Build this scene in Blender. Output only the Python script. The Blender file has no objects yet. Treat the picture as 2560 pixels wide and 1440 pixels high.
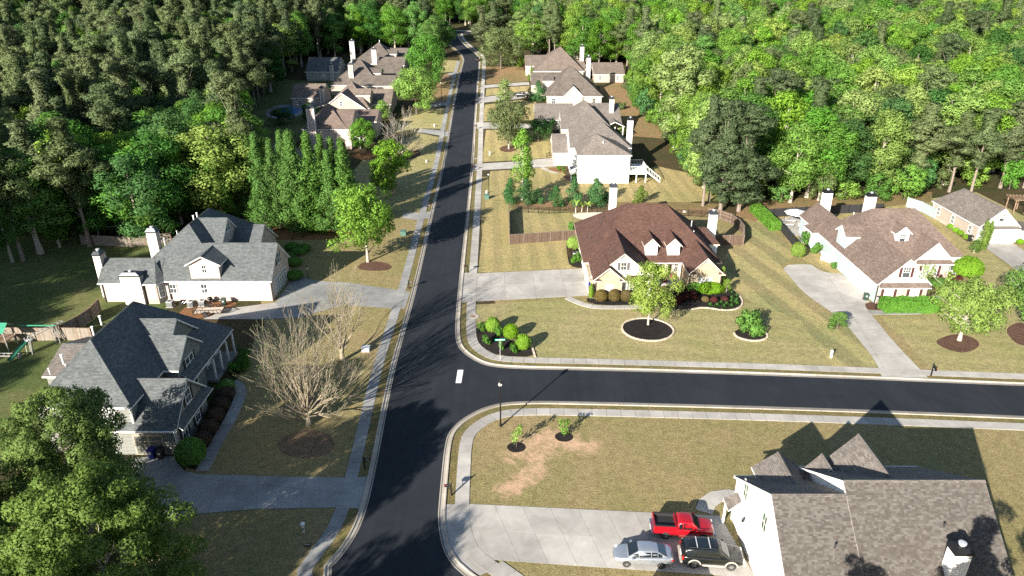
import bpy, bmesh, math, random
import numpy as np
from mathutils import Vector, Matrix
R = math.radians
C = bpy.context.scene.collection
# ------------------------------------------------------------------ camera
FP, HC, PITCH = 1770.0, 43.5, math.atan(804/1770)
cd = bpy.data.cameras.new('camera'); cam = bpy.data.objects.new('camera', cd); C.objects.link(cam)
cd.sensor_fit = 'HORIZONTAL'; cd.sensor_width = 36; cd.lens = 36*FP/2560; cd.clip_start = .5; cd.clip_end = 4000
cam.location = (0, 0, HC); cam.rotation_euler = (math.pi/2-PITCH, 0, 0)
bpy.context.scene.camera = cam
# ------------------------------------------------------------------ sky, sun, exposure
SUN_ELEV = R(21.6); SUN_AZ = math.atan2(-.561, -.827)       # direction towards the sun: behind the camera on its left
w = bpy.data.worlds.new('World'); bpy.context.scene.world = w; w.use_nodes = True
nt = w.node_tree; sk = nt.nodes.new('ShaderNodeTexSky'); sk.sky_type = 'NISHITA'; sk.sun_disc = False
sk.sun_elevation = SUN_ELEV; sk.sun_rotation = SUN_AZ % (2*math.pi); sk.air_density = 1.0; sk.dust_density = .6; sk.ozone_density = 1.5
bg = nt.nodes['Background']; bg.inputs[1].default_value = .06; nt.links.new(sk.outputs[0], bg.inputs[0])
sl = bpy.data.lights.new('sun', 'SUN'); sl.energy = 5.0; sl.angle = R(.5); sl.color = (1, .93, .82)
so = bpy.data.objects.new('sun', sl); C.objects.link(so)
sdir = Vector((-.561*math.cos(SUN_ELEV), -.827*math.cos(SUN_ELEV), math.sin(SUN_ELEV)))
so.rotation_euler = sdir.to_track_quat('Z', 'Y').to_euler(); so.location = (-60, -90, 90)
vs = bpy.context.scene.view_settings; vs.view_transform = 'Standard'; vs.look = 'None'; vs.gamma = 1; vs.exposure = 1.6
try: vs.use_curve_mapping = False
except Exception: pass
cy = bpy.context.scene.cycles
cy.max_bounces = 6; cy.diffuse_bounces = 3; cy.transmission_bounces = 4; cy.transparent_max_bounces = 4; cy.use_denoising = False
# ------------------------------------------------------------------ terrain and picture-to-ground
cp, sp = math.cos(PITCH), math.sin(PITCH)
def g(Y):
    t = Y-160
    if t <= 0: return 0.0
    if t < 20: return .085*t*t/40
    if t < 140: return .085*(t-10)
    return .085*130+.06*(min(t, 420)-140)
def at(px, py, h=0):
    """ground point (x, y) seen at a place of the photograph, h metres above the ground"""
    x = (px-1280)/FP; v = (720-py)/FP; k = (sp-v*cp)/(cp+v*sp); lo, hi = 5.0, 900.0
    for _ in range(48):
        m = (lo+hi)/2
        if HC-m*k-g(m)-h > 0: lo = m
        else: hi = m
    return (x*lo/(cp+v*sp), lo)
def top_of(px, py, row):
    """height of a thing whose foot is seen at (px, py) and whose top is at that row"""
    X, Y = at(px, py); v = (720-row)/FP
    return HC-Y*(sp-v*cp)/(cp+v*sp)-g(Y)
# ------------------------------------------------------------------ helpers
def rootloc(o):
    v = Vector((0, 0, 0))
    while o is not None: v += o.location; o = o.parent
    return v
def tag(o, label=None, cat=None, group=None, kind=None):
    if label: o['label'] = label
    if cat: o['category'] = cat
    if group: o['group'] = group
    if kind: o['kind'] = kind
    return o
def thing(name, label, cat, loc, rz=0, group=None):
    o = bpy.data.objects.new(name, None); C.objects.link(o); o.location = loc; o.rotation_euler = (0, 0, rz)
    o.empty_display_size = .3
    return tag(o, label, cat, group)
def link(name, me, parent=None, loc=(0, 0, 0), rz=0):
    o = bpy.data.objects.new(name, me); C.objects.link(o); o.parent = parent; o.location = loc
    if rz: o.rotation_euler = (0, 0, rz)
    return o
class MB:
    """collects faces and links them as one mesh object"""
    def __init__(s): s.v = []; s.f = []; s.m = []
    def face(s, pts, m=0):
        i = len(s.v); s.v += [tuple(p) for p in pts]; s.f.append(tuple(range(i, i+len(pts)))); s.m.append(m)
    def box(s, x0, x1, y0, y1, z0, z1, m=0):
        i = len(s.v)
        s.v += [(x0, y0, z0), (x1, y0, z0), (x1, y1, z0), (x0, y1, z0), (x0, y0, z1), (x1, y0, z1), (x1, y1, z1), (x0, y1, z1)]
        for q in ((3, 2, 1, 0), (4, 5, 6, 7), (0, 1, 5, 4), (1, 2, 6, 5), (2, 3, 7, 6), (3, 0, 4, 7)):
            s.f.append(tuple(i+k for k in q)); s.m.append(m)
    def prism(s, pts, z0, z1, m=0, mt=None):
        """upright prism over a counter-clockwise outline; z0 / z1 numbers or functions of (x, y)"""
        a = z0 if callable(z0) else (lambda x, y: z0); b = z1 if callable(z1) else (lambda x, y: z1)
        n = len(pts); i = len(s.v)
        s.v += [(p[0], p[1], a(p[0], p[1])) for p in pts]+[(p[0], p[1], b(p[0], p[1])) for p in pts]
        s.f.append(tuple(i+k for k in range(n-1, -1, -1))); s.m.append(m)
        s.f.append(tuple(i+n+k for k in range(n))); s.m.append(m if mt is None else mt)
        for k in range(n):
            j = (k+1) % n; s.f.append((i+k, i+j, i+n+j, i+n+k)); s.m.append(m)
    def tube(s, pts, rad, n=6, m=0, caps=True):
        """round bar along points; rad a number or one per point"""
        P = [Vector(p) for p in pts]; rr = rad if isinstance(rad, (list, tuple)) else [rad]*len(P)
        base = len(s.v); prev = None
        for k, p in enumerate(P):
            d = (P[min(k+1, len(P)-1)]-P[max(k-1, 0)])
            d = d.normalized() if d.length > 1e-9 else Vector((0, 0, 1))
            if prev is None: a = d.orthogonal().normalized()
            else:
                a = prev-d*prev.dot(d); a = a.normalized() if a.length > 1e-6 else d.orthogonal().normalized()
            prev = a; b = d.cross(a)
            for j in range(n):
                t = 2*math.pi*j/n; q = p+(a*math.cos(t)+b*math.sin(t))*rr[k]; s.v.append((q.x, q.y, q.z))
        for k in range(len(P)-1):
            for j in range(n):
                o = base+k*n; j2 = (j+1) % n
                s.f.append((o+j, o+j2, o+n+j2, o+n+j)); s.m.append(m)
        if caps:
            s.f.append(tuple(base+j for j in range(n-1, -1, -1))); s.m.append(m)
            o = base+(len(P)-1)*n; s.f.append(tuple(o+j for j in range(n))); s.m.append(m)
    def lathe(s, prof, cx=0, cy=0, n=16, m=0, axis='z', c0=0):
        """solid of revolution of (radius, height) pairs"""
        base = len(s.v)
        for r, h in prof:
            for j in range(n):
                t = 2*math.pi*j/n
                if axis == 'z': s.v.append((cx+r*math.cos(t), cy+r*math.sin(t), c0+h))
                else: s.v.append((cx+r*math.cos(t), cy+h, c0+r*math.sin(t)))   # axis along y
        for k in range(len(prof)-1):
            for j in range(n):
                o = base+k*n; j2 = (j+1) % n
                q = (o+j, o+j2, o+n+j2, o+n+j); s.f.append(q if axis == 'z' else q[::-1]); s.m.append(m)
        a = tuple(base+j for j in range(n-1, -1, -1)); o = base+(len(prof)-1)*n; b = tuple(o+j for j in range(n))
        s.f += [a if axis == 'z' else a[::-1], b if axis == 'z' else b[::-1]]; s.m += [m, m]
    def bar(s, p, q, w, h, m=0):
        """square bar from p to q"""
        P, Q = Vector(p), Vector(q); d = (Q-P).normalized(); up = Vector((0, 0, 1))
        a = d.cross(up); a = a.normalized() if a.length > 1e-5 else Vector((1, 0, 0)); b = a.cross(d)
        i = len(s.v)
        for e in (P, Q):
            for sa, sb in ((-1, -1), (1, -1), (1, 1), (-1, 1)):
                t = e+a*(sa*w/2)+b*(sb*h/2); s.v.append((t.x, t.y, t.z))
        for f in ((0, 1, 2, 3), (7, 6, 5, 4), (0, 4, 5, 1), (1, 5, 6, 2), (2, 6, 7, 3), (3, 7, 4, 0)):
            s.f.append(tuple(i+k for k in f)); s.m.append(m)
    def mesh(s, name, mats, off=(0, 0, 0), smooth=False, uv=True):
        me = bpy.data.meshes.new(name)
        V = np.array(s.v, dtype=np.float64).reshape(-1, 3)
        me.from_pydata((V-np.array(off)).tolist(), [], s.f)
        for m in (mats if isinstance(mats, (list, tuple)) else [mats]): me.materials.append(m)
        me.polygons.foreach_set('material_index', s.m)
        if smooth: me.polygons.foreach_set('use_smooth', [True]*len(s.f))
        me.update()
        if uv:
            L = me.uv_layers.new(name='UVMap'); D = L.data; loops = me.loops
            for p in me.polygons:
                n = p.normal; t = Vector((0, 0, 1)).cross(n)
                t = t.normalized() if t.length > .02 else Vector((1, 0, 0)); b = n.cross(t)
                for li in p.loop_indices:
                    q = Vector(s.v[loops[li].vertex_index]); D[li].uv = (q.dot(t), q.dot(b))
        return me
    def build(s, name, mats, parent=None, world=True, smooth=False, uv=True):
        off = rootloc(parent) if (parent is not None and world) else (0, 0, 0)
        return link(name, s.mesh(name, mats, off, smooth, uv), parent)
def structure(o): o['kind'] = 'structure'; return o
def copy_tree(o, parent=None):
    c = o.copy(); C.objects.link(c); c.parent = parent
    for ch in list(o.children): copy_tree(ch, c)
    return c
# ------------------------------------------------------------------ materials
def newmat(name):
    m = bpy.data.materials.new(name); m.use_nodes = True; t = m.node_tree
    return m, t, t.nodes['Principled BSDF']
def N(t, kind, **kw):
    n = t.nodes.new(kind)
    for k, v in kw.items():
        if k[0] == 'i' and k[1:].isdigit(): n.inputs[int(k[1:])].default_value = v
        else:
            try: n.inputs[k].default_value = v
            except Exception: setattr(n, k, v)
    return n
def ramp(t, src, stops):
    r = t.nodes.new('ShaderNodeValToRGB'); e = r.color_ramp.elements
    while len(e) > len(stops): e.remove(e[-1])
    while len(e) < len(stops): e.new(.5)
    for x, (p, c) in zip(e, stops): x.position = p; x.color = (*c, 1) if len(c) == 3 else c
    t.links.new(src, r.inputs[0]); return r.outputs[0]
def noise(t, scale, detail=4, rough=.6, vec=None, dist=0):
    n = t.nodes.new('ShaderNodeTexNoise'); n.inputs['Scale'].default_value = scale; n.inputs['Detail'].default_value = detail
    n.inputs['Roughness'].default_value = rough; n.inputs['Distortion'].default_value = dist
    if vec is None:
        c = t.nodes.new('ShaderNodeNewGeometry'); vec = c.outputs['Position']
    t.links.new(vec, n.inputs['Vector']); return n.outputs['Fac']
def mix(t, a, b, fac, mode='MIX'):
    m = t.nodes.new('ShaderNodeMix'); m.data_type = 'RGBA'; m.blend_type = mode
    for sock, x in ((m.inputs[6], a), (m.inputs[7], b)):
        if isinstance(x, (tuple, list)): sock.default_value = (*x, 1) if len(x) == 3 else x
        else: t.links.new(x, sock)
    if isinstance(fac, (int, float)): m.inputs[0].default_value = fac
    else: t.links.new(fac, m.inputs[0])
    return m.outputs[2]
def bump(t, b, h, strength=.3, dist=.02):
    n = t.nodes.new('ShaderNodeBump'); n.inputs['Strength'].default_value = strength; n.inputs['Distance'].default_value = dist
    t.links.new(h, n.inputs['Height']); t.links.new(n.outputs[0], b.inputs['Normal'])
def plain(name, col, rough=.6, metal=0, var=.12, scale=3, spec=.5):
    m, t, b = newmat(name); b.inputs['Roughness'].default_value = rough; b.inputs['Metallic'].default_value = metal
    b.inputs['Specular IOR Level'].default_value = spec
    f = noise(t, scale, 5); lo = tuple(max(0, c*(1-var)) for c in col); hi = tuple(min(1, c*(1+var)) for c in col)
    t.links.new(ramp(t, f, [(.3, lo), (.7, hi)]), b.inputs['Base Color'])
    return m
def bricks(name, c1, c2, mortar, bw, rh, ms, bumpd=.01, rough=.85, streak=.25, off=.5):
    """courses laid in metres on each face: shingles, bricks, siding boards"""
    m, t, b = newmat(name); b.inputs['Roughness'].default_value = rough; b.inputs['Specular IOR Level'].default_value = .25
    uv = t.nodes.new('ShaderNodeUVMap'); uv.uv_map = 'UVMap'
    k = t.nodes.new('ShaderNodeTexBrick'); k.offset = off; t.links.new(uv.outputs[0], k.inputs['Vector'])
    k.inputs['Color1'].default_value = (*c1, 1); k.inputs['Color2'].default_value = (*c2, 1); k.inputs['Mortar'].default_value = (*mortar, 1)
    k.inputs['Scale'].default_value = 1; k.inputs['Mortar Size'].default_value = ms; k.inputs['Brick Width'].default_value = bw; k.inputs['Row Height'].default_value = rh
    k.inputs['Mortar Smooth'].default_value = .1
    k2 = t.nodes.new('ShaderNodeTexBrick'); k2.offset = .37; t.links.new(uv.outputs[0], k2.inputs['Vector'])
    k2.inputs['Color1'].default_value = (.72, .72, .72, 1); k2.inputs['Color2'].default_value = (1.25, 1.25, 1.25, 1); k2.inputs['Mortar'].default_value = (1, 1, 1, 1)
    k2.inputs['Scale'].default_value = 1; k2.inputs['Mortar Size'].default_value = 0; k2.inputs['Brick Width'].default_value = bw*1.6; k2.inputs['Row Height'].default_value = rh
    c = mix(t, k.outputs['Color'], k2.outputs['Color'], .6 if streak > .1 else .12, 'MULTIPLY')
    f = noise(t, .5, 5, .65); st = ramp(t, f, [(.3, (1-streak,)*3), (.75, (1.08,)*3)])
    c = mix(t, c, st, .8, 'MULTIPLY'); t.links.new(c, b.inputs['Base Color'])
    inv = t.nodes.new('ShaderNodeMath'); inv.operation = 'SUBTRACT'; inv.inputs[0].default_value = 1; t.links.new(k.outputs['Fac'], inv.inputs[1])
    bump(t, b, inv.outputs[0], .8, bumpd); return m
def lawn(name, dry, green, soil, gthr=.5, stripe=None, sstr=.35, soilthr=.78, gs=.09, bare=None):
    """mown grass: blotches of dry and green turf, fine tuft relief, faint mowing bands"""
    m, t, b = newmat(name); b.inputs['Roughness'].default_value = .95; b.inputs['Specular IOR Level'].default_value = .1
    a = noise(t, gs, 6, .68, dist=.6); base = ramp(t, a, [(max(0, gthr-.16), dry), (min(1, gthr+.16), green)])
    f1 = noise(t, 1.3, 6, .75); tone = ramp(t, f1, [(.28, (.66,)*3), (.72, (1.3,)*3)]); base = mix(t, base, tone, .95, 'MULTIPLY')
    f2 = noise(t, 5.5, 5, .85); tone = ramp(t, f2, [(.3, (.45,)*3), (.7, (1.5,)*3)]); base = mix(t, base, tone, .9, 'MULTIPLY')
    s = noise(t, .33, 7, .72, dist=.4); base = mix(t, base, soil, ramp(t, s, [(soilthr-.06, (0, 0, 0)), (soilthr+.05, (1, 1, 1))]))
    if bare:
        at_ = t.nodes.new('ShaderNodeAttribute'); at_.attribute_name = 'bare'; q = t.nodes.new('ShaderNodeMath'); q.operation = 'MULTIPLY_ADD'; q.inputs[1].default_value = .75
        t.links.new(noise(t, .9, 8, .75, dist=.5), q.inputs[0]); t.links.new(at_.outputs['Fac'], q.inputs[2])
        dc = ramp(t, noise(t, 1.7, 6, .7), [(.3, tuple(c*.8 for c in bare)), (.7, tuple(min(1, c*1.15) for c in bare))])
        base = mix(t, base, dc, ramp(t, q.outputs[0], [(.52, (0, 0, 0)), (.66, (.95, .95, .95))]))
    if stripe is not None:
        ang, wid = stripe; geo = t.nodes.new('ShaderNodeNewGeometry')
        dn = t.nodes.new('ShaderNodeVectorMath'); dn.operation = 'DOT_PRODUCT'; dn.inputs[1].default_value = (math.cos(ang), math.sin(ang), 0)
        t.links.new(geo.outputs['Position'], dn.inputs[0])
        wob = t.nodes.new('ShaderNodeMath'); wob.operation = 'MULTIPLY_ADD'; wob.inputs[1].default_value = 1.6; t.links.new(noise(t, .12, 3), wob.inputs[0]); t.links.new(dn.outputs['Value'], wob.inputs[2])
        mu = t.nodes.new('ShaderNodeMath'); mu.operation = 'MULTIPLY'; mu.inputs[1].default_value = math.pi/wid; t.links.new(wob.outputs[0], mu.inputs[0])
        si = t.nodes.new('ShaderNodeMath'); si.operation = 'SINE'; t.links.new(mu.outputs[0], si.inputs[0])
        ma = t.nodes.new('ShaderNodeMath'); ma.operation = 'MULTIPLY_ADD'; ma.inputs[1].default_value = .5; ma.inputs[2].default_value = .5; t.links.new(si.outputs[0], ma.inputs[0])
        base = mix(t, base, ramp(t, ma.outputs[0], [(.35, (.78,)*3), (.65, (1.15, 1.12, 1.05))]), sstr, 'MULTIPLY')
    t.links.new(base, b.inputs['Base Color']); bump(t, b, f2, 1.0, .16); return m
def leafmat(name, col, var=.35, trans=.42, dark=.72):
    col = tuple(c*1.12 for c in col)
    m, t, b = newmat(name); out = t.nodes['Material Output']
    oi = t.nodes.new('ShaderNodeObjectInfo'); f = noise(t, .55, 3, .6); f2 = noise(t, 4.5, 3, .8)
    c = ramp(t, f, [(.3, tuple(x*dark for x in col)), (.7, tuple(min(1, x*1.25) for x in col))])
    c = mix(t, c, ramp(t, f2, [(.25, (.72,)*3), (.75, (1.25,)*3)]), .7, 'MULTIPLY')
    hs = t.nodes.new('ShaderNodeHueSaturation'); t.links.new(c, hs.inputs['Color'])
    for sock, lo, hi in (('Hue', .5-.03*var, .5+.035*var), ('Saturation', 1-.35*var, 1+.15*var), ('Value', 1-.45*var, 1+.5*var)):
        mr = t.nodes.new('ShaderNodeMapRange'); mr.inputs['To Min'].default_value = lo; mr.inputs['To Max'].default_value = hi
        if sock == 'Hue': t.links.new(oi.outputs['Random'], mr.inputs['Value'])
        else:
            q = t.nodes.new('ShaderNodeMath'); q.operation = 'FRACT'; q2 = t.nodes.new('ShaderNodeMath'); q2.operation = 'MULTIPLY'
            q2.inputs[1].default_value = 7.31 if sock == 'Value' else 13.7
            t.links.new(oi.outputs['Random'], q2.inputs[0]); t.links.new(q2.outputs[0], q.inputs[0]); t.links.new(q.outputs[0], mr.inputs['Value'])
        t.links.new(mr.outputs[0], hs.inputs[sock])
    t.links.new(hs.outputs[0], b.inputs['Base Color']); b.inputs['Roughness'].default_value = .6; b.inputs['Specular IOR Level'].default_value = .12
    tr = t.nodes.new('ShaderNodeBsdfTranslucent'); t.links.new(hs.outputs[0], tr.inputs['Color'])
    mx = t.nodes.new('ShaderNodeMixShader'); mx.inputs[0].default_value = trans
    t.links.new(b.outputs[0], mx.inputs[1]); t.links.new(tr.outputs[0], mx.inputs[2]); t.links.new(mx.outputs[0], out.inputs['Surface'])
    return m
M = {}
# ground
def asphalt():
    m, t, b = newmat('asphalt'); b.inputs['Roughness'].default_value = .85; b.inputs['Specular IOR Level'].default_value = .18
    f = noise(t, .22, 6, .6, dist=.5); c = ramp(t, f, [(.3, (.0145, .0175, .0225)), (.7, (.0225, .026, .032))])
    geo = t.nodes.new('ShaderNodeNewGeometry'); mp = t.nodes.new('ShaderNodeMapping'); mp.inputs['Scale'].default_value = (1.4, .06, 1)
    t.links.new(geo.outputs['Position'], mp.inputs['Vector'])
    s = noise(t, 1.0, 5, .6, mp.outputs[0]); c = mix(t, c, ramp(t, s, [(.3, (.86,)*3), (.7, (1.14,)*3)]), .7, 'MULTIPLY')
    f2 = noise(t, 40, 2, .8); c = mix(t, c, ramp(t, f2, [(.3, (.75,)*3), (.7, (1.25,)*3)]), .6, 'MULTIPLY')
    sc = noise(t, .16, 8, .78, dist=1.2); c = mix(t, c, (.055, .054, .052), ramp(t, sc, [(.69, (0, 0, 0)), (.80, (.8, .8, .8))]))
    t.links.new(c, b.inputs['Base Color']); bump(t, b, f2, .35, .01); return m
M['asphalt'] = asphalt()
def concrete(name, c1, c2, stain=.35):
    m, t, b = newmat(name); b.inputs['Roughness'].default_value = .9; b.inputs['Specular IOR Level'].default_value = .2
    f = noise(t, .55, 7, .68, dist=.5); c = ramp(t, f, [(.28, c1), (.68, c2)])
    f3 = noise(t, .13, 4, .6); c = mix(t, c, ramp(t, f3, [(.35, (1-stain,)*3), (.62, (1.05,)*3)]), .7, 'MULTIPLY')
    oi = t.nodes.new('ShaderNodeObjectInfo'); c = mix(t, c, ramp(t, oi.outputs['Random'], [(0, (.88,)*3), (1, (1.08,)*3)]), .8, 'MULTIPLY')
    f2 = noise(t, 22, 3, .8); c = mix(t, c, ramp(t, f2, [(.3, (.85,)*3), (.7, (1.12,)*3)]), .6, 'MULTIPLY')
    t.links.new(c, b.inputs['Base Color']); bump(t, b, f2, .2, .01); return m
M['concrete'] = concrete('concrete', (.31, .29, .262), (.43, .41, .378))
M['concrete_old'] = concrete('old_concrete', (.22, .22, .213), (.32, .318, .305), .45)
M['kerb'] = concrete('kerb_concrete', (.33, .29, .24), (.44, .40, .34), .3)
M['joint'] = plain('joint_dirt', (.10, .095, .085), .95)
M['lawn_a'] = lawn('dry_lawn', (.300, .232, .118), (.225, .205, .082), (.33, .22, .14), .52, stripe=None, soilthr=.70)
M['lawn_bare'] = lawn('worn_lawn', (.300, .232, .118), (.225, .205, .082), (.33, .22, .14), .52, soilthr=.70, bare=(.52, .345, .225))
M['litter'] = lawn('leaf_litter', (.200, .135, .090), (.170, .130, .075), (.24, .16, .1), .5)
M['lawn_c'] = lawn('tan_lawn', (.345, .288, .148), (.270, .258, .108), (.24, .17, .09), .50, stripe=(R(80), 1.6), sstr=.22, soilthr=.82)
M['lawn_s'] = lawn('striped_lawn', (.370, .295, .150), (.245, .252, .112), (.26, .18, .1), .50, stripe=(R(12), 2.4), sstr=.8, soilthr=.95)
M['lawn_v'] = lawn('upright_striped_lawn', (.380, .305, .148), (.290, .265, .108), (.24, .17, .09), .55, stripe=(R(2), 1.5), sstr=.42, soilthr=.85)
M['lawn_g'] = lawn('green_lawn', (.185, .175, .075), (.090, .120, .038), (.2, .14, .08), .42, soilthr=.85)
M['lawn_d'] = lawn('bare_yard', (.26, .165, .09), (.17, .15, .06), (.34, .16, .085), .55, soilthr=.66)
M['ground'] = lawn('woodland_ground', (.085, .06, .032), (.040, .050, .018), (.13, .075, .04), .5, soilthr=.75)
M['verge'] = lawn('verge_grass', (.215, .165, .075), (.125, .130, .045), (.26, .18, .1), .55, soilthr=.8, gs=.35)
M['mulch_dark'] = lawn('dark_mulch', (.022, .019, .018), (.035, .030, .027), (.05, .04, .033), .5)
M['mulch_red'] = lawn('brown_mulch', (.135, .075, .052), (.10, .058, .042), (.19, .12, .08), .5)
M['straw'] = lawn('pine_straw', (.26, .13, .06), (.20, .10, .05), (.32, .19, .1), .5)
M['dirt'] = lawn('bare_dirt', (.42, .25, .145), (.33, .20, .115), (.48, .31, .2), .5, soilthr=.6)
M['paint_white'] = plain('road_paint', (.75, .75, .72), .7)
# buildings
M['roof_grey'] = bricks('grey_shingles', (.078, .088, .090), (.128, .137, .135), (.06, .065, .07), .30, .145, .006, .012)
M['roof_brown'] = bricks('red_brown_shingles', (.072, .038, .029), (.112, .060, .045), (.05, .03, .025), .30, .145, .006, .012)
M['roof_tan'] = bricks('tan_shingles', (.122, .090, .075), (.185, .140, .117), (.08, .06, .05), .30, .145, .006, .012)
M['roof_taupe'] = bricks('taupe_shingles', (.128, .112, .100), (.195, .172, .153), (.08, .07, .06), .30, .145, .006, .012)
M['roof_worn'] = bricks('worn_shingles', (.115, .095, .080), (.175, .150, .128), (.06, .05, .045), .30, .145, .006, .012, streak=.5)
M['roof_far'] = bricks('brown_grey_shingles', (.145, .110, .090), (.215, .172, .145), (.07, .06, .05), .30, .145, .006, .012, streak=.4)
def tabs():
    m, t, b = newmat('shingle_tabs'); b.inputs['Roughness'].default_value = .9; b.inputs['Specular IOR Level'].default_value = .2
    a = t.nodes.new('ShaderNodeAttribute'); a.attribute_name = 'tone'
    c = ramp(t, a.outputs['Fac'], [(0, (.068, .058, .051)), (.35, (.083, .073, .064)), (.7, (.098, .089, .079)), (1, (.125, .115, .103))])
    f = noise(t, 25, 3, .8); c = mix(t, c, ramp(t, f, [(.3, (.75,)*3), (.7, (1.25,)*3)]), .6, 'MULTIPLY')
    t.links.new(c, b.inputs['Base Color']); return m
M['tabs'] = tabs()
M['side_pink'] = bricks('pale_pink_siding', (.47, .385, .335), (.50, .41, .36), (.30, .24, .21), 5.0, .19, .012, .02, .7, .06)
M['side_white'] = bricks('white_siding', (.72, .71, .69), (.75, .74, .72), (.5, .49, .48), 5.0, .19, .012, .02, .7, .05)
M['side_blue'] = bricks('pale_blue_siding', (.32, .375, .39), (.345, .40, .415), (.25, .29, .30), 5.0, .19, .012, .02, .7, .05)
M['side_sage'] = bricks('grey_green_siding', (.20, .205, .185), (.225, .23, .21), (.11, .115, .10), 5.0, .17, .014, .02, .75, .08)
M['side_cream'] = bricks('cream_siding', (.44, .395, .32), (.47, .42, .345), (.3, .27, .22), 5.0, .19, .012, .02, .7, .07)
M['side_grey'] = bricks('grey_siding', (.30, .31, .29), (.33, .34, .32), (.2, .2, .19), 5.0, .17, .014, .02, .75, .07)
M['side_beige'] = bricks('beige_siding', (.36, .305, .255), (.39, .335, .28), (.24, .2, .17), 5.0, .19, .012, .02, .7, .07)
M['brick'] = bricks('buff_brick', (.33, .24, .145), (.43, .33, .215), (.36, .32, .26), .30, .10, .014, .012, .85, .12)
M['brick_pale'] = bricks('pale_brick', (.38, .31, .245), (.46, .385, .31), (.42, .38, .33), .28, .095, .014, .012, .85, .12)
M['trim'] = plain('white_trim', (.74, .73, .70), .5, var=.05)
M['trim_cream'] = plain('cream_trim', (.60, .54, .45), .55, var=.05)
M['gutter'] = plain('dark_gutter', (.030, .026, .024), .4, var=.1)
M['shutter'] = plain('grey_shutter', (.09, .085, .088), .5)
M['shutter_dark'] = plain('black_shutter', (.025, .025, .028), .5)
M['shutter_red'] = plain('maroon_shutter', (.065, .026, .024), .5)
M['door_red'] = plain('dark_door', (.07, .045, .04), .4)
M['metal_dark'] = plain('dark_metal_cap', (.055, .062, .070), .35, .6, var=.2)
M['metal_black'] = plain('black_metal', (.012, .012, .013), .4, .3)
M['metal_pale'] = plain('pale_metal', (.62, .63, .64), .35, .4)
M['white_pipe'] = plain('white_pipe', (.75, .74, .71), .5)
M['grey_panel'] = plain('grey_panel', (.23, .24, .23), .6)
def glass(name, col, rough=.06):
    m, t, b = newmat(name); b.inputs['Roughness'].default_value = rough; b.inputs['Specular IOR Level'].default_value = .8
    b.inputs['Coat Weight'].default_value = .5
    f = noise(t, .8, 2); t.links.new(ramp(t, f, [(.3, tuple(c*.6 for c in col)), (.7, col)]), b.inputs['Base Color']); return m
M['glass'] = glass('window_glass', (.055, .065, .075))
M['glass_blind'] = glass('glass_with_blinds', (.42, .43, .42), .12)
M['glass_green_reflection'] = glass('painted_green_reflection', (.06, .13, .075))  # green reflection of the surroundings put into the pane colour
M['water'] = glass('pool_water', (.02, .20, .50), .04)
# fences, timber
def boards(name, c1, c2, w=.14):
    m, t, b = newmat(name); b.inputs['Roughness'].default_value = .85; b.inputs['Specular IOR Level'].default_value = .2
    uv = t.nodes.new('ShaderNodeUVMap'); uv.uv_map = 'UVMap'; mp = t.nodes.new('ShaderNodeMapping'); mp.inputs['Scale'].default_value = (1/w, .25, 1)
    t.links.new(uv.outputs[0], mp.inputs['Vector']); v = t.nodes.new('ShaderNodeTexWhiteNoise'); v.noise_dimensions = '1D'
    sx = t.nodes.new('ShaderNodeSeparateXYZ'); t.links.new(mp.outputs[0], sx.inputs[0]); fl = t.nodes.new('ShaderNodeMath'); fl.operation = 'FLOOR'
    t.links.new(sx.outputs[0], fl.inputs[0]); t.links.new(fl.outputs[0], v.inputs['W'])
    c = ramp(t, v.outputs['Value'], [(0, c1), (1, c2)]); f = noise(t, 3, 6, .7); c = mix(t, c, ramp(t, f, [(.3, (.65,)*3), (.7, (1.2,)*3)]), .8, 'MULTIPLY')
    t.links.new(c, b.inputs['Base Color']); return m
M['fence_brown'] = boards('brown_fence_boards', (.075, .050, .036), (.125, .085, .062))
M['fence_brown_rail'] = plain('brown_fence_rail', (.16, .125, .10), .8)
M['fence_grey'] = boards('weathered_boards', (.17, .14, .11), (.27, .235, .195))
M['fence_blue'] = boards('blue_grey_boards', (.27, .33, .34), (.33, .39, .40))
M['fence_black'] = plain('black_mesh_fence', (.018, .018, .020), .7)
M['timber'] = plain('timber', (.20, .13, .085), .8, var=.25)
M['deck_white'] = plain('white_deck', (.60, .61, .63), .6)
M['green_plastic'] = plain('green_plastic', (.010, .075, .045), .4)
M['green_tin'] = plain('green_canopy', (.03, .22, .13), .5)
M['grey_timber'] = plain('grey_timber', (.26, .25, .23), .8)
M['bin_green'] = plain('bin_green', (.018, .045, .032), .45)
M['bin_blue'] = plain('bin_blue', (.010, .020, .16), .4)
M['bin_black'] = plain('bin_black', (.012, .014, .014), .45)
M['box_green'] = plain('utility_green', (.06, .13, .10), .5)
M['fabric_white'] = plain('white_fabric', (.80, .79, .77), .8, var=.04)
M['sign_green'] = plain('sign_green', (.0, .28, .17), .5)
M['stone'] = plain('edging_stone', (.46, .38, .30), .9, var=.25, scale=2)
M['rock'] = plain('pale_rock', (.55, .50, .42), .9, var=.2)
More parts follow.
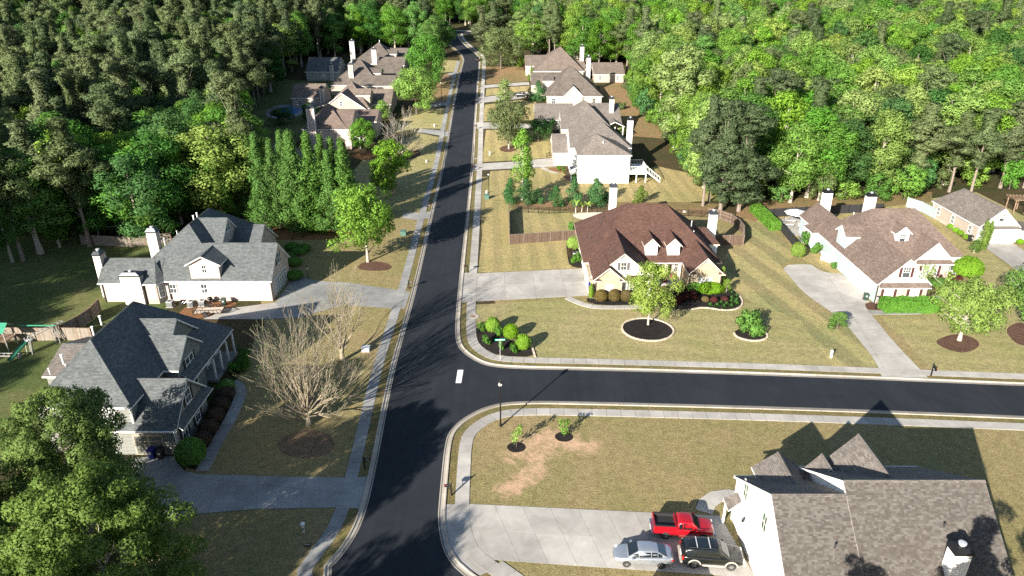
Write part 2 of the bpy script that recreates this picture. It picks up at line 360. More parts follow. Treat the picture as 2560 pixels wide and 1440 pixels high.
# plants
def barkmat(name, c1, c2):
    m, t, b = newmat(name); b.inputs['Roughness'].default_value = .9; b.inputs['Specular IOR Level'].default_value = .15
    f = noise(t, 5, 6, .75, dist=.4); t.links.new(ramp(t, f, [(.3, c1), (.7, c2)]), b.inputs['Base Color']); bump(t, b, f, .6, .03); return m
M['bark_pale'] = barkmat('pale_bark', (.22, .19, .15), (.46, .42, .36))
M['bark_pine'] = barkmat('pine_bark', (.13, .10, .08), (.27, .225, .19))
M['bark_bare'] = barkmat('bare_branches', (.17, .142, .10), (.31, .262, .19))
M['bark_dark'] = barkmat('dark_bark', (.07, .055, .045), (.15, .12, .10))
M['leaf_bright'] = leafmat('bright_green_leaves', (.165, .285, .044))
M['leaf_lime'] = leafmat('lime_green_leaves', (.165, .300, .030), .15)
M['leaf_mid'] = leafmat('mid_green_leaves', (.112, .240, .036))
M['leaf_deep'] = leafmat('deep_green_leaves', (.062, .152, .034))
M['leaf_pale'] = leafmat('pale_new_leaves', (.215, .300, .085))
M['leaf_yellow'] = leafmat('yellow_green_leaves', (.235, .330, .062))
M['leaf_olive'] = leafmat('olive_leaves', (.130, .175, .062))
M['leaf_near'] = leafmat('dusty_green_leaves', (.135, .205, .048), .2)
M['needle'] = leafmat('pine_needles', (.108, .142, .058), .3, .2)
M['needle_dark'] = leafmat('dark_pine_needles', (.068, .098, .042), .25, .2)
M['cedar'] = leafmat('cedar_sprays', (.050, .135, .040), .25, .2)
M['crypt'] = leafmat('cryptomeria_sprays', (.070, .150, .028), .22, .2)
M['arbor'] = leafmat('arborvitae_sprays', (.115, .185, .022), .2, .2)
M['box_leaf'] = leafmat('clipped_leaves', (.115, .225, .014), .2, .2)
M['hedge_leaf'] = leafmat('hedge_leaves', (.075, .180, .024), .2, .2)
M['red_leaf'] = leafmat('red_tipped_leaves', (.105, .078, .026), .3, .2)
M['purple_leaf'] = leafmat('purple_leaves', (.060, .018, .016), .3, .2)
M['brown_leaf'] = leafmat('brown_shrub_leaves', (.060, .042, .026), .2, .15)
M['pink_leaf'] = leafmat('pink_blossom', (.38, .10, .14), .3, .3)
M['grass_tuft'] = leafmat('tuft_green', (.070, .160, .040), .2, .2)
# vehicles
def paint(name, col, metal=0, rough=.3):
    m, t, b = newmat(name); b.inputs['Base Color'].default_value = (*col, 1); b.inputs['Metallic'].default_value = metal; b.inputs['Roughness'].default_value = rough
    b.inputs['Coat Weight'].default_value = .8; b.inputs['Coat Roughness'].default_value = .06
    f = noise(t, 6, 4, .7); t.links.new(ramp(t, f, [(.3, (rough-.06,)*3), (.7, (rough+.1,)*3)]), b.inputs['Roughness']); return m
M['paint_silver'] = paint('silver_paint', (.42, .45, .49), .7, .32)
M['paint_red'] = paint('red_paint', (.30, .004, .010), .1, .3)
M['paint_black'] = paint('black_paint', (.008, .009, .009), .1, .25)
M['paint_pale'] = paint('white_paint', (.60, .64, .70), .1, .3)
M['cladding'] = plain('tan_cladding', (.36, .33, .28), .6)
M['tyre'] = plain('tyre_rubber', (.018, .018, .018), .85)
M['rim'] = plain('alloy_rim', (.55, .55, .56), .35, .8)
M['chrome'] = plain('chrome', (.7, .7, .7), .15, 1)
M['lamp_red'] = plain('red_lamp', (.35, .01, .01), .25)
M['lamp_clear'] = plain('clear_lamp', (.62, .62, .60), .15)
M['car_glass'] = glass('car_glass', (.012, .016, .018), .03)
M['liner'] = plain('bed_liner', (.012, .012, .013), .7)
# ------------------------------------------------------------------ ground, road, kerbs, pavements, drives
def cut_rows(bm, y0, y1, step):
    for y in list(range(160, 182, 2))+[300, 420]:
        if y0-1 < y < y1:
            geom = bm.verts[:]+bm.edges[:]+bm.faces[:]
            bmesh.ops.bisect_plane(bm, geom=geom, plane_co=(0, y, 0), plane_no=(0, 1, 0))
def sheet(name, pts, dz, mat, parent=None, cat_kind='structure'):
    """flat cover laid on the terrain, dz above it"""
    bm = bmesh.new(); vs_ = [bm.verts.new((p[0], p[1], 0)) for p in pts]
    es = [bm.edges.new((vs_[i], vs_[(i+1) % len(vs_)])) for i in range(len(vs_))]
    bmesh.ops.triangle_fill(bm, edges=es, use_beauty=True, normal=(0, 0, 1))
    ys = [p[1] for p in pts]
    if max(ys) > 158: cut_rows(bm, max(min(ys), 158), max(ys), 7)
    off = rootloc(parent) if parent is not None else Vector((0, 0, 0))
    for v in bm.verts: v.co.z = g(v.co.y)+dz
    bmesh.ops.recalc_face_normals(bm, faces=bm.faces[:])
    for f in bm.faces:
        if f.normal.z < 0: f.normal_flip()
    for v in bm.verts: v.co -= off
    me = bpy.data.meshes.new(name); bm.to_mesh(me); bm.free(); me.materials.append(mat)
    o = link(name, me, parent)
    if cat_kind and parent is None: o['kind'] = cat_kind
    return o
def P(*pts): return [at(*p) for p in pts]
def smooth(pts, n=2, closed=False):
    for _ in range(n):
        q = [] if closed else [pts[0]]
        m = len(pts)
        for i in range(m if closed else m-1):
            a, b = pts[i], pts[(i+1) % m]
            q += [(.75*a[0]+.25*b[0], .75*a[1]+.25*b[1]), (.25*a[0]+.75*b[0], .25*a[1]+.75*b[1])]
        if not closed: q.append(pts[-1])
        pts = q
    return pts
def resample(pts, step):
    out = [pts[0]]; acc = 0.0
    for a, b in zip(pts, pts[1:]):
        L = math.dist(a, b); t = step-acc
        while t <= L:
            out.append((a[0]+(b[0]-a[0])*t/L, a[1]+(b[1]-a[1])*t/L)); t += step
        acc = (acc+L) % step
    return out
def offset(pts, d):
    """line moved d metres to its left"""
    o = []
    for i in range(len(pts)):
        a, b = pts[max(i-1, 0)], pts[min(i+1, len(pts)-1)]; L = math.dist(a, b) or 1
        o.append((pts[i][0]-(b[1]-a[1])/L*d, pts[i][1]+(b[0]-a[0])/L*d))
    return o
# terrain
mb = MB(); xs = [-900, -500, -300]+list(range(-240, 241, 20))+[300, 500, 900]
ysr = [-150, -60, 0, 40, 80, 120, 150]+list(range(160, 182, 2))+list(range(190, 300, 10))+list(range(300, 420, 20))+[420, 500, 700, 1000, 1600]
for i in range(len(xs)-1):
    for j in range(len(ysr)-1):
        mb.face([(xs[i], ysr[j], g(ysr[j])), (xs[i+1], ysr[j], g(ysr[j])), (xs[i+1], ysr[j+1], g(ysr[j+1])), (xs[i], ysr[j+1], g(ysr[j+1]))])
structure(mb.build('ground', M['ground'], uv=False))
# road edges
E1 = [at(*p) for p in [(1142, 84), (1148, 100), (1165, 117), (1194, 139), (1198, 153), (1193, 200), (1186, 292), (1179, 400), (1167, 529), (1150, 680), (1140, 780), (1137.8, 840), (1144, 866), (1160, 884), (1182, 899), (1204, 910), (1230, 917), (1271, 921), (1338, 923.5), (1400, 924.4), (1560, 928), (1960, 940), (2560, 965)]]+[(90, 66.5)]
E2 = [(86, 60.2)]+[at(*p) for p in [(2560, 1040), (1960, 1017), (1400, 1003), (1322, 1003), (1260, 1006), (1214.7, 1016.8), (1181, 1032), (1147.5, 1053.5), (1120, 1082.5), (1110.8, 1122), (1106, 1168), (1098.6, 1244), (1094, 1305), (1107, 1379), (1152, 1440)]]+[(4, 35), (16, 26)]
E3 = [(2, 24), (-8, 33)]+[at(*p) for p in [(807, 1440), (863, 1382), (904, 1314), (933, 1211), (985, 925), (1021, 800), (1047, 700), (1084, 529), (1114, 400), (1131, 292), (1148, 200), (1158, 160), (1161, 151), (1157, 139), (1148, 128), (1134, 118), (1110, 104)]]
E1, E2, E3 = smooth(E1, 2), smooth(E2, 2), smooth(E3, 2)
structure(sheet('road', [(90, 66.5)]+E2+E3+E1[:-1], .008, M['asphalt']))
far = P((1080, 84), (1138, 84), (1172, 86), (1200, 92), (1200, 86), (1172, 79), (1141, 78), (1080, 74))
structure(sheet('far_road', far, .012, M['asphalt']))
far = P((1141, 78), (1172, 79), (1200, 86), (1200, 82.5), (1172, 76), (1141, 75))
structure(sheet('far_kerb', far, .05, M['kerb']))
q = P((1144.4, 925), (1158.4, 925), (1152.9, 957.8), (1139, 957.8)); structure(sheet('road_marking', q[::-1], .014, M['paint_white']))
# kerb stones: a sloping pan and a raised back, cast in 3 m lengths
def kerbs(name, line, step=3.0):
    root = None; pts = line; seg = []
    acc = 0; cur = [pts[0]]
    for a, b in zip(pts, pts[1:]):
        L = math.dist(a, b); k = max(1, int(L/.5)); 
        for i in range(1, k+1):
            q = (a[0]+(b[0]-a[0])*i/k, a[1]+(b[1]-a[1])*i/k); cur.append(q); acc += L/k
            if acc >= (step if q[1] < 150 else step*3): seg.append(cur); cur = [q]; acc = 0
    if len(cur) > 1: seg.append(cur)
    bed = offset(line, .06); bed2 = offset(line, .5)
    mb = MB()
    for i in range(len(bed)-1):
        mb.face([(*bed[i], g(bed[i][1])+.02), (*bed2[i], g(bed2[i][1])+.02), (*bed2[i+1], g(bed2[i+1][1])+.02), (*bed[i+1], g(bed[i+1][1])+.02)][::-1])
    root = structure(mb.build(name, M['joint'], uv=False))
    for s in seg:
        L = sum(math.dist(a, b) for a, b in zip(s, s[1:]))
        mb = MB(); prof = [(-.02, .012), (.42, .03), (.47, .115), (.60, .12), (.62, .0)]
        rows = [offset(s, d) for d, z in prof]
        e = .012
        for r in rows:      # open joint between lengths
            for i0, i1 in ((0, 1), (-1, -2)):
                a, b = r[i0], r[i1]; l = math.dist(a, b) or 1; r[i0] = (a[0]+(b[0]-a[0])*e/l, a[1]+(b[1]-a[1])*e/l)
        for k in range(len(prof)-1):
            for i in range(len(s)-1):
                A, B = rows[k][i], rows[k][i+1]; D, Cc = rows[k+1][i], rows[k+1][i+1]; z0, z1 = prof[k][1], prof[k+1][1]
                mb.face([(*A, g(A[1])+z0), (*B, g(B[1])+z0), (*Cc, g(Cc[1])+z1), (*D, g(D[1])+z1)])
        mb.build('kerb_stone', M['kerb'], root, uv=False)
    return root
kerbs('kerb', E1); kerbs('kerb', E2); kerbs('kerb', E3)
# pavement slabs, each its own block with open joints
def slabs(name, line, d0, d1, step=1.52, mat='concrete', y_far=150, zt=.055):
    r = resample(line, step); a, b = offset(r, d0), offset(r, d1)
    mb = MB()
    for i in range(len(r)-1):
        mb.face([(*a[i], g(a[i][1])+.03), (*a[i+1], g(a[i+1][1])+.03), (*b[i+1], g(b[i+1][1])+.03), (*b[i], g(b[i][1])+.03)])
    root = structure(mb.build(name, M['joint'], uv=False)); rest = MB()
    for i in range(len(r)-1):
        e = .012
        def lerp(p, q, t): return (p[0]+(q[0]-p[0])*t, p[1]+(q[1]-p[1])*t)
        q = [lerp(a[i], a[i+1], e), lerp(a[i+1], a[i], e), lerp(b[i+1], b[i], e), lerp(b[i], b[i+1], e)]
        t = MB() if r[i][1] < y_far else rest
        h = zt+random.uniform(-.006, .006)
        t.prism(q, lambda x, y: g(y), lambda x, y: g(y)+h)
        if t is not rest: t.build('paving_slab', M[mat], root, uv=False)
    if rest.v: o = rest.build('paving_slab', M[mat], root, uv=False); o['kind'] = 'stuff'
    return root
random.seed(3)
slabs('pavement', E1, 1.42, 2.68)
slabs('pavement', E2[:], 1.42, 2.68)
slabs('pavement', E3[:-18], 1.5, 2.7, mat='concrete_old')
# drives: poured slabs between four corners
def drive(name, corners, nx, ny, mat, dz=.04, parent=None, cuts=None):
    """corners in world metres: top left, top right, bottom right, bottom left"""
    TL, TR, BR, BL = corners; cx = sum(c[0] for c in corners)/4; cy_ = sum(c[1] for c in corners)/4
    def pt(u, v): return tuple((TL[k]*(1-u)+TR[k]*u)*(1-v)+(BL[k]*(1-u)+BR[k]*u)*v for k in (0, 1))
    root = structure(sheet(name, [BL, BR, TR, TL], dz-.012, M['joint']))
    for i in range(nx):
        for j in range(ny):
            e = .012; Lx = math.dist(pt(i/nx, .5), pt((i+1)/nx, .5)); Ly = math.dist(pt(.5, j/ny), pt(.5, (j+1)/ny))
            u0, u1 = (i+e/Lx)/nx, (i+1-e/Lx)/nx; v0, v1 = (j+e/Ly)/ny, (j+1-e/Ly)/ny
            q = [pt(u0, v1), pt(u1, v1), pt(u1, v0), pt(u0, v0)]
            mb = MB(); mb.prism(q, lambda x, y: g(y)+dz-.03, lambda x, y: g(y)+dz+random.uniform(-.002, .002)); mb.build('concrete_slab', M[mat], root, uv=False)
    return root
def poly_drive(name, pts, mat, joints=(), dz=.04):
    root = structure(sheet(name, pts, dz, M[mat]))
    for a, b in joints:
        mb = MB(); L = math.dist(a, b); nx, ny = -(b[1]-a[1])/L*.012, (b[0]-a[0])/L*.012
        mb.prism([(a[0]-nx, a[1]-ny), (b[0]-nx, b[1]-ny), (b[0]+nx, b[1]+ny), (a[0]+nx, a[1]+ny)], lambda x, y: g(y)+dz-.01, lambda x, y: g(y)+dz+.003)
        mb.build('joint', M['joint'], root, uv=False)
    return root
# drive at the near right (three vehicles stand on it)
drive('driveway', P((1168, 1260), (1800, 1290), (1890, 1446), (1228, 1400)), 9, 2, 'concrete')
poly_drive('driveway_apron', P((1106, 1262), (1168, 1260.5), (1198, 1330), (1228, 1400), (1240, 1420), (1200, 1440), (1160, 1418), (1113, 1372), (1102, 1320)), 'concrete', [tuple(P((1106, 1329), (1168, 1329)))], .041)
slabs('footpath', smooth(P((1860, 1246), (1825, 1236), (1785, 1242), (1762, 1262), (1757, 1300)), 2), -.75, .75, 1.3)
slabs('pavement', P((1240, 1415), (1330, 1480), (1420, 1560)), -.7, .7)
# brown-roofed house
drive('driveway', P((1190, 684), (1468, 671), (1492, 738), (1187, 754)), 4, 2, 'concrete')
poly_drive('driveway_apron', P((1152, 683), (1190, 682), (1187, 755), (1147, 757)), 'concrete', dz=.038)
slabs('footpath', smooth(P((1418, 744), (1440, 755), (1475, 768), (1530, 769), (1590, 768), (1640, 766)), 2), -.55, .55, 1.5)
# blue house
poly_drive('driveway', smooth(P((2205, 944), (2190, 905), (2155, 860), (2112, 807), (2075, 778), (2031, 749), (2004, 726), (1981, 700), (1950, 664), (2026, 660), (2042, 672), (2062, 681), (2083, 683.5), (2104, 684), (2140, 716), (2177, 755), (2158, 760), (2181, 790), (2238, 860), (2320, 945)), 1), 'concrete',
           [tuple(P(*q)) for q in (((1999, 719), (2120, 697)), ((2051, 762), (2157, 757)), ((2131, 830), (2205, 822)), ((2177, 888), (2262, 883)), ((2060, 672), (2216, 930)))], .045)
slabs('footpath', P((2172, 781.5), (2230, 782), (2290, 781), (2322, 772), (2340, 740)), -.6, .6, 1.6, mat='concrete_old')
# far right house
poly_drive('driveway', P((2453, 613), (2524, 603), (2580, 640), (2640, 690), (2600, 720), (2540, 675)), 'concrete', [tuple(P((2486, 620), (2570, 690)))])
# grey-roofed house on the left: approach, forecourt and pad along the wall
poly_drive('driveway', P((1012, 772), (985, 772), (860, 763), (800, 779), (742, 795), (640, 799), (508, 798), (560, 774), (690, 756), (736, 690), (770, 697), (800, 703), (870, 707), (985, 724), (1026, 730)), 'concrete_old',
           [tuple(P(*q)) for q in (((912, 714), (899, 764)), ((692, 757), (660, 798)), ((750, 700), (720, 760)), ((735, 742), (995, 752)))])
poly_drive('parking_pad', P((508, 798.5), (560, 773), (689, 757.5), (700, 770), (655, 798.5)), 'concrete', [tuple(P((617, 767), (590, 798)))], .045)
# dark-roofed house at the lower left
poly_drive('driveway', P((925, 1191), (885, 1195), (700, 1192), (560, 1188), (500, 1186), (462, 1178), (445, 1160), (437, 1141), (300, 1146), (250, 1330), (440, 1290), (640, 1273), (850, 1269), (901, 1272)), 'concrete_old',
           [tuple(P(*q)) for q in (((763, 1193), (752, 1271)), ((866, 1196), (852, 1269)), ((645, 1190), (640, 1273)), ((560, 1188), (520, 1282)), ((440, 1190), (860, 1234)), ((370, 1142), (340, 1230)))])
slabs('footpath', smooth(P((505, 1178), (540, 1110), (575, 1050), (598, 1000), (606, 975), (590, 958), (560, 952)), 2), -.62, .62, 1.5, mat='concrete_old')
# further drives along the main road
poly_drive('driveway', P((1183, 410), (1205, 409), (1290, 404), (1386, 394), (1392, 416), (1350, 419), (1290, 421), (1200, 426), (1180, 428)), 'concrete')
slabs('footpath', smooth(P((1356, 419), (1370, 427), (1395, 433), (1412, 433)), 2), -.5, .5, 1.5)
poly_drive('driveway', P((1190, 306), (1217, 306), (1330, 310), (1335, 322), (1225, 322), (1187, 323)), 'concrete')
poly_drive('driveway', P((1194, 244), (1215, 242), (1318, 229), (1328, 240), (1300, 247), (1208, 257), (1190, 262)), 'concrete')
poly_drive('driveway', P((1196, 222), (1212, 213), (1322, 205), (1324, 212), (1215, 220)), 'concrete')
poly_drive('driveway', P((1121, 328), (1105, 326), (1050, 322), (1042, 330), (1080, 336), (1106, 340), (1118, 341)), 'concrete_old')
poly_drive('driveway', P((1134, 255), (1098, 255), (1072, 261), (1078, 268), (1120, 265)), 'concrete_old')
poly_drive('driveway', P((1081, 529), (1052, 533), (1010, 531), (1004, 545), (1045, 551), (1076, 545)), 'concrete_old')
poly_drive('driveway', P((1149, 182), (1140, 180), (1118, 184), (1122, 189), (1142, 187)), 'concrete_old')
# lawns
sheet('lawn', [(-3, 28), (60, 20), (100, 30), (104, 128), (60, 126), (38, 128), (33, 156), (-8, 157), (-4, 100), (2, 66)], .002, M['lawn_a']); sheet('lawn', [(-31, 26), (-12, 30), (-14, 157), (-30, 157), (-31, 110), (-44, 112), (-33, 84), (-31, 60)], .002, M['lawn_a'])
L1 = lambda d: offset(E1, d)
sheet('lawn', P((1150, 1000), (1166, 920))[:0]+[p for p in P((1178, 1035), (1225, 1022), (1350, 1019), (1960, 1045), (2580, 1074), (2600, 1300), (2500, 1440), (1830, 1440), (1800, 1296), (1168, 1262), (1168, 1130))], .004, M['lawn_a'])
sheet('verge', offset(E1, .55)[::-1]+offset(E1, 1.5), .03, M['verge']); sheet('verge', offset(E2, .55)[::-1]+offset(E2, 1.5), .03, M['verge']); sheet('verge', offset(E3, .55)[::-1]+offset(E3, 1.55), .03, M['verge'])
sheet('lawn', P((1185, 762), (1430, 748), (1480, 772), (1560, 772), (1700, 765), (1850, 755), (1975, 770), (2180, 905), (2195, 918), (1560, 906), (1300, 898), (1240, 892), (1190, 860), (1182, 820)), .005, M['lawn_c'])
sheet('lawn', P((1800, 720), (1812, 640), (1880, 560), (1900, 540), (1945, 590), (1990, 640), (1950, 662), (1985, 705), (2035, 752), (2112, 808), (2160, 868), (2205, 918), (2080, 916), (2000, 800), (1880, 755)), .009, M['lawn_s'])
sheet('lawn', P((1195, 682), (1215, 500), (1280, 505), (1275, 560), (1430, 570), (1440, 600), (1470, 668)), .005, M['lawn_v'])
sheet('lawn', P((1278, 523), (1480, 525), (1440, 560), (1430, 590), (1278, 600)), .009, M['lawn_v'])
sheet('lawn', P((1214, 500), (1226, 428), (1392, 417), (1440, 460), (1800, 470), (1800, 500), (1560, 515), (1280, 500)), .006, M['lawn_v'])
sheet('lawn', P((1204, 405), (1215, 325), (1330, 325), (1400, 345), (1392, 392), (1290, 401)), .006, M['lawn_v'])
sheet('lawn', P((1206, 303), (1212, 262), (1300, 250), (1340, 255), (1338, 300)), .006, M['lawn_v'])
sheet('lawn', P((1214, 240), (1216, 222), (1325, 214), (1318, 227)), .006, M['lawn_v']); sheet('lawn', P((1217, 211), (1206, 165), (1310, 165), (1322, 203)), .006, M['lawn_d'])
sheet('lawn', P((1560, 450), (1640, 415), (1760, 440), (1800, 500), (1700, 505), (1560, 500)), .01, M['lawn_v'])
sheet('yard', P((1500, 215), (1565, 200), (1600, 270), (1660, 330), (1700, 350), (1580, 340), (1500, 300)), .008, M['lawn_d'])
sheet('lawn', P((1990, 640), (1945, 560), (1880, 530), (1900, 510), (2180, 505), (2240, 490), (2340, 550), (2420, 640), (2380, 680), (2200, 700), (2080, 683)), .004, M['lawn_v'])
sheet('lawn', P((2340, 550), (2250, 520), (2300, 500), (2440, 480), (2600, 560), (2560, 600), (2453, 613), (2560, 700), (2600, 760), (2600, 960), (2330, 925), (2260, 850), (2200, 790), (2320, 785), (2340, 720), (2440, 660)), .007, M['lawn_c'])
sheet('bank', P((1840, 540), (1850, 505), (1900, 500), (2330, 480), (2330, 505), (2180, 520), (1905, 535), (1890, 555)), .012, M['lawn_d'])
sheet('bank', P((1700, 505), (1300, 505), (1280, 521), (1500, 533), (1760, 540), (1800, 510)), .014, M['lawn_d'])
sheet('lawn', P((885, 1197), (955, 880), (982, 772), (860, 768), (742, 800), (640, 830), (600, 1000), (640, 1000), (560, 1186)), .005, M['lawn_a'])
sheet('lawn', P((850, 1272), (830, 1310), (700, 1440), (300, 1500), (300, 1340), (440, 1292), (640, 1276)), .005, M['lawn_a'])
sheet('lawn', P((1000, 722), (1035, 610), (1050, 560), (1002, 548), (860, 570), (690, 580), (690, 690), (800, 700)), .005, M['lawn_a'])
sheet('lawn', P((1062, 525), (1085, 440), (1108, 345), (1050, 333), (930, 370), (880, 430), (920, 530)), .006, M['lawn_c'])
sheet('lawn', P((1110, 322), (1125, 270), (1080, 270), (1000, 300), (940, 340), (1040, 321)), .006, M['lawn_c'])
sheet('lawn', P((1132, 250), (1148, 185), (1112, 185), (1050, 270), (1070, 260)), .006, M['lawn_d']); sheet('lawn', P((1150, 178), (1157, 152), (1110, 150), (1100, 182)), .006, M['lawn_c'])
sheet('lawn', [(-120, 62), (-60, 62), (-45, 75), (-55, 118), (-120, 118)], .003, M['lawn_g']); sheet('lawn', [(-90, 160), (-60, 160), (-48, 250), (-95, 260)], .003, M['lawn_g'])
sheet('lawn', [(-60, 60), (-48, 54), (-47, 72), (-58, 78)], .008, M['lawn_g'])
line_ = [(1285, 1140), (1320, 1110), (1370, 1088), (1420, 1102), (1475, 1118), (1400, 1112), (1340, 1130), (1345, 1170), (1300, 1215), (1265, 1228), (1320, 1190)]; LW = P(*line_)
mb = MB(); x0_, x1_, y0_, y1_ = -2.5, 10.5, 49.4, 61.0; nx_, ny_ = 52, 46; val = []
for i in range(nx_):
    for j in range(ny_):
        xa, xb, ya, yb = x0_+(x1_-x0_)*i/nx_, x0_+(x1_-x0_)*(i+1)/nx_, y0_+(y1_-y0_)*j/ny_, y0_+(y1_-y0_)*(j+1)/ny_
        mb.face([(xa, ya, .010), (xb, ya, .010), (xb, yb, .010), (xa, yb, .010)])
def seg_d(p, a, b):
    L = (b[0]-a[0])**2+(b[1]-a[1])**2 or 1; t_ = max(0, min(1, ((p[0]-a[0])*(b[0]-a[0])+(p[1]-a[1])*(b[1]-a[1]))/L)); return math.hypot(p[0]-a[0]-(b[0]-a[0])*t_, p[1]-a[1]-(b[1]-a[1])*t_)
o = structure(mb.build('bare_patch', M['lawn_bare'], uv=False)); at_ = o.data.attributes.new('bare', 'FLOAT', 'POINT')
at_.data.foreach_set('value', [max(0, .29-.11*min(seg_d(v, a_, b_) for a_, b_ in zip(LW, LW[1:]))) for v in mb.v])
# planting beds
sheet('planting_bed', smooth(P((1188, 818), (1182, 842), (1200, 872), (1250, 890), (1338, 893), (1330, 868), (1270, 850), (1225, 810)), 1, True), .016, M['mulch_dark'])
sheet('planting_bed', smooth(P((1418, 640), (1424, 665), (1455, 672), (1470, 660), (1470, 610), (1425, 590), (1415, 610)), 1, True), .016, M['mulch_dark'])
sheet('planting_bed', smooth(P((1458, 752), (1500, 764), (1600, 762), (1610, 740), (1490, 735)), 1, True), .016, M['mulch_dark'])
sheet('planting_bed', smooth(P((1640, 766), (1720, 776), (1760, 768), (1812, 776), (1850, 770), (1856, 752), (1845, 735), (1810, 705), (1700, 712), (1640, 740)), 2, True), .016, M['mulch_dark'])
sheet('planting_bed', smooth(P((2160, 757), (2162, 773), (2200, 776), (2330, 768), (2345, 730), (2400, 705), (2380, 690), (2310, 700), (2250, 745)), 1, True), .016, M['mulch_red'])
sheet('planting_bed', smooth(P((2335, 856), (2355, 843), (2395, 833), (2440, 846), (2452, 866), (2415, 884), (2370, 876)), 2, True), .016, M['mulch_red'])
sheet('planting_bed', smooth(P((2510, 820), (2560, 800), (2600, 850), (2560, 868), (2530, 852)), 2, True), .016, M['mulch_red'])
sheet('planting_bed', P((2355, 555), (2372, 552), (2432, 597), (2418, 605)), .016, M['mulch_red'])
sheet('planting_bed', smooth(P((890, 664), (920, 652), (965, 656), (985, 668), (960, 678), (900, 676)), 2, True), .016, M['mulch_red'])
sheet('planting_bed', smooth(P((440, 790), (470, 762), (560, 752), (600, 757), (560, 775), (505, 800)), 1, True), .016, M['straw'])
sheet('planting_bed', smooth(P((880, 395), (900, 378), (975, 372), (985, 388), (920, 402)), 1, True), .016, M['straw'])
sheet('planting_bed', smooth(P((985, 395), (1005, 380), (1050, 375), (1052, 390), (1010, 402)), 1, True), .016, M['mulch_red'])
sheet('planting_bed', smooth(P((1246, 375), (1255, 365), (1290, 360), (1298, 374), (1270, 382)), 1, True), .016, M['mulch_red'])
sheet('planting_bed', smooth(P((1366, 424), (1380, 418), (1415, 420), (1418, 432), (1392, 430)), 1, True), .016, M['straw'])
sheet('planting_bed', smooth(P((1405, 440), (1420, 436), (1450, 450), (1448, 458), (1420, 452)), 1, True), .016, M['mulch_red'])
sheet('planting_bed', smooth(P((690, 1100), (760, 1070), (830, 1085), (840, 1130), (770, 1150), (700, 1135)), 2, True), .016, M['litter'])
sheet('planting_bed', smooth(P((455, 1165), (510, 1180), (545, 1095), (590, 1010), (575, 985), (530, 1000), (450, 1130)), 1, True), .016, M['mulch_dark'])
sheet('planting_bed', [(-52, 116), (-30, 116), (-27, 123), (-52, 124)], .016, M['straw'])
sheet('gravel_circle', smooth(P((1428, 535), (1460, 532), (1500, 530), (1545, 533), (1540, 548), (1480, 552), (1440, 547)), 2, True), .018, M['rock'])
sheet('patio', P((1945, 552), (2010, 530), (2040, 560), (2030, 590), (1990, 590), (1960, 575)), .03, M['concrete'])
structure(sheet('pool_deck', smooth(P((655, 285), (690, 262), (740, 262), (765, 275), (740, 296), (690, 300)), 2, True), .05, M['concrete_old']))
structure(sheet('water', smooth(P((690, 285), (705, 268), (752, 266), (756, 276), (730, 290)), 2, True), .075, M['water']))
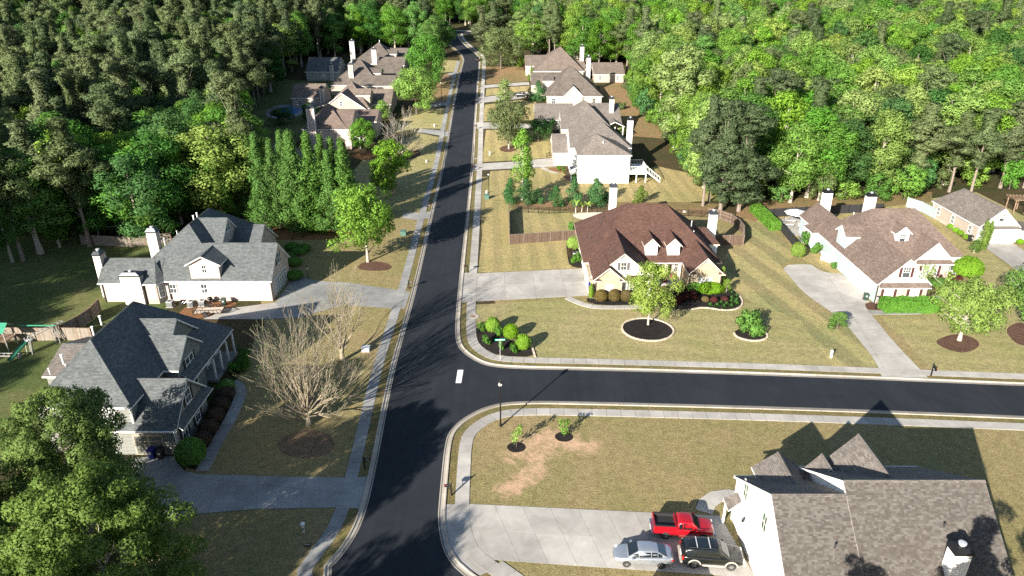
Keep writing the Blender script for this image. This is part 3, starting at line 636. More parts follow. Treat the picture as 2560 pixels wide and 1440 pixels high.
# ------------------------------------------------------------------ house builder
T_ROOF = .17
class House:
    def __init__(s, name, label, cat, base, roof, wall, trim='trim', group=None, gable=None):
        s.root = thing(name, label, cat, base, 0, group); s.z = base[2]; s.roof = roof; s.wallm = wall; s.trim = trim; s.gable = gable or wall; s.caps = MB()
    def block(s, x0, x1, y0, y1, ze, zr, axis='x', r0=None, r1=None, rc=None, ov=.4, walls=True, zb=0, roof=None, wall=None, gable=None, cap=True, tier=None):
        """roof over a rectangle of eaves with walls under it; heights above the house's own ground; r0 / r1 ends of the ridge, gabled where they meet the eaves"""
        Z = s.z; ze += Z; zr += Z; zb += Z
        if axis == 'y':
            f = lambda x, y, z: (y, x, z); x0, x1, y0, y1 = y0, y1, x0, x1; fl = True
        else: f = lambda x, y, z: (x, y, z); fl = False
        rc = (y0+y1)/2 if rc is None else rc; r0 = x0 if r0 is None else r0; r1 = x1 if r1 is None else r1
        mb = MB(); t = T_ROOF
        A, B, Cc, D = (x0, y0, ze), (x1, y0, ze), (x1, y1, ze), (x0, y1, ze); P0, P1 = (r0, rc, zr), (r1, rc, zr)
        one = abs(r1-r0) < 1e-6
        tops = [[A, B, P0] if one else [A, B, P1, P0], [Cc, D, P0] if one else [Cc, D, P0, P1]]
        if r0 > x0+1e-6: tops.append([D, A, P0])
        if r1 < x1-1e-6: tops.append([B, Cc, P1])
        def add(pts, m):
            q = [f(*p) for p in pts]; mb.face(q[::-1] if fl else q, m)
        for p in tops:
            add(p, 0); add([(a, b, c-t) for a, b, c in p][::-1], 1)
        rim = [A, B]+([P1] if r1 >= x1-1e-6 else [])+[Cc, D]+([P0] if r0 <= x0+1e-6 else [])
        for a, b in zip(rim, rim[1:]+rim[:1]):
            add([a, (a[0], a[1], a[2]-t), (b[0], b[1], b[2]-t), b], 1)
        mb.build('roof', [M[roof or s.roof], M[s.trim]], s.root)
        if cap:
            if not one: s.cap(f(*P0), f(*P1))
            for e, corners in ((P0, (A, D) if r0 > x0+1e-6 else ()), (P1, (B, Cc) if r1 < x1-1e-6 else ())):
                for c in corners: s.cap(f(*e), f(*c))
        if walls:
            wb = MB(); a0, a1, b0, b1 = x0+ov, x1-ov, y0+ov, y1-ov; d = t+.012
            sS = (zr-ze)/(rc-y0); sN = (zr-ze)/(y1-rc)
            zS, zN = ze+ov*sS-d, ze+ov*sN-d
            zc = lambda e: zr-d
            def wadd(pts, m=0):
                q = [f(*p) for p in pts]; wb.face(q[::-1] if fl else q, m)
            zW = min(zS, zN) if r0 <= x0+1e-6 else ze+ov*min(1, (zr-ze)/max(.1, r0-x0))-d
            zE = min(zS, zN) if r1 >= x1-1e-6 else ze+ov*min(1, (zr-ze)/max(.1, x1-r1))-d
            if r0 > x0+1e-6 or r1 < x1-1e-6: zS = min(zS, zW, zE); zN = min(zN, zW, zE)
            wadd([(a0, b0, zb), (a1, b0, zb), (a1, b0, zS), (a0, b0, zS)]); wadd([(a1, b1, zb), (a0, b1, zb), (a0, b1, zN), (a1, b1, zN)])
            for ends, X, sgn, gbl in ((r0, a0, -1, r0 <= x0+1e-6), (r1, a1, 1, r1 >= x1-1e-6)):
                zs, zn = zS, zN
                low = [(X, b1, zb), (X, b0, zb), (X, b0, zs), (X, b1, zn)]
                if sgn > 0: low = [(X, b0, zb), (X, b1, zb), (X, b1, zn), (X, b0, zs)]
                wadd(low)
                if gbl:
                    tri = [(X, b0, zs), (X, b1, zn), (X, rc, zr-d)]
                    wadd(tri if sgn > 0 else tri[::-1], 1)
            wb.build('wall', [M[wall or s.wallm], M[gable or s.gable]], s.root)
    def cap(s, p, q, w=.16):
        p, q = Vector(p), Vector(q); d = (q-p).normalized(); a = d.cross(Vector((0, 0, 1))); a.normalize(); u = a.cross(d)
        e = [p+d*.02, q-d*.02]
        for k in (-1, 1):
            pts = [e[0]+u*.045, e[1]+u*.045, e[1]+a*k*w-u*.055, e[0]+a*k*w-u*.055]
            s.caps.face(pts if k < 0 else pts[::-1])
    def finish(s, mat=None):
        if s.caps.v: s.caps.build('ridge_cap', M[mat or s.roof], s.root)
    def box(s, name, x0, x1, y0, y1, z0, z1, mat):
        mb = MB(); mb.box(x0, x1, y0, y1, s.z+z0, s.z+z1); return mb.build(name, M[mat], s.root)
    def pent(s, x0, x1, y0, y1, z0, z1, mat=None, side='S'):
        """small lean-to roof, high at the back"""
        mb = MB(); Z = s.z; t = .12; e = .25
        if side == 'S': top = [(x0, y0, Z+z0), (x1, y0, Z+z0), (x1-e, y1, Z+z1), (x0+e, y1, Z+z1)]
        elif side == 'E': top = [(x1, y0, Z+z0), (x1, y1, Z+z0), (x0, y1-e, Z+z1), (x0, y0+e, Z+z1)]
        else: top = [(x0, y1, Z+z0), (x0, y0, Z+z0), (x1, y0+e, Z+z1), (x1, y1-e, Z+z1)]
        mb.face(top, 0); mb.face([(a, b, c-t) for a, b, c in top][::-1], 1)
        for a, b in zip(top, top[1:]+top[:1]): mb.face([a, (a[0], a[1], a[2]-t), (b[0], b[1], b[2]-t), b], 1)
        return mb.build('pent_roof', [M[mat or s.roof], M[s.trim]], s.root)
    def window(s, x, y, z, side='S', w=.95, h=1.5, glass='glass', shut=None, style='sash', name='window', trim=None):
        """casing, bars and panes set on a wall; x, y, z the middle of the opening"""
        rz = {'S': 0, 'N': math.pi, 'E': math.pi/2, 'W': -math.pi/2}.get(side, side)
        key = (round(w, 2), round(h, 2), style, trim); fm, pm = WIN.get(key, (None, None))
        if fm is None:
            mb = MB(); c = .10; d = .05
            mb.box(-w/2-c, -w/2, -d, .02, -h/2-c, h/2+c); mb.box(w/2, w/2+c, -d, .02, -h/2-c, h/2+c)
            mb.box(-w/2, w/2, -d, .02, h/2, h/2+c); mb.box(-w/2-.03, w/2+.03, -d-.05, .02, -h/2-c, -h/2)
            if style != 'plain': mb.box(-w/2, w/2, -d+.012, .0, -.035, .035)
            n = 3 if style == 'grid' else (2 if style == 'sash' else 0)
            for k in range(1, n): mb.box(-w/2+w*k/n-.02, -w/2+w*k/n+.02, -d+.018, .0, .035 if style == 'grid' else -h/2, h/2)
            if style == 'grid': mb.box(-w/2, w/2, -d+.02, .0, h/4-.02, h/4+.02)
            if style == 'twin': mb.box(-.07, .07, -d+.005, .0, -h/2, h/2)
            fm = mb.mesh('window', M[trim or s.trim], uv=False)
            mb = MB()
            mb.box(-w/2, w/2, -.022, .0, -h/2, h/2); pm = mb.mesh('pane', M['glass'], uv=False); WIN[key] = (fm, pm)
        o = link(name, fm, s.root, (x-s.root.location.x, y-s.root.location.y, z+s.z-s.root.location.z), rz)
        p = link('pane', pm, o)
        if glass != 'glass':
            p.material_slots[0].link = 'OBJECT'; p.material_slots[0].material = M[glass]
        if shut:
            k2 = ('shutter', round(h, 2), shut)
            if k2 not in WIN:
                mb = MB(); sw = .38; mb.box(-sw/2, sw/2, -.05, .01, -h/2-.05, h/2+.05)
                for i in range(6): mb.box(-sw/2+.05, sw/2-.05, -.062, -.05, -h/2+h*i/6+.02, -h/2+h*(i+1)/6-.03)
                WIN[k2] = mb.mesh('shutter', M[shut], uv=False)
            for e in (-1, 1):
                dx = e*(w/2+.10+.21); q = (o.location.x+dx*math.cos(rz), o.location.y+dx*math.sin(rz), o.location.z)
                link('shutter', WIN[k2], s.root, q, rz)
        return o
    def door(s, x, y, z, w, h, side='S', mat='grey_panel', frame=None, bars='garage', name='garage_door'):
        rz = {'S': 0, 'N': math.pi, 'E': math.pi/2, 'W': -math.pi/2}[side]
        mb = MB(); c = .12
        mb.box(-w/2-c, -w/2, -.05, .01, 0, h+c); mb.box(w/2, w/2+c, -.05, .01, 0, h+c); mb.box(-w/2, w/2, -.05, .01, h, h+c)
        o = link('door_frame', mb.mesh('door_frame', M[frame or s.trim], uv=False), s.root, (x-s.root.location.x, y-s.root.location.y, s.z+z-s.root.location.z), rz)
        mb = MB(); mb.box(-w/2, w/2, -.02, .008, .01, h)
        d = link(name, mb.mesh(name, M[mat], uv=False), o)
        mb = MB()
        if bars == 'garage':
            for k in range(1, 4): mb.box(-w/2, w/2, -.035, -.021, h*k/4-.04, h*k/4+.04)
            n = max(2, round(w/1.1))
            for k in range(1, n): mb.box(-w/2+w*k/n-.045, -w/2+w*k/n+.045, -.036, -.0205, .02, h-.02)
        elif bars == 'cross':
            n = 2
            for k in range(n):
                a, b = -w/2+w*k/n+.06, -w/2+w*(k+1)/n-.06
                mb.bar((a, -.03, .1), (b, -.03, h*.66), .10, .02); mb.bar((b, -.034, .1), (a, -.034, h*.66), .10, .02)
                mb.box(a, b, -.042, -.021, h*.68, h*.68+.1); mb.box(a, b, -.042, -.021, .02, .12); mb.box(a, b, -.042, -.021, h-.12, h-.02)
                mb.box(a-.06, a, -.043, -.021, .02, h-.02); mb.box(b, b+.06, -.043, -.021, .02, h-.02)
        else:
            mb.box(-w/2+.12, w/2-.12, -.03, -.021, h*.55, h*.9); mb.box(-w/2+.12, w/2-.12, -.03, -.021, .12, h*.45)
        link('rails', mb.mesh('rails', M[frame or s.trim], uv=False), o)
        return o
    def chimney(s, cx, cy_, wx, wy, z0, z1, mat, cap='metal_dark', cap_h=.55, flue='metal_pale'):
        Z = s.z; mb = MB(); mb.box(cx-wx/2, cx+wx/2, cy_-wy/2, cy_+wy/2, Z+z0, Z+z1)
        o = mb.build('chimney', M[mat], s.root)
        e = .09; mb = MB(); b0 = [(cx-wx/2-e, cy_-wy/2-e), (cx+wx/2+e, cy_-wy/2-e), (cx+wx/2+e, cy_+wy/2+e), (cx-wx/2-e, cy_+wy/2+e)]
        k = .62; b1 = [(cx+(x-cx)*k, cy_+(y-cy_)*k) for x, y in b0]; za, zb, zc = Z+z1+.002, Z+z1+.2, Z+z1+cap_h
        mb.face([(x, y, za) for x, y in b0][::-1])
        for i in range(4):
            j = (i+1) % 4
            mb.face([(*b0[i], za), (*b0[j], za), (*b0[j], zb), (*b0[i], zb)]); mb.face([(*b0[i], zb), (*b0[j], zb), (*b1[j], zc), (*b1[i], zc)])
        mb.face([(x, y, zc) for x, y in b1]); mb.build('cap', M[cap], o)
        mb = MB(); mb.lathe([(.0, zc-Z), (.2, zc-Z), (.2, zc-Z+.1), (.26, zc-Z+.12), (.26, zc-Z+.2), (.0, zc-Z+.23)], cx, cy_, 12, c0=Z); mb.build('flue', M[flue], o, smooth=False)
        for sx in (-1, 1):
            for sy in (-1, 1):
                x, y = cx+sx*(wx/2-.05), cy_+sy*(wy/2-.05); mb = MB(); mb.box(x-.058, x+.058, y-.058, y+.058, Z+z0, Z+z1-.003); mb.build('corner_board', M['trim'], o)
        return o
    def vent(s, x, y, z, h=.55, r=.06, mat='white_pipe'):
        mb = MB(); mb.tube([(x, y, s.z+z-.3), (x, y, s.z+z+h)], r, 8); mb.tube([(x, y, s.z+z+h), (x, y, s.z+z+h+.1)], [r*1.8, r*1.5], 8); mb.build('vent_pipe', M[mat], s.root)
    def spout(s, x, y, z0, z1, mat='gutter'):
        mb = MB(); mb.box(x-.06, x+.06, y-.06, y+.06, s.z+z0, s.z+z1); mb.build('downspout', M[mat], s.root)
    def gutter(s, x0, y0, x1, y1, z, mat='trim'):
        mb = MB(); mb.bar((x0, y0, s.z+z), (x1, y1, s.z+z), .13, .12); mb.build('gutter', M[mat], s.root)
    def corner(s, x, y, z0, z1, mat=None):
        mb = MB(); mb.box(x-.07, x+.07, y-.07, y+.07, s.z+z0, s.z+z1); mb.build('corner_board', M[mat or s.trim], s.root)
WIN = {}
# ------------------------------------------------------------------ the houses
# -- near right: taupe roof, white walls, seen from behind
h = House('house', 'white house with mottled taupe shingle roof, three vehicles parked beside it', 'house', (26, 42, 0), 'roof_taupe', 'side_white')
YM = 41.2; ZM = 9.35
def roof_a(x0, x1, yr, zr, ye, ze, yf, zf, name_walls=True):
    """gabled both ends, uneven slopes: front falls to (yf, zf), back to (ye, ze)"""
    mb = MB(); t = .2
    tops = [[(x0, yf, zf), (x1, yf, zf), (x1, yr, zr), (x0, yr, zr)], [(x1, ye, ze), (x0, ye, ze), (x0, yr, zr), (x1, yr, zr)]]
    for p in tops: mb.face(p, 0); mb.face([(a, b, c-t) for a, b, c in p][::-1], 1)
    rim = [(x0, yf, zf), (x1, yf, zf), (x1, yr, zr), (x1, ye, ze), (x0, ye, ze), (x0, yr, zr)]
    for a, b in zip(rim, rim[1:]+rim[:1]): mb.face([a, (a[0], a[1], a[2]-t), (b[0], b[1], b[2]-t), b], 1)
    mb.build('roof', [M['roof_taupe'], M['trim']], h.root)
    wb = MB(); o = .25; d = t+.012; sb = (zr-ze)/(ye-yr); sf = (zr-zf)/(yr-yf); yb, ya = ye-.35, yf+.35; zb_, za = ze+.35*sb-d, zf+.35*sf-d
    a0, a1 = x0+o, x1-o
    wb.face([(a0, yb, 0), (a0, ya, 0), (a0, ya, za), (a0, yr, zr-d), (a0, yb, zb_)]); wb.face([(a1, ya, 0), (a1, yb, 0), (a1, yb, zb_), (a1, yr, zr-d), (a1, ya, za)])
    wb.face([(a0, ya, 0), (a1, ya, 0), (a1, ya, za), (a0, ya, za)]); wb.face([(a1, yb, 0), (a0, yb, 0), (a0, yb, zb_), (a1, yb, zb_)])
    wb.build('wall', M['side_white'], h.root); h.cap((x0, yr, zr+.02), (x1, yr, zr+.02), .22)
SF = .8
roof_a(18.75, 24.15, 40.45, 8.73, 47.9, 4.3, 33.0, 8.73-SF*7.45); roof_a(24.15, 34.5, YM, ZM, 48.4, 4.9, 33.02, ZM-SF*(YM-33.02))
# street-side gables seen over the ridge, their ridges running away from the camera
h.block(25.2, 31.6, 42.2, 47.9, 5.0, 8.62, 'y', r0=42.2, r1=47.9, ov=.3, zb=0)
h.block(23.9, 27.2, 45.6, 47.5, 5.0, 6.95, 'y', r0=45.6, r1=47.5, ov=.25)
h.block(20.25, 24.3, 44.0, 48.3, 4.95, 6.5, 'y', r0=44.0, r1=48.3, ov=.3)
h.pent(17.9, 19.0, 45.7, 47.3, 2.5, 3.25, side='W'); h.box('porch_post', 18.0, 18.15, 46.9, 47.05, 0, 2.45, 'trim')
for y, z in ((45.5, 4.75), (41.2, 5.4)): h.window(19.0, y, z, 'W', .85, 1.55, 'glass_green_reflection')
h.window(19.0, 42.8, 2.0, 'W', .5, .9, 'glass'); h.corner(18.98, 47.5, 0, 4.2); h.corner(18.98, 33.4, 0, 2.9)
h.gutter(18.8, 33.0, 34.5, 33.0, 2.7); h.gutter(18.8, 47.95, 24.1, 47.95, 4.22); h.gutter(24.2, 48.45, 34.4, 48.45, 4.8)
mb = MB(); mb.tube([(18.93, 44.6, 2.7), (18.8, 44.6, 2.75), (18.75, 44.6, 2.6)], .05, 6); mb.lathe([(.05, 0), (.11, .1), (.11, .3), (.04, .38)], 18.76, 44.6, 8, c0=2.3); mb.build('wall_lamp', M['metal_black'], h.root)
mb = MB(); mb.box(18.85, 19.0, 43.0, 43.3, 1.5, 2.1); mb.build('meter_box', M['metal_pale'], h.root)
h.chimney(30.35, 36.3, 1.15, .9, 4.5, 7.5, 'side_white', 'metal_black', .5)
h.vent(30.6, 38.7, 7.3, .3, .05, 'metal_dark'); h.vent(22.6, 37.6, 6.5, .25, .05, 'metal_dark')
# shingle tabs, laid one by one on the slope that faces the camera
rng = random.Random(5); slope = Vector((0, -1, -SF)).normalized(); nrm = Vector((0, -SF, 1)).normalized(); cr = .142
tabm = []
for wdt in (.16, .21, .26, .32):
    for kx in range(3):
        me = bpy.data.meshes.new('shingle'); tk = .008+.005*kx
        vs3 = [(-wdt/2, 0, .002), (wdt/2, 0, .002), (wdt/2, -cr*1.12, tk), (-wdt/2, -cr*1.12, tk), (wdt/2, -cr*1.12, 0), (-wdt/2, -cr*1.12, 0), (wdt/2, 0, 0), (-wdt/2, 0, 0)]
        me.from_pydata(vs3, [], [(0, 3, 2, 1), (3, 5, 4, 2), (2, 4, 6, 1), (0, 7, 5, 3)]); me.materials.append(M['tabs']); me.update()
        tn = rng.random(); at_ = me.attributes.new('tone', 'FLOAT', 'FACE'); at_.data.foreach_set('value', [tn]*4); tabm.append((wdt, me))
tabs_v, tabs_f, tabs_t = [], [], []; single = []
yax = -slope; xax = Vector((1, 0, 0)); rot = Matrix((xax, yax, nrm)).transposed()
for x0, x1, yr, zr in ((18.75, 24.13, 40.45, 8.73), (24.17, 34.5, YM, ZM)):
    ln = 8.6; k = 0; s0 = .16
    while s0 < ln:
        o = Vector((0, yr, zr))+slope*s0+nrm*.006
        if o.y < 34.2: break
        x = x0+rng.uniform(0, .05)
        while x < x1-.1:
            wdt, me = rng.choice(tabm); xe = min(x+wdt, x1-.004); tn = rng.random(); p = o+xax*((x+xe)/2)
            if o.y > 37.2 and xe-x > wdt-.001 and x < 24.1 and rng.random() < .55 and len(single) < 300: single.append((p, me))
            else:
                hw = (xe-x)/2-.004; tk = rng.choice((.006, .01, .016)); b = len(tabs_v)
                for lx, ly, lz in ((-hw, 0, .002), (hw, 0, .002), (hw, -cr*1.12, tk), (-hw, -cr*1.12, tk), (hw, -cr*1.12, 0), (-hw, -cr*1.12, 0)):
                    q = p+xax*lx+yax*ly+nrm*lz-Vector((26, 42, 0)); tabs_v.append((q.x, q.y, q.z))
                tabs_f += [(b, b+3, b+2, b+1), (b+3, b+5, b+4, b+2)]; tabs_t += [tn, tn]
            x = xe
        s0 += cr
me = bpy.data.meshes.new('shingles'); me.from_pydata(tabs_v, [], tabs_f); me.materials.append(M['tabs']); a_ = me.attributes.new('tone', 'FLOAT', 'FACE'); a_.data.foreach_set('value', tabs_t); me.update()
o = link('shingle', me, h.root); o['kind'] = 'stuff'
for p, me in single:
    o = link('shingle', me, h.root, p-Vector((26, 42, 0))); o.rotation_euler = rot.to_euler()
h.finish()
# -- left: grey roof over a long pale pink wall
h = House('house', 'grey-roofed house with long pale pink wall and utility trailer beside it', 'house', (-46, 96, 0), 'roof_grey', 'side_pink')
S = .87
h.block(-44.6, -33.8, 91.0, 100.2, 3.2, 7.2, r0=-44.6, r1=-33.8, ov=.32, cap=False); h.cap((-43.8, 95.6, 7.22), (-33.85, 95.6, 7.22))
h.block(-58.2, -49.6, 90.7, 96.7, 3.0, 5.6, r0=-58.2, r1=-49.6, ov=.32, cap=False); h.cap((-58.1, 93.7, 5.62), (-51.0, 93.7, 5.62))
h.block(-54.2, -40.2, 91.03, 112.5, 3.19, 9.25, 'y', r0=98.0, r1=105.5, ov=.32)
h.block(-45.5, -38.4, 99.0, 109.3, 3.2, 7.05, r0=-45.5, r1=-38.4, ov=.32)
h.block(-47.1, -42.6, 97.3, 104.5, 6.1, 9.22, r0=-47.1, r1=-42.6, ov=.3, zb=4.5); h.window(-42.88, 100.9, 7.75, 'E', 1.6, .95, 'glass', style='twin')
h.block(-45.6, -40.6, 90.9, 96.2, 5.65, 6.95, 'y', r0=90.9, r1=96.2, ov=.45, zb=3.3); h.window(-43.1, 91.33, 4.95, 'S', .6, 1.15, 'glass')
h.window(-48.0, 91.3, 1.95, 'S', .8, 1.35, 'glass'); h.window(-43.6, 91.3, 1.95, 'S', .8, 1.35, 'glass')
h.chimney(-58.55, 93.3, .95, 1.5, 0, 6.4, 'side_pink', cap_h=.6); h.chimney(-52.4, 97.3, 1.35, 1.1, 0, 8.3, 'side_pink', cap_h=.65); h.chimney(-53.0, 90.4, 2.7, 1.1, 0, 4.35, 'side_pink', cap_h=.6)
# bay with a faceted roof
c = (-50.5, 91.2); mb = MB(); ap = (-50.6, 92.9, 5.75)
ring = [(-52.2, 91.3), (-51.6, 90.0), (-49.6, 90.0), (-48.75, 91.3)]
for a, b in zip(ring, ring[1:]): mb.face([(*a, 3.15), (*b, 3.15), ap]); mb.face([(*a, 3.15), (*a, 3.0), (*b, 3.0), (*b, 3.15)], 1)
mb.build('bay_roof', [M['roof_grey'], M['trim']], h.root)
mb = MB(); ring2 = [(-51.6, 91.5), (-51.35, 90.3), (-49.8, 90.3), (-49.1, 91.5)]
for a, b in zip(ring2, ring2[1:]): mb.face([(*a, 0), (*b, 0), (*b, 3.0), (*a, 3.0)])
mb.build('bay_wall', M['side_beige'], h.root)
h.window(-49.45, 90.88, 1.75, math.atan2(1.2, .7), .75, 1.7, 'glass_blind'); h.window(-50.55, 90.28, 1.75, 'S', .9, 1.7, 'glass_blind')
h.door(-34.1, 95.5, .02, 5.0, 2.45, 'E', 'grey_panel'); h.window(-34.1, 95.6, 4.9, 'E', 1.1, 1.5, 'glass', 'shutter_dark')
h.gutter(-44.9, 90.97, -33.8, 90.97, 3.12); h.gutter(-58.2, 90.66, -52.2, 90.66, 2.92); h.spout(-34.05, 91.22, 0, 3.05); h.spout(-48.55, 91.2, 0, 3.05); h.spout(-57.75, 90.95, 0, 2.9)
for x, y, z in ((-48.0, 101.5, 8.6), (-48.0, 102.8, 8.6)): h.vent(x, y, z, .7, .09)
h.vent(-50.9, 97.2, 6.3, .9, .06); h.vent(-49.5, 98.6, 7.4, .5, .05); h.finish()
# -- centre right: red-brown roof, buff brick front
h = House('house', 'house with big red-brown roof, two small dormers and buff brick gables', 'house', (21, 100, 0), 'roof_brown', 'side_white', 'trim_cream')
h.block(10.7, 31.5, 98.3, 116.3, 3.0, 9.45, r0=18.1, r1=24.2, rc=107.1, walls=False)
h.block(11.5, 20.3, 92.7, 104.5, 3.02, 6.68, 'y', r0=92.7, r1=104.5, ov=.35, wall='side_white', gable='side_white')
h.block(11.45, 16.0, 91.6, 97.0, 3.0, 4.95, 'y', r0=91.6, r1=97.0, ov=.33, wall='brick', gable='brick')
h.block(25.55, 30.65, 94.0, 103.0, 3.0, 5.45, 'y', r0=94.0, r1=103.0, ov=.33, wall='brick', gable='brick')
wb = h.box('wall', 11.2, 31.1, 100.6, 115.9, 0, 2.85, 'side_white'); h.box('wall', 11.15, 12.0, 92.2, 100.6, 0, 2.8, 'brick')
# grey peak boards
for x0, x1, y, zb_, zt in ((13.02, 14.42, 91.905, 4.15, 4.68), (15.0, 16.8, 92.995, 5.75, 6.42), (27.1, 29.1, 94.3, 4.45, 5.2)):
    mb = MB(); mb.face([(x0, y, zb_), (x1, y, zb_), ((x0+x1)/2, y, zt)]); mb.build('peak_board', M['grey_panel'], h.root)
h.pent(16.2, 20.4, 92.1, 93.05, 2.75, 3.2)
for x in (11.5, 15.2, 25.6, 29.8): h.pent(x, x+1.15, 91.65 if x < 20 else 94.02, 92.0 if x < 20 else 94.4, 2.9, 3.25)
# porch: deck, columns, front wall, door
h.box('porch_floor', 20.3, 25.9, 97.6, 100.6, 0, .35, 'concrete'); h.box('steps', 21.8, 24.4, 96.6, 97.6, 0, .18, 'concrete')
for x in (20.9, 23.1, 25.3): h.box('column', x-.17, x+.17, 98.45, 98.79, .35, 2.83, 'trim_cream')
h.box('porch_wall', 20.25, 25.9, 100.35, 100.58, .36, 2.84, 'brick_pale'); h.door(23.9, 100.34, .36, 1.05, 2.1, 'S', 'door_red', bars='panel', name='front_door')
h.window(21.9, 100.34, 1.6, 'S', 1.2, 1.5, 'glass', 'shutter'); h.window(25.2, 100.34, 1.6, 'S', .5, 1.6, 'glass')
for cx_ in (21.0, 24.35):
    h.block(cx_-1.2, cx_+1.2, 99.1, 103.4, 5.35, 6.55, 'y', r0=99.1, r1=103.4, ov=.3, zb=3.5, wall='side_white'); h.window(cx_, 99.38, 4.75, 'S', .8, 1.15, 'glass_blind', style='sash')
h.window(15.9, 93.03, 4.65, 'S', .72, 1.1, 'glass', 'shutter'); h.window(13.9, 91.92, 1.45, 'S', 1.05, 1.6, 'glass_blind'); h.window(18.2, 93.03, 1.5, 'S', 1.5, 1.6, 'glass_blind', 'shutter', style='twin')
h.window(28.1, 94.32, 1.45, 'S', 2.0, 1.7, 'glass_blind', style='twin'); h.door(11.14, 96.4, .02, 4.9, 2.3, 'W', 'trim', bars='garage'); h.window(11.2, 109, 1.7, 'W', .9, 1.4)
h.chimney(17.45, 118.0, 1.15, .95, 0, 9.0, 'side_white', cap_h=.6); h.chimney(33.0, 110.6, 1.2, .95, 0, 6.6, 'side_white', cap_h=.55)
h.block(28.6, 33.2, 105.8, 112.9, 3.05, 4.7, r0=28.6, r1=31.6, ov=.3)
for x, y in ((14.1, 107.0), (14.6, 108.7), (12.4, 104.6)): h.vent(x, y, 3.0+(x-10.7)*.87, .25, .06, 'metal_dark')
for y, z in ((105.4, 6.6), (103.6, 5.6)): h.vent(28.2, y, z, .5, .05)
h.gutter(20.4, 98.25, 25.6, 98.25, 2.93); h.spout(11.9, 91.85, 0, 2.8); h.spout(16.0, 91.95, 0, 2.8); h.spout(25.85, 94.25, 0, 2.8); h.spout(30.4, 94.25, 0, 2.8)
mb = MB(); mb.box(11.3, 11.5, 93.0, 93.2, .3, 3.1); mb.build('corner_board', M['trim'], h.root); h.finish()
# -- right: tan roof, pale blue long wall
h = House('house', 'pale blue house with tan shingle roof and maroon shutters by a wide pale drive', 'house', (60, 104, 0), 'roof_tan', 'side_blue')
h.block(51.08, 69.4, 100.5, 113.2, 3.0, 8.75, r0=56.8, r1=63.6, rc=106.8, ov=.35)
h.block(51.02, 58.65, 90.2, 106.5, 2.99, 6.8, 'y', r0=90.2, r1=106.5, ov=.33, gable='side_white')
h.block(60.6, 66.6, 98.75, 106.0, 3.0, 6.0, 'y', r0=98.75, r1=106.0, ov=.33, gable='side_white', wall='brick_pale')
h.block(51.25, 57.2, 109.5, 120.6, 3.0, 5.35, 'y', r0=109.5, r1=120.6, ov=.33); h.block(50.2, 56.0, 111.5, 115.4, 2.9, 4.3, r0=52.2, r1=56.0, ov=.3)
h.box('brick_front', 51.3, 58.35, 90.43, 90.56, 0, 2.75, 'brick_pale'); h.box('brick_front', 60.9, 66.3, 98.98, 99.1, 0, 2.75, 'brick_pale')
h.pent(51.2, 58.5, 89.75, 90.5, 2.7, 3.2); h.pent(60.8, 66.5, 98.3, 99.05, 2.7, 3.2)
h.window(54.85, 90.52, 4.75, 'S', 1.0, 1.45, 'glass', 'shutter_red', style='grid')
for x in (53.0, 56.6): h.window(x, 90.42, 1.35, 'S', 1.15, 1.7, 'glass_blind', 'shutter_red', style='grid')
h.window(63.4, 98.97, 1.45, 'S', 2.2, 1.7, 'glass_blind', 'shutter_red', style='twin'); h.window(67.7, 100.83, 1.5, 'S', .7, 1.5, 'glass', 'shutter_red')
h.door(51.35, 93.6, .02, 2.9, 2.35, 'W', 'trim', bars='garage'); h.door(51.35, 97.6, .02, 2.9, 2.35, 'W', 'trim', bars='garage')
for y, s_ in ((101.8, .8), (105.2, .8)): h.window(51.35, y, 1.8, 'W', .8, 1.35, 'glass_blind')
h.window(50.5, 112.6, 1.6, 'W', .8, 1.5, 'glass_blind'); h.window(50.5, 114.3, 1.6, 'W', .8, 1.5, 'glass'); h.door(51.58, 117.6, .05, .9, 2.1, 'W', 'trim', bars='panel', name='side_door')
h.block(51.3, 56.5, 102.3, 106.1, 5.6, 6.95, r0=51.3, r1=56.5, ov=.32, zb=3.2, wall='side_blue'); h.window(51.6, 104.2, 5.0, 'W', .65, 1.0, 'glass_blind')
h.block(58.9, 61.5, 102.3, 107.0, 6.1, 7.25, 'y', r0=102.3, r1=107.0, ov=.3, zb=4.0, wall='side_white'); h.window(60.2, 102.58, 5.35, 'S', .85, 1.15, 'glass', style='grid')
h.chimney(56.0, 121.3, 1.5, 1.0, 0, 7.0, 'side_white', 'metal_black', .5); h.chimney(60.0, 114.0, 1.5, 1.0, 0, 8.6, 'side_white', 'metal_black', .5)
h.spout(51.3, 90.4, 0, 2.85); h.spout(58.4, 90.4, 0, 2.8); h.spout(50.45, 111.75, 0, 2.8, 'metal_pale'); h.gutter(51.0, 90.3, 51.0, 109.4, 2.93); h.gutter(66.7, 100.45, 69.4, 100.45, 2.93)
h.vent(56.8, 108.0, 8.5, .5, .1); h.vent(55.3, 109.3, 6.9, .3, .05); h.vent(53.0, 107.0, 4.9, .2, .05); h.finish()
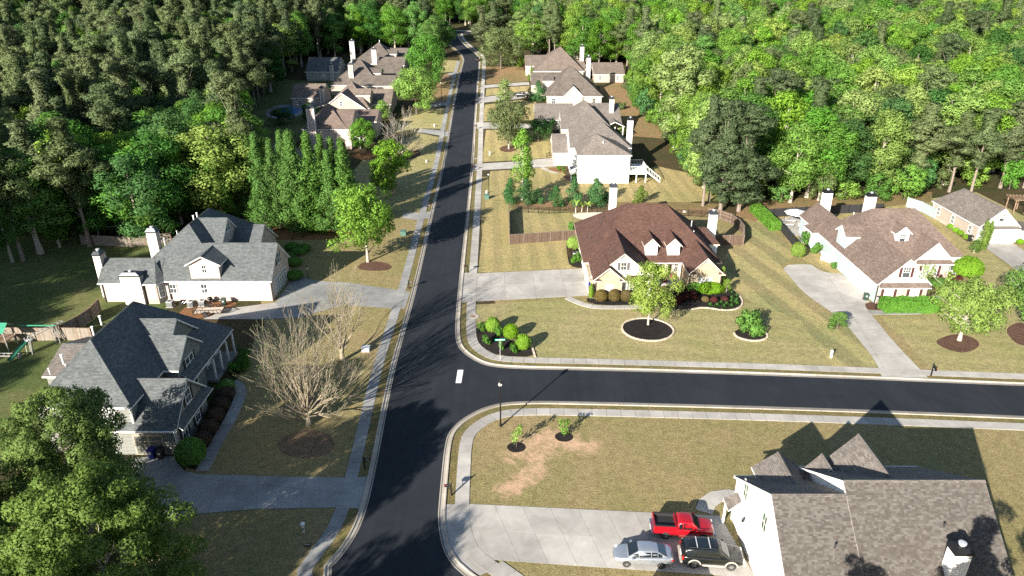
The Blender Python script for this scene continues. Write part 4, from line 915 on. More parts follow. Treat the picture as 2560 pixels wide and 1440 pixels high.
# -- far right: detached garage-fronted house
h = House('house', 'beige house with taupe gable roof and wide white garage door beside two pointed shrubs', 'house', (83, 121, 0), 'roof_taupe', 'side_beige', gable='side_white')
h.block(79.7, 86.8, 114.2, 129.2, 3.0, 6.3, 'y', r0=114.2, r1=126.2, ov=.33)
h.box('front_wall', 80.05, 86.45, 114.42, 114.52, 0, 2.8, 'side_white'); h.pent(80.0, 86.6, 113.7, 114.45, 2.75, 3.15); h.door(83.2, 114.41, .02, 4.9, 2.4, 'S', 'trim', bars='garage')
h.window(83.3, 114.5, 4.55, 'S', .8, 1.1, 'glass', style='grid')
for y in (126.9, 122.2, 116.9): h.window(80.03, y, 1.7, 'W', .75, 1.35, 'glass')
h.box('brick_base', 79.98, 80.05, 114.6, 128.8, 0, .55, 'brick_pale'); h.spout(79.95, 128.7, 0, 2.9, 'trim'); h.spout(79.95, 114.5, 0, 2.9, 'trim'); h.gutter(79.65, 114.3, 79.65, 129.1, 2.93); h.finish()
# -- lower left: two-storey dark grey roof, grey-green siding
h = House('house', 'two-storey grey-green house with dark grey roof behind the leafless tree', 'house', (-40, 64, 0), 'roof_grey', 'side_sage')
def polyroof(tops, rim, t=.17):
    mb = MB()
    for p in tops:
        for k in range(1, len(p)-1): q = [p[0], p[k], p[k+1]]; mb.face(q, 0); mb.face([(a, b, c-t) for a, b, c in q][::-1], 1)
    for a, b in zip(rim, rim[1:]+rim[:1]): mb.face([a, (a[0], a[1], a[2]-t), (b[0], b[1], b[2]-t), b], 1)
    return mb.build('roof', [M['roof_grey'], M['trim']], h.root)
SW, SE, P0, P1 = (-45.7, 56.3, 5.5), (-36.0, 56.3, 5.5), (-41.6, 61.45, 10.0), (-41.6, 70.2, 10.0)
SE2, NE, NW = (-33.7, 64.0, 3.65), (-33.7, 75.9, 3.65), (-46.6, 75.9, 5.0)
polyroof([[SW, SE, P0], [SE, (-36.0, 64.0, 5.48), P1, P0], [(-36.0, 64.0, 5.48), SE2, NE, P1], [NE, NW, P1], [NW, SW, P0, P1]], [SW, SE, (-36.0, 64.0, 5.48), SE2, NE, NW])
for a, b in ((P0, P1), (SW, P0), (SE, P0), (NE, P1)): h.cap(a, b)
h.box('wall', -45.3, -36.35, 56.65, 66.5, 0, 5.35, 'side_sage'); h.box('wall', -45.3, -35.9, 66.5, 75.9, 0, 4.6 if False else 2.95, 'side_sage')
h.block(-42.4, -36.1, 63.55, 72.45, 5.5, 8.98, r0=-42.4, r1=-36.1, ov=.33, zb=2.5); h.block(-41.0, -34.5, 63.1, 69.5, 5.42, 7.85, r0=-41.0, r1=-34.5, ov=.33, zb=0)
h.block(-40.0, -32.1, 56.0, 63.9, 3.02, 6.45, r0=-40.0, r1=-32.1, ov=.33)
h.pent(-32.43, -31.55, 56.2, 63.7, 3.0, 3.5, side='E')
h.block(-51.0, -44.9, 65.9, 75.0, 3.0, 4.6, r0=-51.0, r1=-44.9, ov=.3, roof='roof_taupe')
h.window(-34.8, 66.3, 4.6, 'E', 1.7, 1.5, 'glass', 'shutter_dark', style='twin'); h.window(-34.8, 66.3, 1.6, 'E', 1.7, 1.6, 'glass', None, style='twin')
for y in (58.0, 61.0): h.window(-32.42, y, 1.6, 'E', 1.0, 1.65, 'glass', 'shutter_dark')
h.window(-32.42, 59.95, 4.45, 'E', 1.05, 1.35, 'glass', 'shutter_dark'); h.window(-38.5, 56.64, 4.25, 'S', 1.0, 1.4, 'glass_blind')
h.door(-35.2, 56.32, .02, 2.7, 2.3, 'S', 'side_sage', 'side_cream', 'cross'); h.door(-38.7, 56.63, .02, 2.5, 2.3, 'S', 'side_sage', 'side_cream', 'cross')
for y in (69.9, 71.9, 73.9, 75.9): h.box('porch_post', -34.15, -33.97, y, y+.18, .3, 2.9, 'trim')
h.box('porch_floor', -36.0, -33.8, 69.6, 76.2, 0, .3, 'concrete_old'); h.door(-35.9, 72.6, .3, 1.0, 2.1, 'E', 'door_red', bars='panel', name='front_door'); h.window(-35.89, 75.0, 1.6, 'E', 1.0, 1.5, 'glass', 'shutter_dark')
h.gutter(-40.0, 55.95, -32.2, 55.95, 2.95); h.gutter(-45.7, 56.25, -36.0, 56.25, 5.42); h.spout(-32.5, 56.25, 0, 2.9, 'trim'); h.spout(-36.4, 56.6, 3.5, 5.4, 'trim'); h.corner(-36.36, 56.65, 0, 5.3, 'trim_cream'); h.corner(-32.44, 56.36, 0, 2.9, 'trim_cream')
for x, y, z in ((-43.6, 65.2, 8.7), (-44.0, 67.5, 8.8), (-44.8, 61.3, 7.6)): h.vent(x, y, z, .7, .09)
for x, y in ((-48.4, 66.4), (-49.6, 65.4)): h.vent(x, y, 3.9, .35, .05)
h.finish()
# -- white two-storey house beyond the brown roof
h = House('house', 'white two-storey house with taupe roof and raised rear deck', 'house', (20, 158, 0), 'roof_taupe', 'side_white')
h.block(14.1, 26.0, 151.2, 162.0, 6.3, 10.1, r0=18.3, r1=18.3, rc=155.7, ov=.35)
h.block(13.0, 27.0, 158.4, 171.0, 6.2, 9.4, r0=13.0, r1=22.5, rc=164.6, ov=.35); h.block(14.6, 26.9, 158.5, 170.9, 6.25, 11.0, r0=20.6, r1=20.6, ov=.35, walls=False)
h.block(9.6, 14.0, 166.0, 178.0, 3.2, 6.4, r0=9.6, r1=14.0, rc=172.5, ov=.3, wall='brick_pale')
for x in (18.1, 19.7): h.window(x, 151.53, 4.9, 'S', .85, 1.45, 'glass_blind')
h.box('chimney_base', 27.0, 28.2, 165.2, 166.4, 0, 5, 'side_white'); h.chimney(27.5, 165.8, 1.2, 1.1, 5.0, 11.0, 'side_white', 'metal_black', .6); h.vent(19.9, 153.6, 8.3, .5, .08)
h.pent(12.9, 14.5, 152.5, 155.5, 2.7, 3.3, side='W', mat='metal_dark'); h.box('porch_post', 13.0, 13.15, 152.6, 152.75, 0, 2.6, 'trim'); h.box('porch_post', 13.0, 13.15, 155.2, 155.35, 0, 2.6, 'trim')
h.box('deck', 25.6, 29.6, 152.0, 158.2, 2.5, 2.68, 'deck_white'); h.box('deck_skirt', 25.6, 29.6, 151.94, 152.0, 1.9, 2.55, 'deck_white'); h.box('deck_wall', 25.65, 25.75, 152.1, 158.0, 0, 2.4, 'metal_black')
for x in (27.4, 29.45): h.box('deck_post', x-.1, x+.1, 152.05, 152.25, 0, 2.5, 'trim'); h.box('deck_post', x-.1, x+.1, 157.9, 158.1, 0, 2.5, 'trim')
mb = MB()
for p, q in (((25.7, 152.05, 3.6), (29.55, 152.05, 3.6)), ((29.55, 153.2, 3.6), (29.55, 158.1, 3.6)), ((25.7, 158.1, 3.6), (29.55, 158.1, 3.6))):
    mb.bar(p, q, .08, .07); n = int(math.dist(p, q)/.35)
    for i in range(n+1): x = p[0]+(q[0]-p[0])*i/n; y = p[1]+(q[1]-p[1])*i/n; mb.bar((x, y, 2.68), (x, y, 3.6), .04, .04)
mb.build('deck_rail', M['trim'], h.root)
for i in range(11): h.box('stair_tread', 29.6+i*.28, 29.9+i*.28, 152.2, 153.2, 2.45-i*.23, 2.5-i*.23, 'deck_white')
mb = MB()
for y in (152.15, 153.25): mb.bar((29.6, y, 2.4), (32.7, y, .1), .06, .25); mb.bar((29.6, y, 3.55), (32.7, y, 1.1), .07, .07); [mb.bar((29.6+i*.62, y, 2.4-i*.46), (29.6+i*.62, y, 3.55-i*.49), .05, .05) for i in range(6)]
mb.build('stair_rail', M['trim'], h.root)
mb = MB(); mb.box(15.7, 16.1, 151.4, 151.55, .4, 1.6); mb.box(22.0, 22.3, 151.4, 151.55, .3, .8); mb.build('meter_box', M['metal_pale'], h.root); h.finish()
# -- row beyond it, on the right of the road
zb_ = 2.0
h = House('house', 'cream house with wide taupe roofs behind the white two-storey house', 'house', (18, 194, zb_), 'roof_taupe', 'side_cream')
h.block(6.2, 17.0, 195.6, 207.6, 3.2, 6.6, r0=6.2, r1=17.0, ov=.35, wall='side_sage', gable='side_white'); h.block(12.6, 20.0, 182.8, 195.0, 3.3, 6.6, r0=12.6, r1=20, ov=.35, gable='side_white'); h.block(12.7, 25.9, 183.0, 201.2, 3.3, 9.2, r0=19.2, r1=19.2, ov=.35)
h.block(20.0, 29.3, 190.0, 206.4, 3.4, 7.3, r0=20, r1=29.3, ov=.35); h.block(24.5, 29.6, 186.8, 192.2, 3.2, 4.4, 'y', r0=186.8, r1=192.2, ov=.2, walls=False)
for x in (25.0, 27.1, 29.2): h.box('porch_post', x-.1, x+.1, 187.0, 187.2, 0, 3.05, 'trim')
h.chimney(26.9, 194.6, 1.15, 1.0, 0, 9.0, 'side_cream', 'metal_dark', .6); h.window(9.2, 195.95, 1.7, 'S', 1.1, 1.4); h.vent(20.6, 186.8, 5.2, .4, .07, 'metal_dark'); h.vent(17.2, 187.5, 5.2, .4, .07, 'metal_dark'); h.finish()
zb_ = 4.7
h = House('house', 'cream house with worn dark brown roof and front gable, third on the right row', 'house', (18, 230, zb_), 'roof_worn', 'side_cream')
h.block(10.4, 27.5, 218.4, 241.0, 3.1, 10.8, r0=18.2, r1=18.2, rc=229.7, ov=.4); h.block(15.4, 21.6, 218.0, 226.0, 3.1, 6.1, 'y', r0=218.0, r1=226.0, ov=.3)
h.block(6.0, 16.0, 230.5, 241.5, 4.4, 7.7, r0=6.0, r1=16.0, ov=.3); h.block(9.6, 13.2, 229.3, 236.0, 6.0, 7.2, r0=9.6, r1=13.2, ov=.25, zb=3)
h.chimney(24.6, 237.0, 1.2, 1.0, 0, 12.2, 'side_cream', 'metal_dark', .6); h.window(24.8, 218.8, 1.7, 'S', .9, 1.4); h.window(12.6, 218.8, 1.7, 'S', 1, 1.4); h.finish()
zb_ = 7.6
h = House('house', 'farthest house on the right row, taupe roof beside a detached garage', 'house', (16, 262, zb_), 'roof_far', 'side_cream')
h.block(7.2, 24.9, 251.7, 275.0, 3.1, 10.2, r0=17.0, r1=17.0, rc=262.5, ov=.4); h.block(4.6, 12.0, 262.0, 276.0, 3.6, 6.6, r0=4.6, r1=12.0, ov=.3); h.block(21, 27.0, 256.0, 268.0, 3.1, 5.6, r0=21, r1=25, ov=.3)
h.chimney(24.7, 262.0, 1.3, 1.1, 0, 10.2, 'side_cream', 'metal_dark', .6); h.window(10.0, 252.1, 1.7, 'S', 1, 1.4); h.finish()
h = House('garage', 'detached beige garage with two windows at the edge of the wood', 'garage', (33.4, 257, 7.0), 'roof_far', 'side_beige', 'trim')
h.block(28.0, 38.8, 251.4, 266.0, 2.7, 5.8, r0=28.0, r1=38.8, ov=.35)
for x in (30.4, 36.3): h.window(x, 251.73, 1.55, 'S', .9, 1.3)
h.finish()
# -- left row
h = House('house', 'pale house with tall pale chimney standing in front of the left row', 'house', (-46, 186, 1.0), 'roof_tan', 'side_pink')
h.block(-53.2, -40.5, 178.9, 192.0, 5.1, 9.0, r0=-48.0, r1=-40.5, rc=185.3, ov=.35); h.block(-53.1, -41.5, 179.0, 191.9, 5.15, 10.4, r0=-47.3, r1=-47.3, ov=.35, walls=False)
h.block(-42.5, -35.9, 189.0, 199.6, 5.0, 7.3, r0=-42.5, r1=-35.9, ov=.3); h.chimney(-50.2, 178.7, 1.9, 1.0, 0, 10.4, 'side_pink', 'metal_dark', .55); h.pent(-40.9, -38.6, 180.0, 189.0, 2.7, 3.3, side='E'); h.box('porch_post', -39.0, -38.8, 180.2, 180.4, 0, 2.6, 'trim'); h.window(-40.85, 185.0, 3.8, 'E', .9, 1.4); h.finish()
h = House('house', 'tan gabled house with shed dormer, second in the left row by the pool', 'house', (-46, 214, 3.6), 'roof_far', 'side_beige')
h.block(-46.8, -35.4, 210.8, 224.6, 3.1, 6.5, r0=-46.8, r1=-35.4, ov=.35); h.block(-54.0, -40.6, 204.8, 225.0, 3.1, 9.2, r0=-47.0, r1=-47.0, rc=214.0, ov=.35); h.block(-54.0, -41.0, 203.0, 212.0, 3.0, 7.6, 'y', r0=203.0, r1=212.0, rc=-47.8, ov=.3)
h.block(-45.0, -40.8, 208.5, 214.0, 6.0, 7.6, r0=-45.0, r1=-40.8, ov=.25, zb=3.0); h.pent(-58.0, -53.6, 205, 213, 2.8, 3.9, side='W'); h.chimney(-55.6, 212.5, 1.2, 1.0, 0, 7.6, 'side_beige', 'metal_dark', .5); h.window(-48.2, 203.32, 4.6, 'S', .7, 1.2); h.finish()
h = House('garage', 'low brown-roofed outbuilding beside the blue pool', 'garage', (-62, 224, 4.2), 'roof_far', 'side_beige')
h.block(-67.0, -57.3, 219.0, 230.6, 3.0, 6.4, r0=-67.0, r1=-57.3, ov=.3); h.window(-60.6, 219.28, 1.6, 'S', .9, 1.2, 'glass_blind'); h.window(-64.5, 219.28, 1.6, 'S', .9, 1.2); h.finish()
h = House('house', 'weathered brown house with two long wings, third in the left row', 'house', (-48, 243, 6.0), 'roof_worn', 'side_beige')
h.block(-58.0, -42.0, 231.5, 255.0, 3.1, 9.8, r0=-49.8, r1=-49.8, rc=242.7, ov=.35); h.block(-48.0, -37.4, 243.0, 259.0, 3.2, 7.0, r0=-48.0, r1=-37.4, ov=.35); h.block(-48.0, -37.0, 229.8, 240.2, 3.1, 5.7, r0=-48.0, r1=-37.0, ov=.35)
h.block(-47.0, -42.5, 238.0, 244.0, 5.9, 7.3, r0=-47.0, r1=-42.5, ov=.25, zb=3); h.chimney(-51.5, 235.0, 1.4, 1.1, 0, 9.0, 'side_beige', 'metal_dark', .6); h.finish()
h = House('garage', 'dark-roofed outbuilding at the shaded edge of the left wood', 'garage', (-66, 262, 7.2), 'roof_grey', 'side_grey')
h.block(-71.8, -60.4, 254.4, 269.0, 3.0, 7.0, r0=-71.8, r1=-60.4, ov=.3); h.chimney(-62.4, 254.4, 1.1, .9, 0, 5.4, 'side_grey', 'metal_dark', .4); h.window(-65.5, 254.68, 1.6, 'S', .9, 1.3, 'glass_blind'); h.finish()
h = House('house', 'farthest house of the left row, steep brown roof under the tall trees', 'house', (-48, 276, 8.6), 'roof_worn', 'side_beige')
h.block(-58.0, -41.5, 264.0, 288.0, 3.1, 9.4, r0=-49.2, r1=-49.2, ov=.35); h.block(-48.0, -38.8, 271.5, 287.0, 3.2, 7.0, r0=-48.0, r1=-38.8, ov=.35); h.block(-47.5, -38.0, 260.5, 269.5, 3.0, 5.4, r0=-47.5, r1=-38.0, ov=.35); h.block(-46.5, -42.0, 270.0, 276.0, 5.8, 7.1, r0=-46.5, r1=-42.0, ov=.25, zb=3)
h.chimney(-48.8, 262.5, 1.6, 1.1, 0, 8.2, 'side_pink', 'metal_dark', .6); h.chimney(-57.5, 268.0, 1.6, 1.2, 0, 10.5, 'side_grey', 'metal_dark', .5); h.vent(-49.0, 276, 9.2, .8, .1); h.finish()
h = House('house', 'house half hidden behind the row of tall conifers on the left', 'house', (-52, 157, 0), 'roof_taupe', 'side_grey')
h.block(-58.5, -45.5, 150.0, 163.0, 3.2, 7.6, r0=-55, r1=-50, ov=.35); h.chimney(-53.4, 149.6, 1.5, 1.1, 0, 10.2, 'side_grey', 'metal_dark', .5); h.window(-48, 150.33, 1.7, 'S', 1, 1.4); h.finish()
# ------------------------------------------------------------------ trees, shrubs, hedges
NR = np.random.default_rng(11)
def leaf_cloud(centres, radii, count, size, flat=1.0, up=.15, narrow=.55, seed=0, shell=.55, droop=0):
    """leaf-sized faces over many puffs; returns vertices and faces"""
    r = np.random.default_rng(seed); Cn = np.array(centres); Rd = np.array(radii)
    wgt = Rd**2; idx = r.choice(len(Cn), size=count, p=wgt/wgt.sum())
    d = r.normal(size=(count, 3)); d[:, 2] += up; d /= np.linalg.norm(d, axis=1)[:, None]
    rad = Rd[idx]*(shell+(1-shell)*r.random(count)**.5)*(1+.12*r.normal(size=count))
    pos = Cn[idx]+d*rad[:, None]*np.array([1, 1, flat])
    n = d*.8+r.normal(size=(count, 3))*.5+np.array([0, 0, .2]); n /= np.linalg.norm(n, axis=1)[:, None]; n *= np.sign((n*d).sum(1)+1e-9)[:, None]
    ax = pos.copy(); ax[:, :2] -= Cn[:, :2].mean(0); ax[:, 2] -= Cn[:, 2].mean(); ax /= np.linalg.norm(ax, axis=1)[:, None]+1e-6
    t = np.cross(n, r.normal(size=(count, 3))); t /= np.linalg.norm(t, axis=1)[:, None]
    if droop: t = t*(1-droop)+d*droop; t -= n*(t*n).sum(1)[:, None]; t /= np.linalg.norm(t, axis=1)[:, None]
    b = np.cross(n, t); s = size*(.6+.8*r.random(count))[:, None]
    bend = n*s*.18
    v = np.stack([pos-t*s, pos-b*s*narrow+bend, pos+t*s, pos+b*s*narrow+bend], 1).reshape(-1, 3)
    sn = d*.62+n*.42+ax*.30; sn /= np.linalg.norm(sn, axis=1)[:, None]
    return v, np.repeat(sn, 4, axis=0)
def cloud_mesh(name, v, mat):
    v, sn = v if isinstance(v, tuple) else (v, None)
    me = bpy.data.meshes.new(name); n = len(v)//4
    me.vertices.add(len(v)); me.vertices.foreach_set('co', v.astype(np.float32).ravel())
    me.loops.add(4*n); me.loops.foreach_set('vertex_index', np.arange(4*n, dtype=np.int32))
    me.polygons.add(n); me.polygons.foreach_set('loop_start', np.arange(0, 4*n, 4, dtype=np.int32)); me.polygons.foreach_set('loop_total', np.full(n, 4, dtype=np.int32))
    me.materials.append(mat); me.update(calc_edges=True)
    if sn is not None:
        me.polygons.foreach_set('use_smooth', np.ones(n, dtype=bool)); me.normals_split_custom_set_from_vertices(sn.tolist())
    return me
def puffs(seed, h, zb, Rm, n, form, pr=(.2, .34)):
    r = random.Random(seed); out = []; lobes = [(r.uniform(0, 6.28), r.uniform(.75, 1.2)) for _ in range(5)]
    for i in range(n):
        t = (i+.5)/n if form in ('cone', 'pine', 'column') else r.random()**.8
        if form == 'round': env = math.sqrt(max(0, 1-(abs(t-.42)/.60)**2.2))
        elif form == 'oval': env = math.sqrt(max(0, 1-(abs(t-.40)/.62)**2))*.9+.05
        elif form == 'vase': env = .35+.65*math.sin(min(1, t*1.15)*1.6)
        elif form == 'cone': env = (1-t)**.74*.97+.02
        elif form == 'column': env = min(1, (1-t)*1.9)**.7*.85+.05
        elif form == 'pine': env = (.55+.45*math.sin(t*9+seed))*math.sqrt(max(.02, 1-(abs(t-.38)/.66)**2))+.06
        else: env = 1
        a = r.uniform(0, 6.28) if form != 'pine' else i*2.4+r.uniform(-.5, .5)
        lob = 1+.16*math.sin(2*a+lobes[0][0])+.12*math.sin(3*a+lobes[1][0]+t*3)
        rr = env*Rm*lob*(math.sqrt(r.uniform(.18, 1)) if form != 'pine' else r.uniform(.45, 1))
        p = Rm*r.uniform(*pr)*(.55+.6*env); rr = max(0, rr-p*.55)
        out.append(((rr*math.cos(a), rr*math.sin(a), zb+(h-zb)*t-(p*.4 if t > .85 else 0)), p))
    return [o[0] for o in out], [o[1] for o in out]
def trunk_mesh(name, seed, h, zb, r0, limbs, mat, lean=.02, top=.9):
    r = random.Random(seed+77); mb = MB(); pts = []; x = y = 0
    for k in range(7):
        t = k/6; pts.append((x, y, h*top*t)); x += r.uniform(-1, 1)*lean*h/6; y += r.uniform(-1, 1)*lean*h/6
    rad = [r0*(1.25 if k == 0 else 1)*(1-.82*k/6) for k in range(7)]; mb.tube(pts, rad, 7)
    for (c, p) in limbs:
        t = min(.95, max(.12, (c[2]*.72-.1*math.hypot(c[0], c[1]))/(h*top))); k = int(t*6); f = t*6-k
        a = Vector(pts[k])*(1-f)+Vector(pts[min(6, k+1)])*f; e = Vector(c); m = (a+e)/2+Vector((r.uniform(-.3, .3), r.uniform(-.3, .3), -.04*h*.3))
        w = r0*(1-.8*t)*.5; mb.tube([a, m, e], [w, w*.65, w*.2], 5, caps=False)
    return mb.mesh(name, mat, uv=False)
PROTO = {}
def proto(key, form, h, zb, Rm, n, count, size, leaf, bark, seed, pr=(.2, .34), flat=1.0, narrow=.55, r0=None, limbs=10, shell=.55, up=.15, top=.9, droop=0):
    Cn, Rd = puffs(seed, h, zb, Rm, n, form, pr)
    crown = cloud_mesh('crown', leaf_cloud(Cn, Rd, count, size, flat, up, narrow, seed, shell, droop), M[leaf])
    r = random.Random(seed); L = r.sample(list(zip(Cn, Rd)), min(limbs, len(Cn)))
    tr = trunk_mesh('trunk', seed, h, zb, r0 or h*.016, L, M[bark], top=top)
    PROTO[key] = (tr, crown, h, Rm)
for i in range(4): proto(('round', i), 'round', 20, 3.5, 5.4, 56, 13000, .20, 'leaf_mid', 'bark_pale', 20+i, limbs=12)
for i in range(3): proto(('oval', i), 'oval', 22, 4.5, 4.6, 50, 11500, .20, 'leaf_mid', 'bark_pale', 40+i, limbs=14)
for i in range(3): proto(('pine', i), 'pine', 25, 8.5, 5.2, 50, 12500, .29, 'needle', 'bark_pine', 60+i, pr=(.22, .34), flat=.62, narrow=.26, limbs=22, up=.35, top=.97, r0=.26)
for i in range(2): proto(('fullpine', i), 'pine', 22, 2.2, 5.0, 90, 17000, .26, 'needle_dark', 'bark_pine', 80+i, pr=(.2, .3), flat=.6, narrow=.22, limbs=26, up=.35, top=.97, r0=.26)
for i in range(3): proto(('crypt', i), 'cone', 17, .5, 3.2, 110, 12000, .17, 'crypt', 'bark_dark', 100+i, pr=(.24, .36), flat=1.25, narrow=.42, limbs=6, up=.5, droop=.35)
for i in range(2): proto(('cedar', i), 'column', 6, .2, 2.1, 46, 4200, .15, 'cedar', 'bark_dark', 120+i, pr=(.24, .4), flat=1.2, narrow=.35, limbs=5, up=.5, droop=.5)
for i in range(2): proto(('understory', i), 'round', 8, .6, 3.6, 30, 2600, .24, 'leaf_mid', 'bark_dark', 140+i, limbs=6)
proto(('slim', 0), 'oval', 13, 1.2, 2.3, 46, 3000, .20, 'leaf_bright', 'bark_pale', 150, pr=(.25, .42), limbs=16)
proto(('maple', 0), 'round', 12.6, 2.4, 5.0, 62, 9500, .19, 'leaf_bright', 'bark_pale', 160, pr=(.17, .28), limbs=20)
proto(('maple', 1), 'oval', 11.5, 1.6, 3.9, 54, 7500, .19, 'leaf_bright', 'bark_dark', 161, pr=(.18, .3), limbs=18)
proto(('young', 0), 'round', 8.9, 2.1, 3.9, 60, 8500, .13, 'leaf_yellow', 'bark_pale', 165, pr=(.15, .26), limbs=22)
proto(('broad', 0), 'vase', 8.2, 1.9, 5.4, 64, 8500, .15, 'leaf_yellow', 'bark_pale', 170, pr=(.13, .22), limbs=30, r0=.26, top=.75)
proto(('near', 0), 'round', 13.2, 1.2, 7.0, 240, 70000, .12, 'leaf_near', 'bark_pale', 180, pr=(.08, .15), limbs=40, up=.3)
proto(('near', 1), 'round', 13.0, 1.2, 6.6, 220, 60000, .12, 'leaf_near', 'bark_pale', 181, pr=(.08, .15), limbs=36, up=.3)
proto(('dark', 0), 'round', 15, 1.5, 6.4, 80, 12000, .21, 'leaf_olive', 'bark_dark', 190, pr=(.17, .27), limbs=14)
proto(('myrtle', 0), 'vase', 6.5, 1.0, 4.6, 60, 6500, .16, 'leaf_olive', 'bark_pale', 195, pr=(.14, .24), limbs=26, r0=.16, top=.6)
def tree(key, x, y, h, wd, label, name='tree', cat='tree', leaf=None, group=None, bark=None, rz=None, z=None):
    tr, cr_, h0, R0 = PROTO[key]; s = h/h0; k = wd/2/R0
    t = thing(name, label, cat, (x, y, (g(y) if z is None else z)-.05), random.uniform(0, 6.28) if rz is None else rz, group); t.scale = (k, k, s)
    a = link('trunk', tr, t); b = link('crown', cr_, t)
    if leaf: b.material_slots[0].link = 'OBJECT'; b.material_slots[0].material = M[leaf]
    if bark: a.material_slots[0].link = 'OBJECT'; a.material_slots[0].material = M[bark]
    return t
def ptree(key, px, py, row, wpx, label, **kw):
    """tree placed by its foot, top row and crown width in the photograph"""
    X, Y = at(px, py); d = Y*cp-(g(Y)-HC)*sp; h = kw.pop('h', None) or top_of(px, py, row); return tree(key, X, Y, h, wpx/FP*d, label, **kw)
random.seed(21)
# the row of tall pointed conifers left of the road
lab = ['leftmost', 'second', 'third', 'fourth', 'fifth', 'last']
for i, (px, py, row, w_) in enumerate([(668, 574, 334, 92), (702, 572, 345, 80), (752, 578, 329, 112), (792, 576, 331, 98), (836, 580, 374, 88), (874, 577, 349, 110)]):
    ptree(('crypt', i % 3), px, py, row, w_, '%s tall pointed conifer in the front row beside the grey-roofed house' % lab[i], name='conifer', group='tall pointed conifers')
for i, (px, py, row, w_) in enumerate([(648, 545, 338, 72), (725, 538, 327, 84), (742, 540, 329, 84), (820, 545, 334, 80), (845, 548, 346, 84)]):
    ptree(('crypt', (i+1) % 3), px, py, row, w_, '%s tall conifer of the hidden second row, only its tip shows' % lab[i], name='conifer', group='tall pointed conifers')
ptree(('crypt', 1), 600, 540, 341, 62, 'narrow conifer standing apart left of the tall conifer row', name='conifer')
# yard trees, left of the road
ptree(('maple', 0), 920, 655, 465, 168, 'bright green maple with white trunk in a mulch ring by the left drive', leaf='leaf_lime')
ptree(('maple', 1), 980, 482, 352, 108, 'bright green tree with dark foot between the conifers and the road', leaf='leaf_lime', bark='bark_dark')
ptree(('maple', 0), 911, 384, 297, 74, 'round green tree in front of the tall pale chimney house', leaf='leaf_mid')
ptree(('maple', 0), 1070, 225, 88, 112, 'biggest dense green tree along the left side of the road', leaf='leaf_mid', bark='bark_dark')
ptree(('maple', 0), 1042, 286, 168, 126, 'lighter green street tree in front of the biggest dense one', leaf='leaf_bright', bark='bark_dark')
ptree(('understory', 0), 955, 300, 252, 54, 'small green tree by the corner of the tan gabled house', leaf='leaf_bright')
ptree(('understory', 1), 705, 312, 268, 66, 'dark rounded tree standing by the blue pool', leaf='leaf_deep'); ptree(('understory', 0), 778, 305, 258, 44, 'dark bushy tree right of the blue pool', leaf='leaf_deep')
# yard trees, right of the road
ptree(('young', 0), 1620, 812, 658, 136, 'young yellow-green tree in a ring of edging stones, front lawn', leaf='leaf_yellow')
ptree(('broad', 0), 2398, 851, 697, 196, 'wide low spreading tree with pale forked trunk by the right drive', leaf='leaf_yellow')
ptree(('broad', 0), 2565, 826, 676, 150, 'spreading tree cut by the right edge of the picture', leaf='leaf_mid')
ptree(('dark', 0), 1252, 173, 66, 112, 'big dark olive oak on the right of the road, short trunk showing', leaf='leaf_olive')
ptree(('myrtle', 0), 1272, 372, 258, 116, 'wide olive tree on several stems inside a curved stone edge', leaf='leaf_olive')
ptree(('slim', 0), 1262, 275, 198, 56, 'thin pale sapling near the parked dark pickup', leaf='leaf_pale')
ptree(('slim', 0), 1306, 500, 322, 66, 'slim bright green tree rising behind the cedars', leaf='leaf_bright')
ptree(('dark', 0), 1346, 355, 296, 62, 'dark evergreen at the corner of the cream house', leaf='leaf_deep'); ptree(('cedar', 0), 1345, 253, 202, 44, 'dark green evergreen beside the worn brown house', leaf='cedar')
ptree(('cedar', 1), 1303, 168, 132, 22, 'upright green shrub at the farthest right house', name='shrub', cat='shrub', leaf='arbor'); ptree(('cedar', 0), 1328, 202, 165, 18, 'second upright green shrub at the farthest right house', name='shrub', cat='shrub', leaf='arbor')
for i, (px, py, row, w_) in enumerate([(1277, 508, 445, 54), (1315, 512, 446, 48), (1345, 508, 470, 34), (1389, 516, 463, 42), (1434, 512, 443, 54), (1489, 511, 445, 58), (1514, 503, 478, 34)]):
    ptree(('cedar', i % 2), px, py, row, w_, ['leftmost and broad bushy', 'second bushy', 'small narrow', 'single free-standing', 'tall broad', 'tallest wide', 'small last'][i]+' cedar behind the black rail fence', name='cedar', group='cedars behind the rail fence')
ptree(('cedar', 1), 1601, 508, 463, 38, 'bright yellow-green cone-shaped shrub behind the red-brown roof', name='shrub', cat='shrub', leaf='arbor')
ptree(('slim', 0), 2093, 822, 780, 50, 'small round young tree beside the pale drive', leaf='leaf_mid', bark='bark_dark'); ptree(('slim', 0), 2434, 632, 600, 30, 'tiny sapling below the pointed shrubs', leaf='leaf_mid')
for i, (px, py, row, w_, q) in enumerate([(2449, 626, 548, 34, 'broader'), (2463, 621, 551, 24, 'thinner')]): ptree(('cedar', i), px, py, row, w_, '%s of the two pointed shrubs by the wide garage door' % q, name='shrub', cat='shrub', leaf='arbor', group='pointed shrubs')
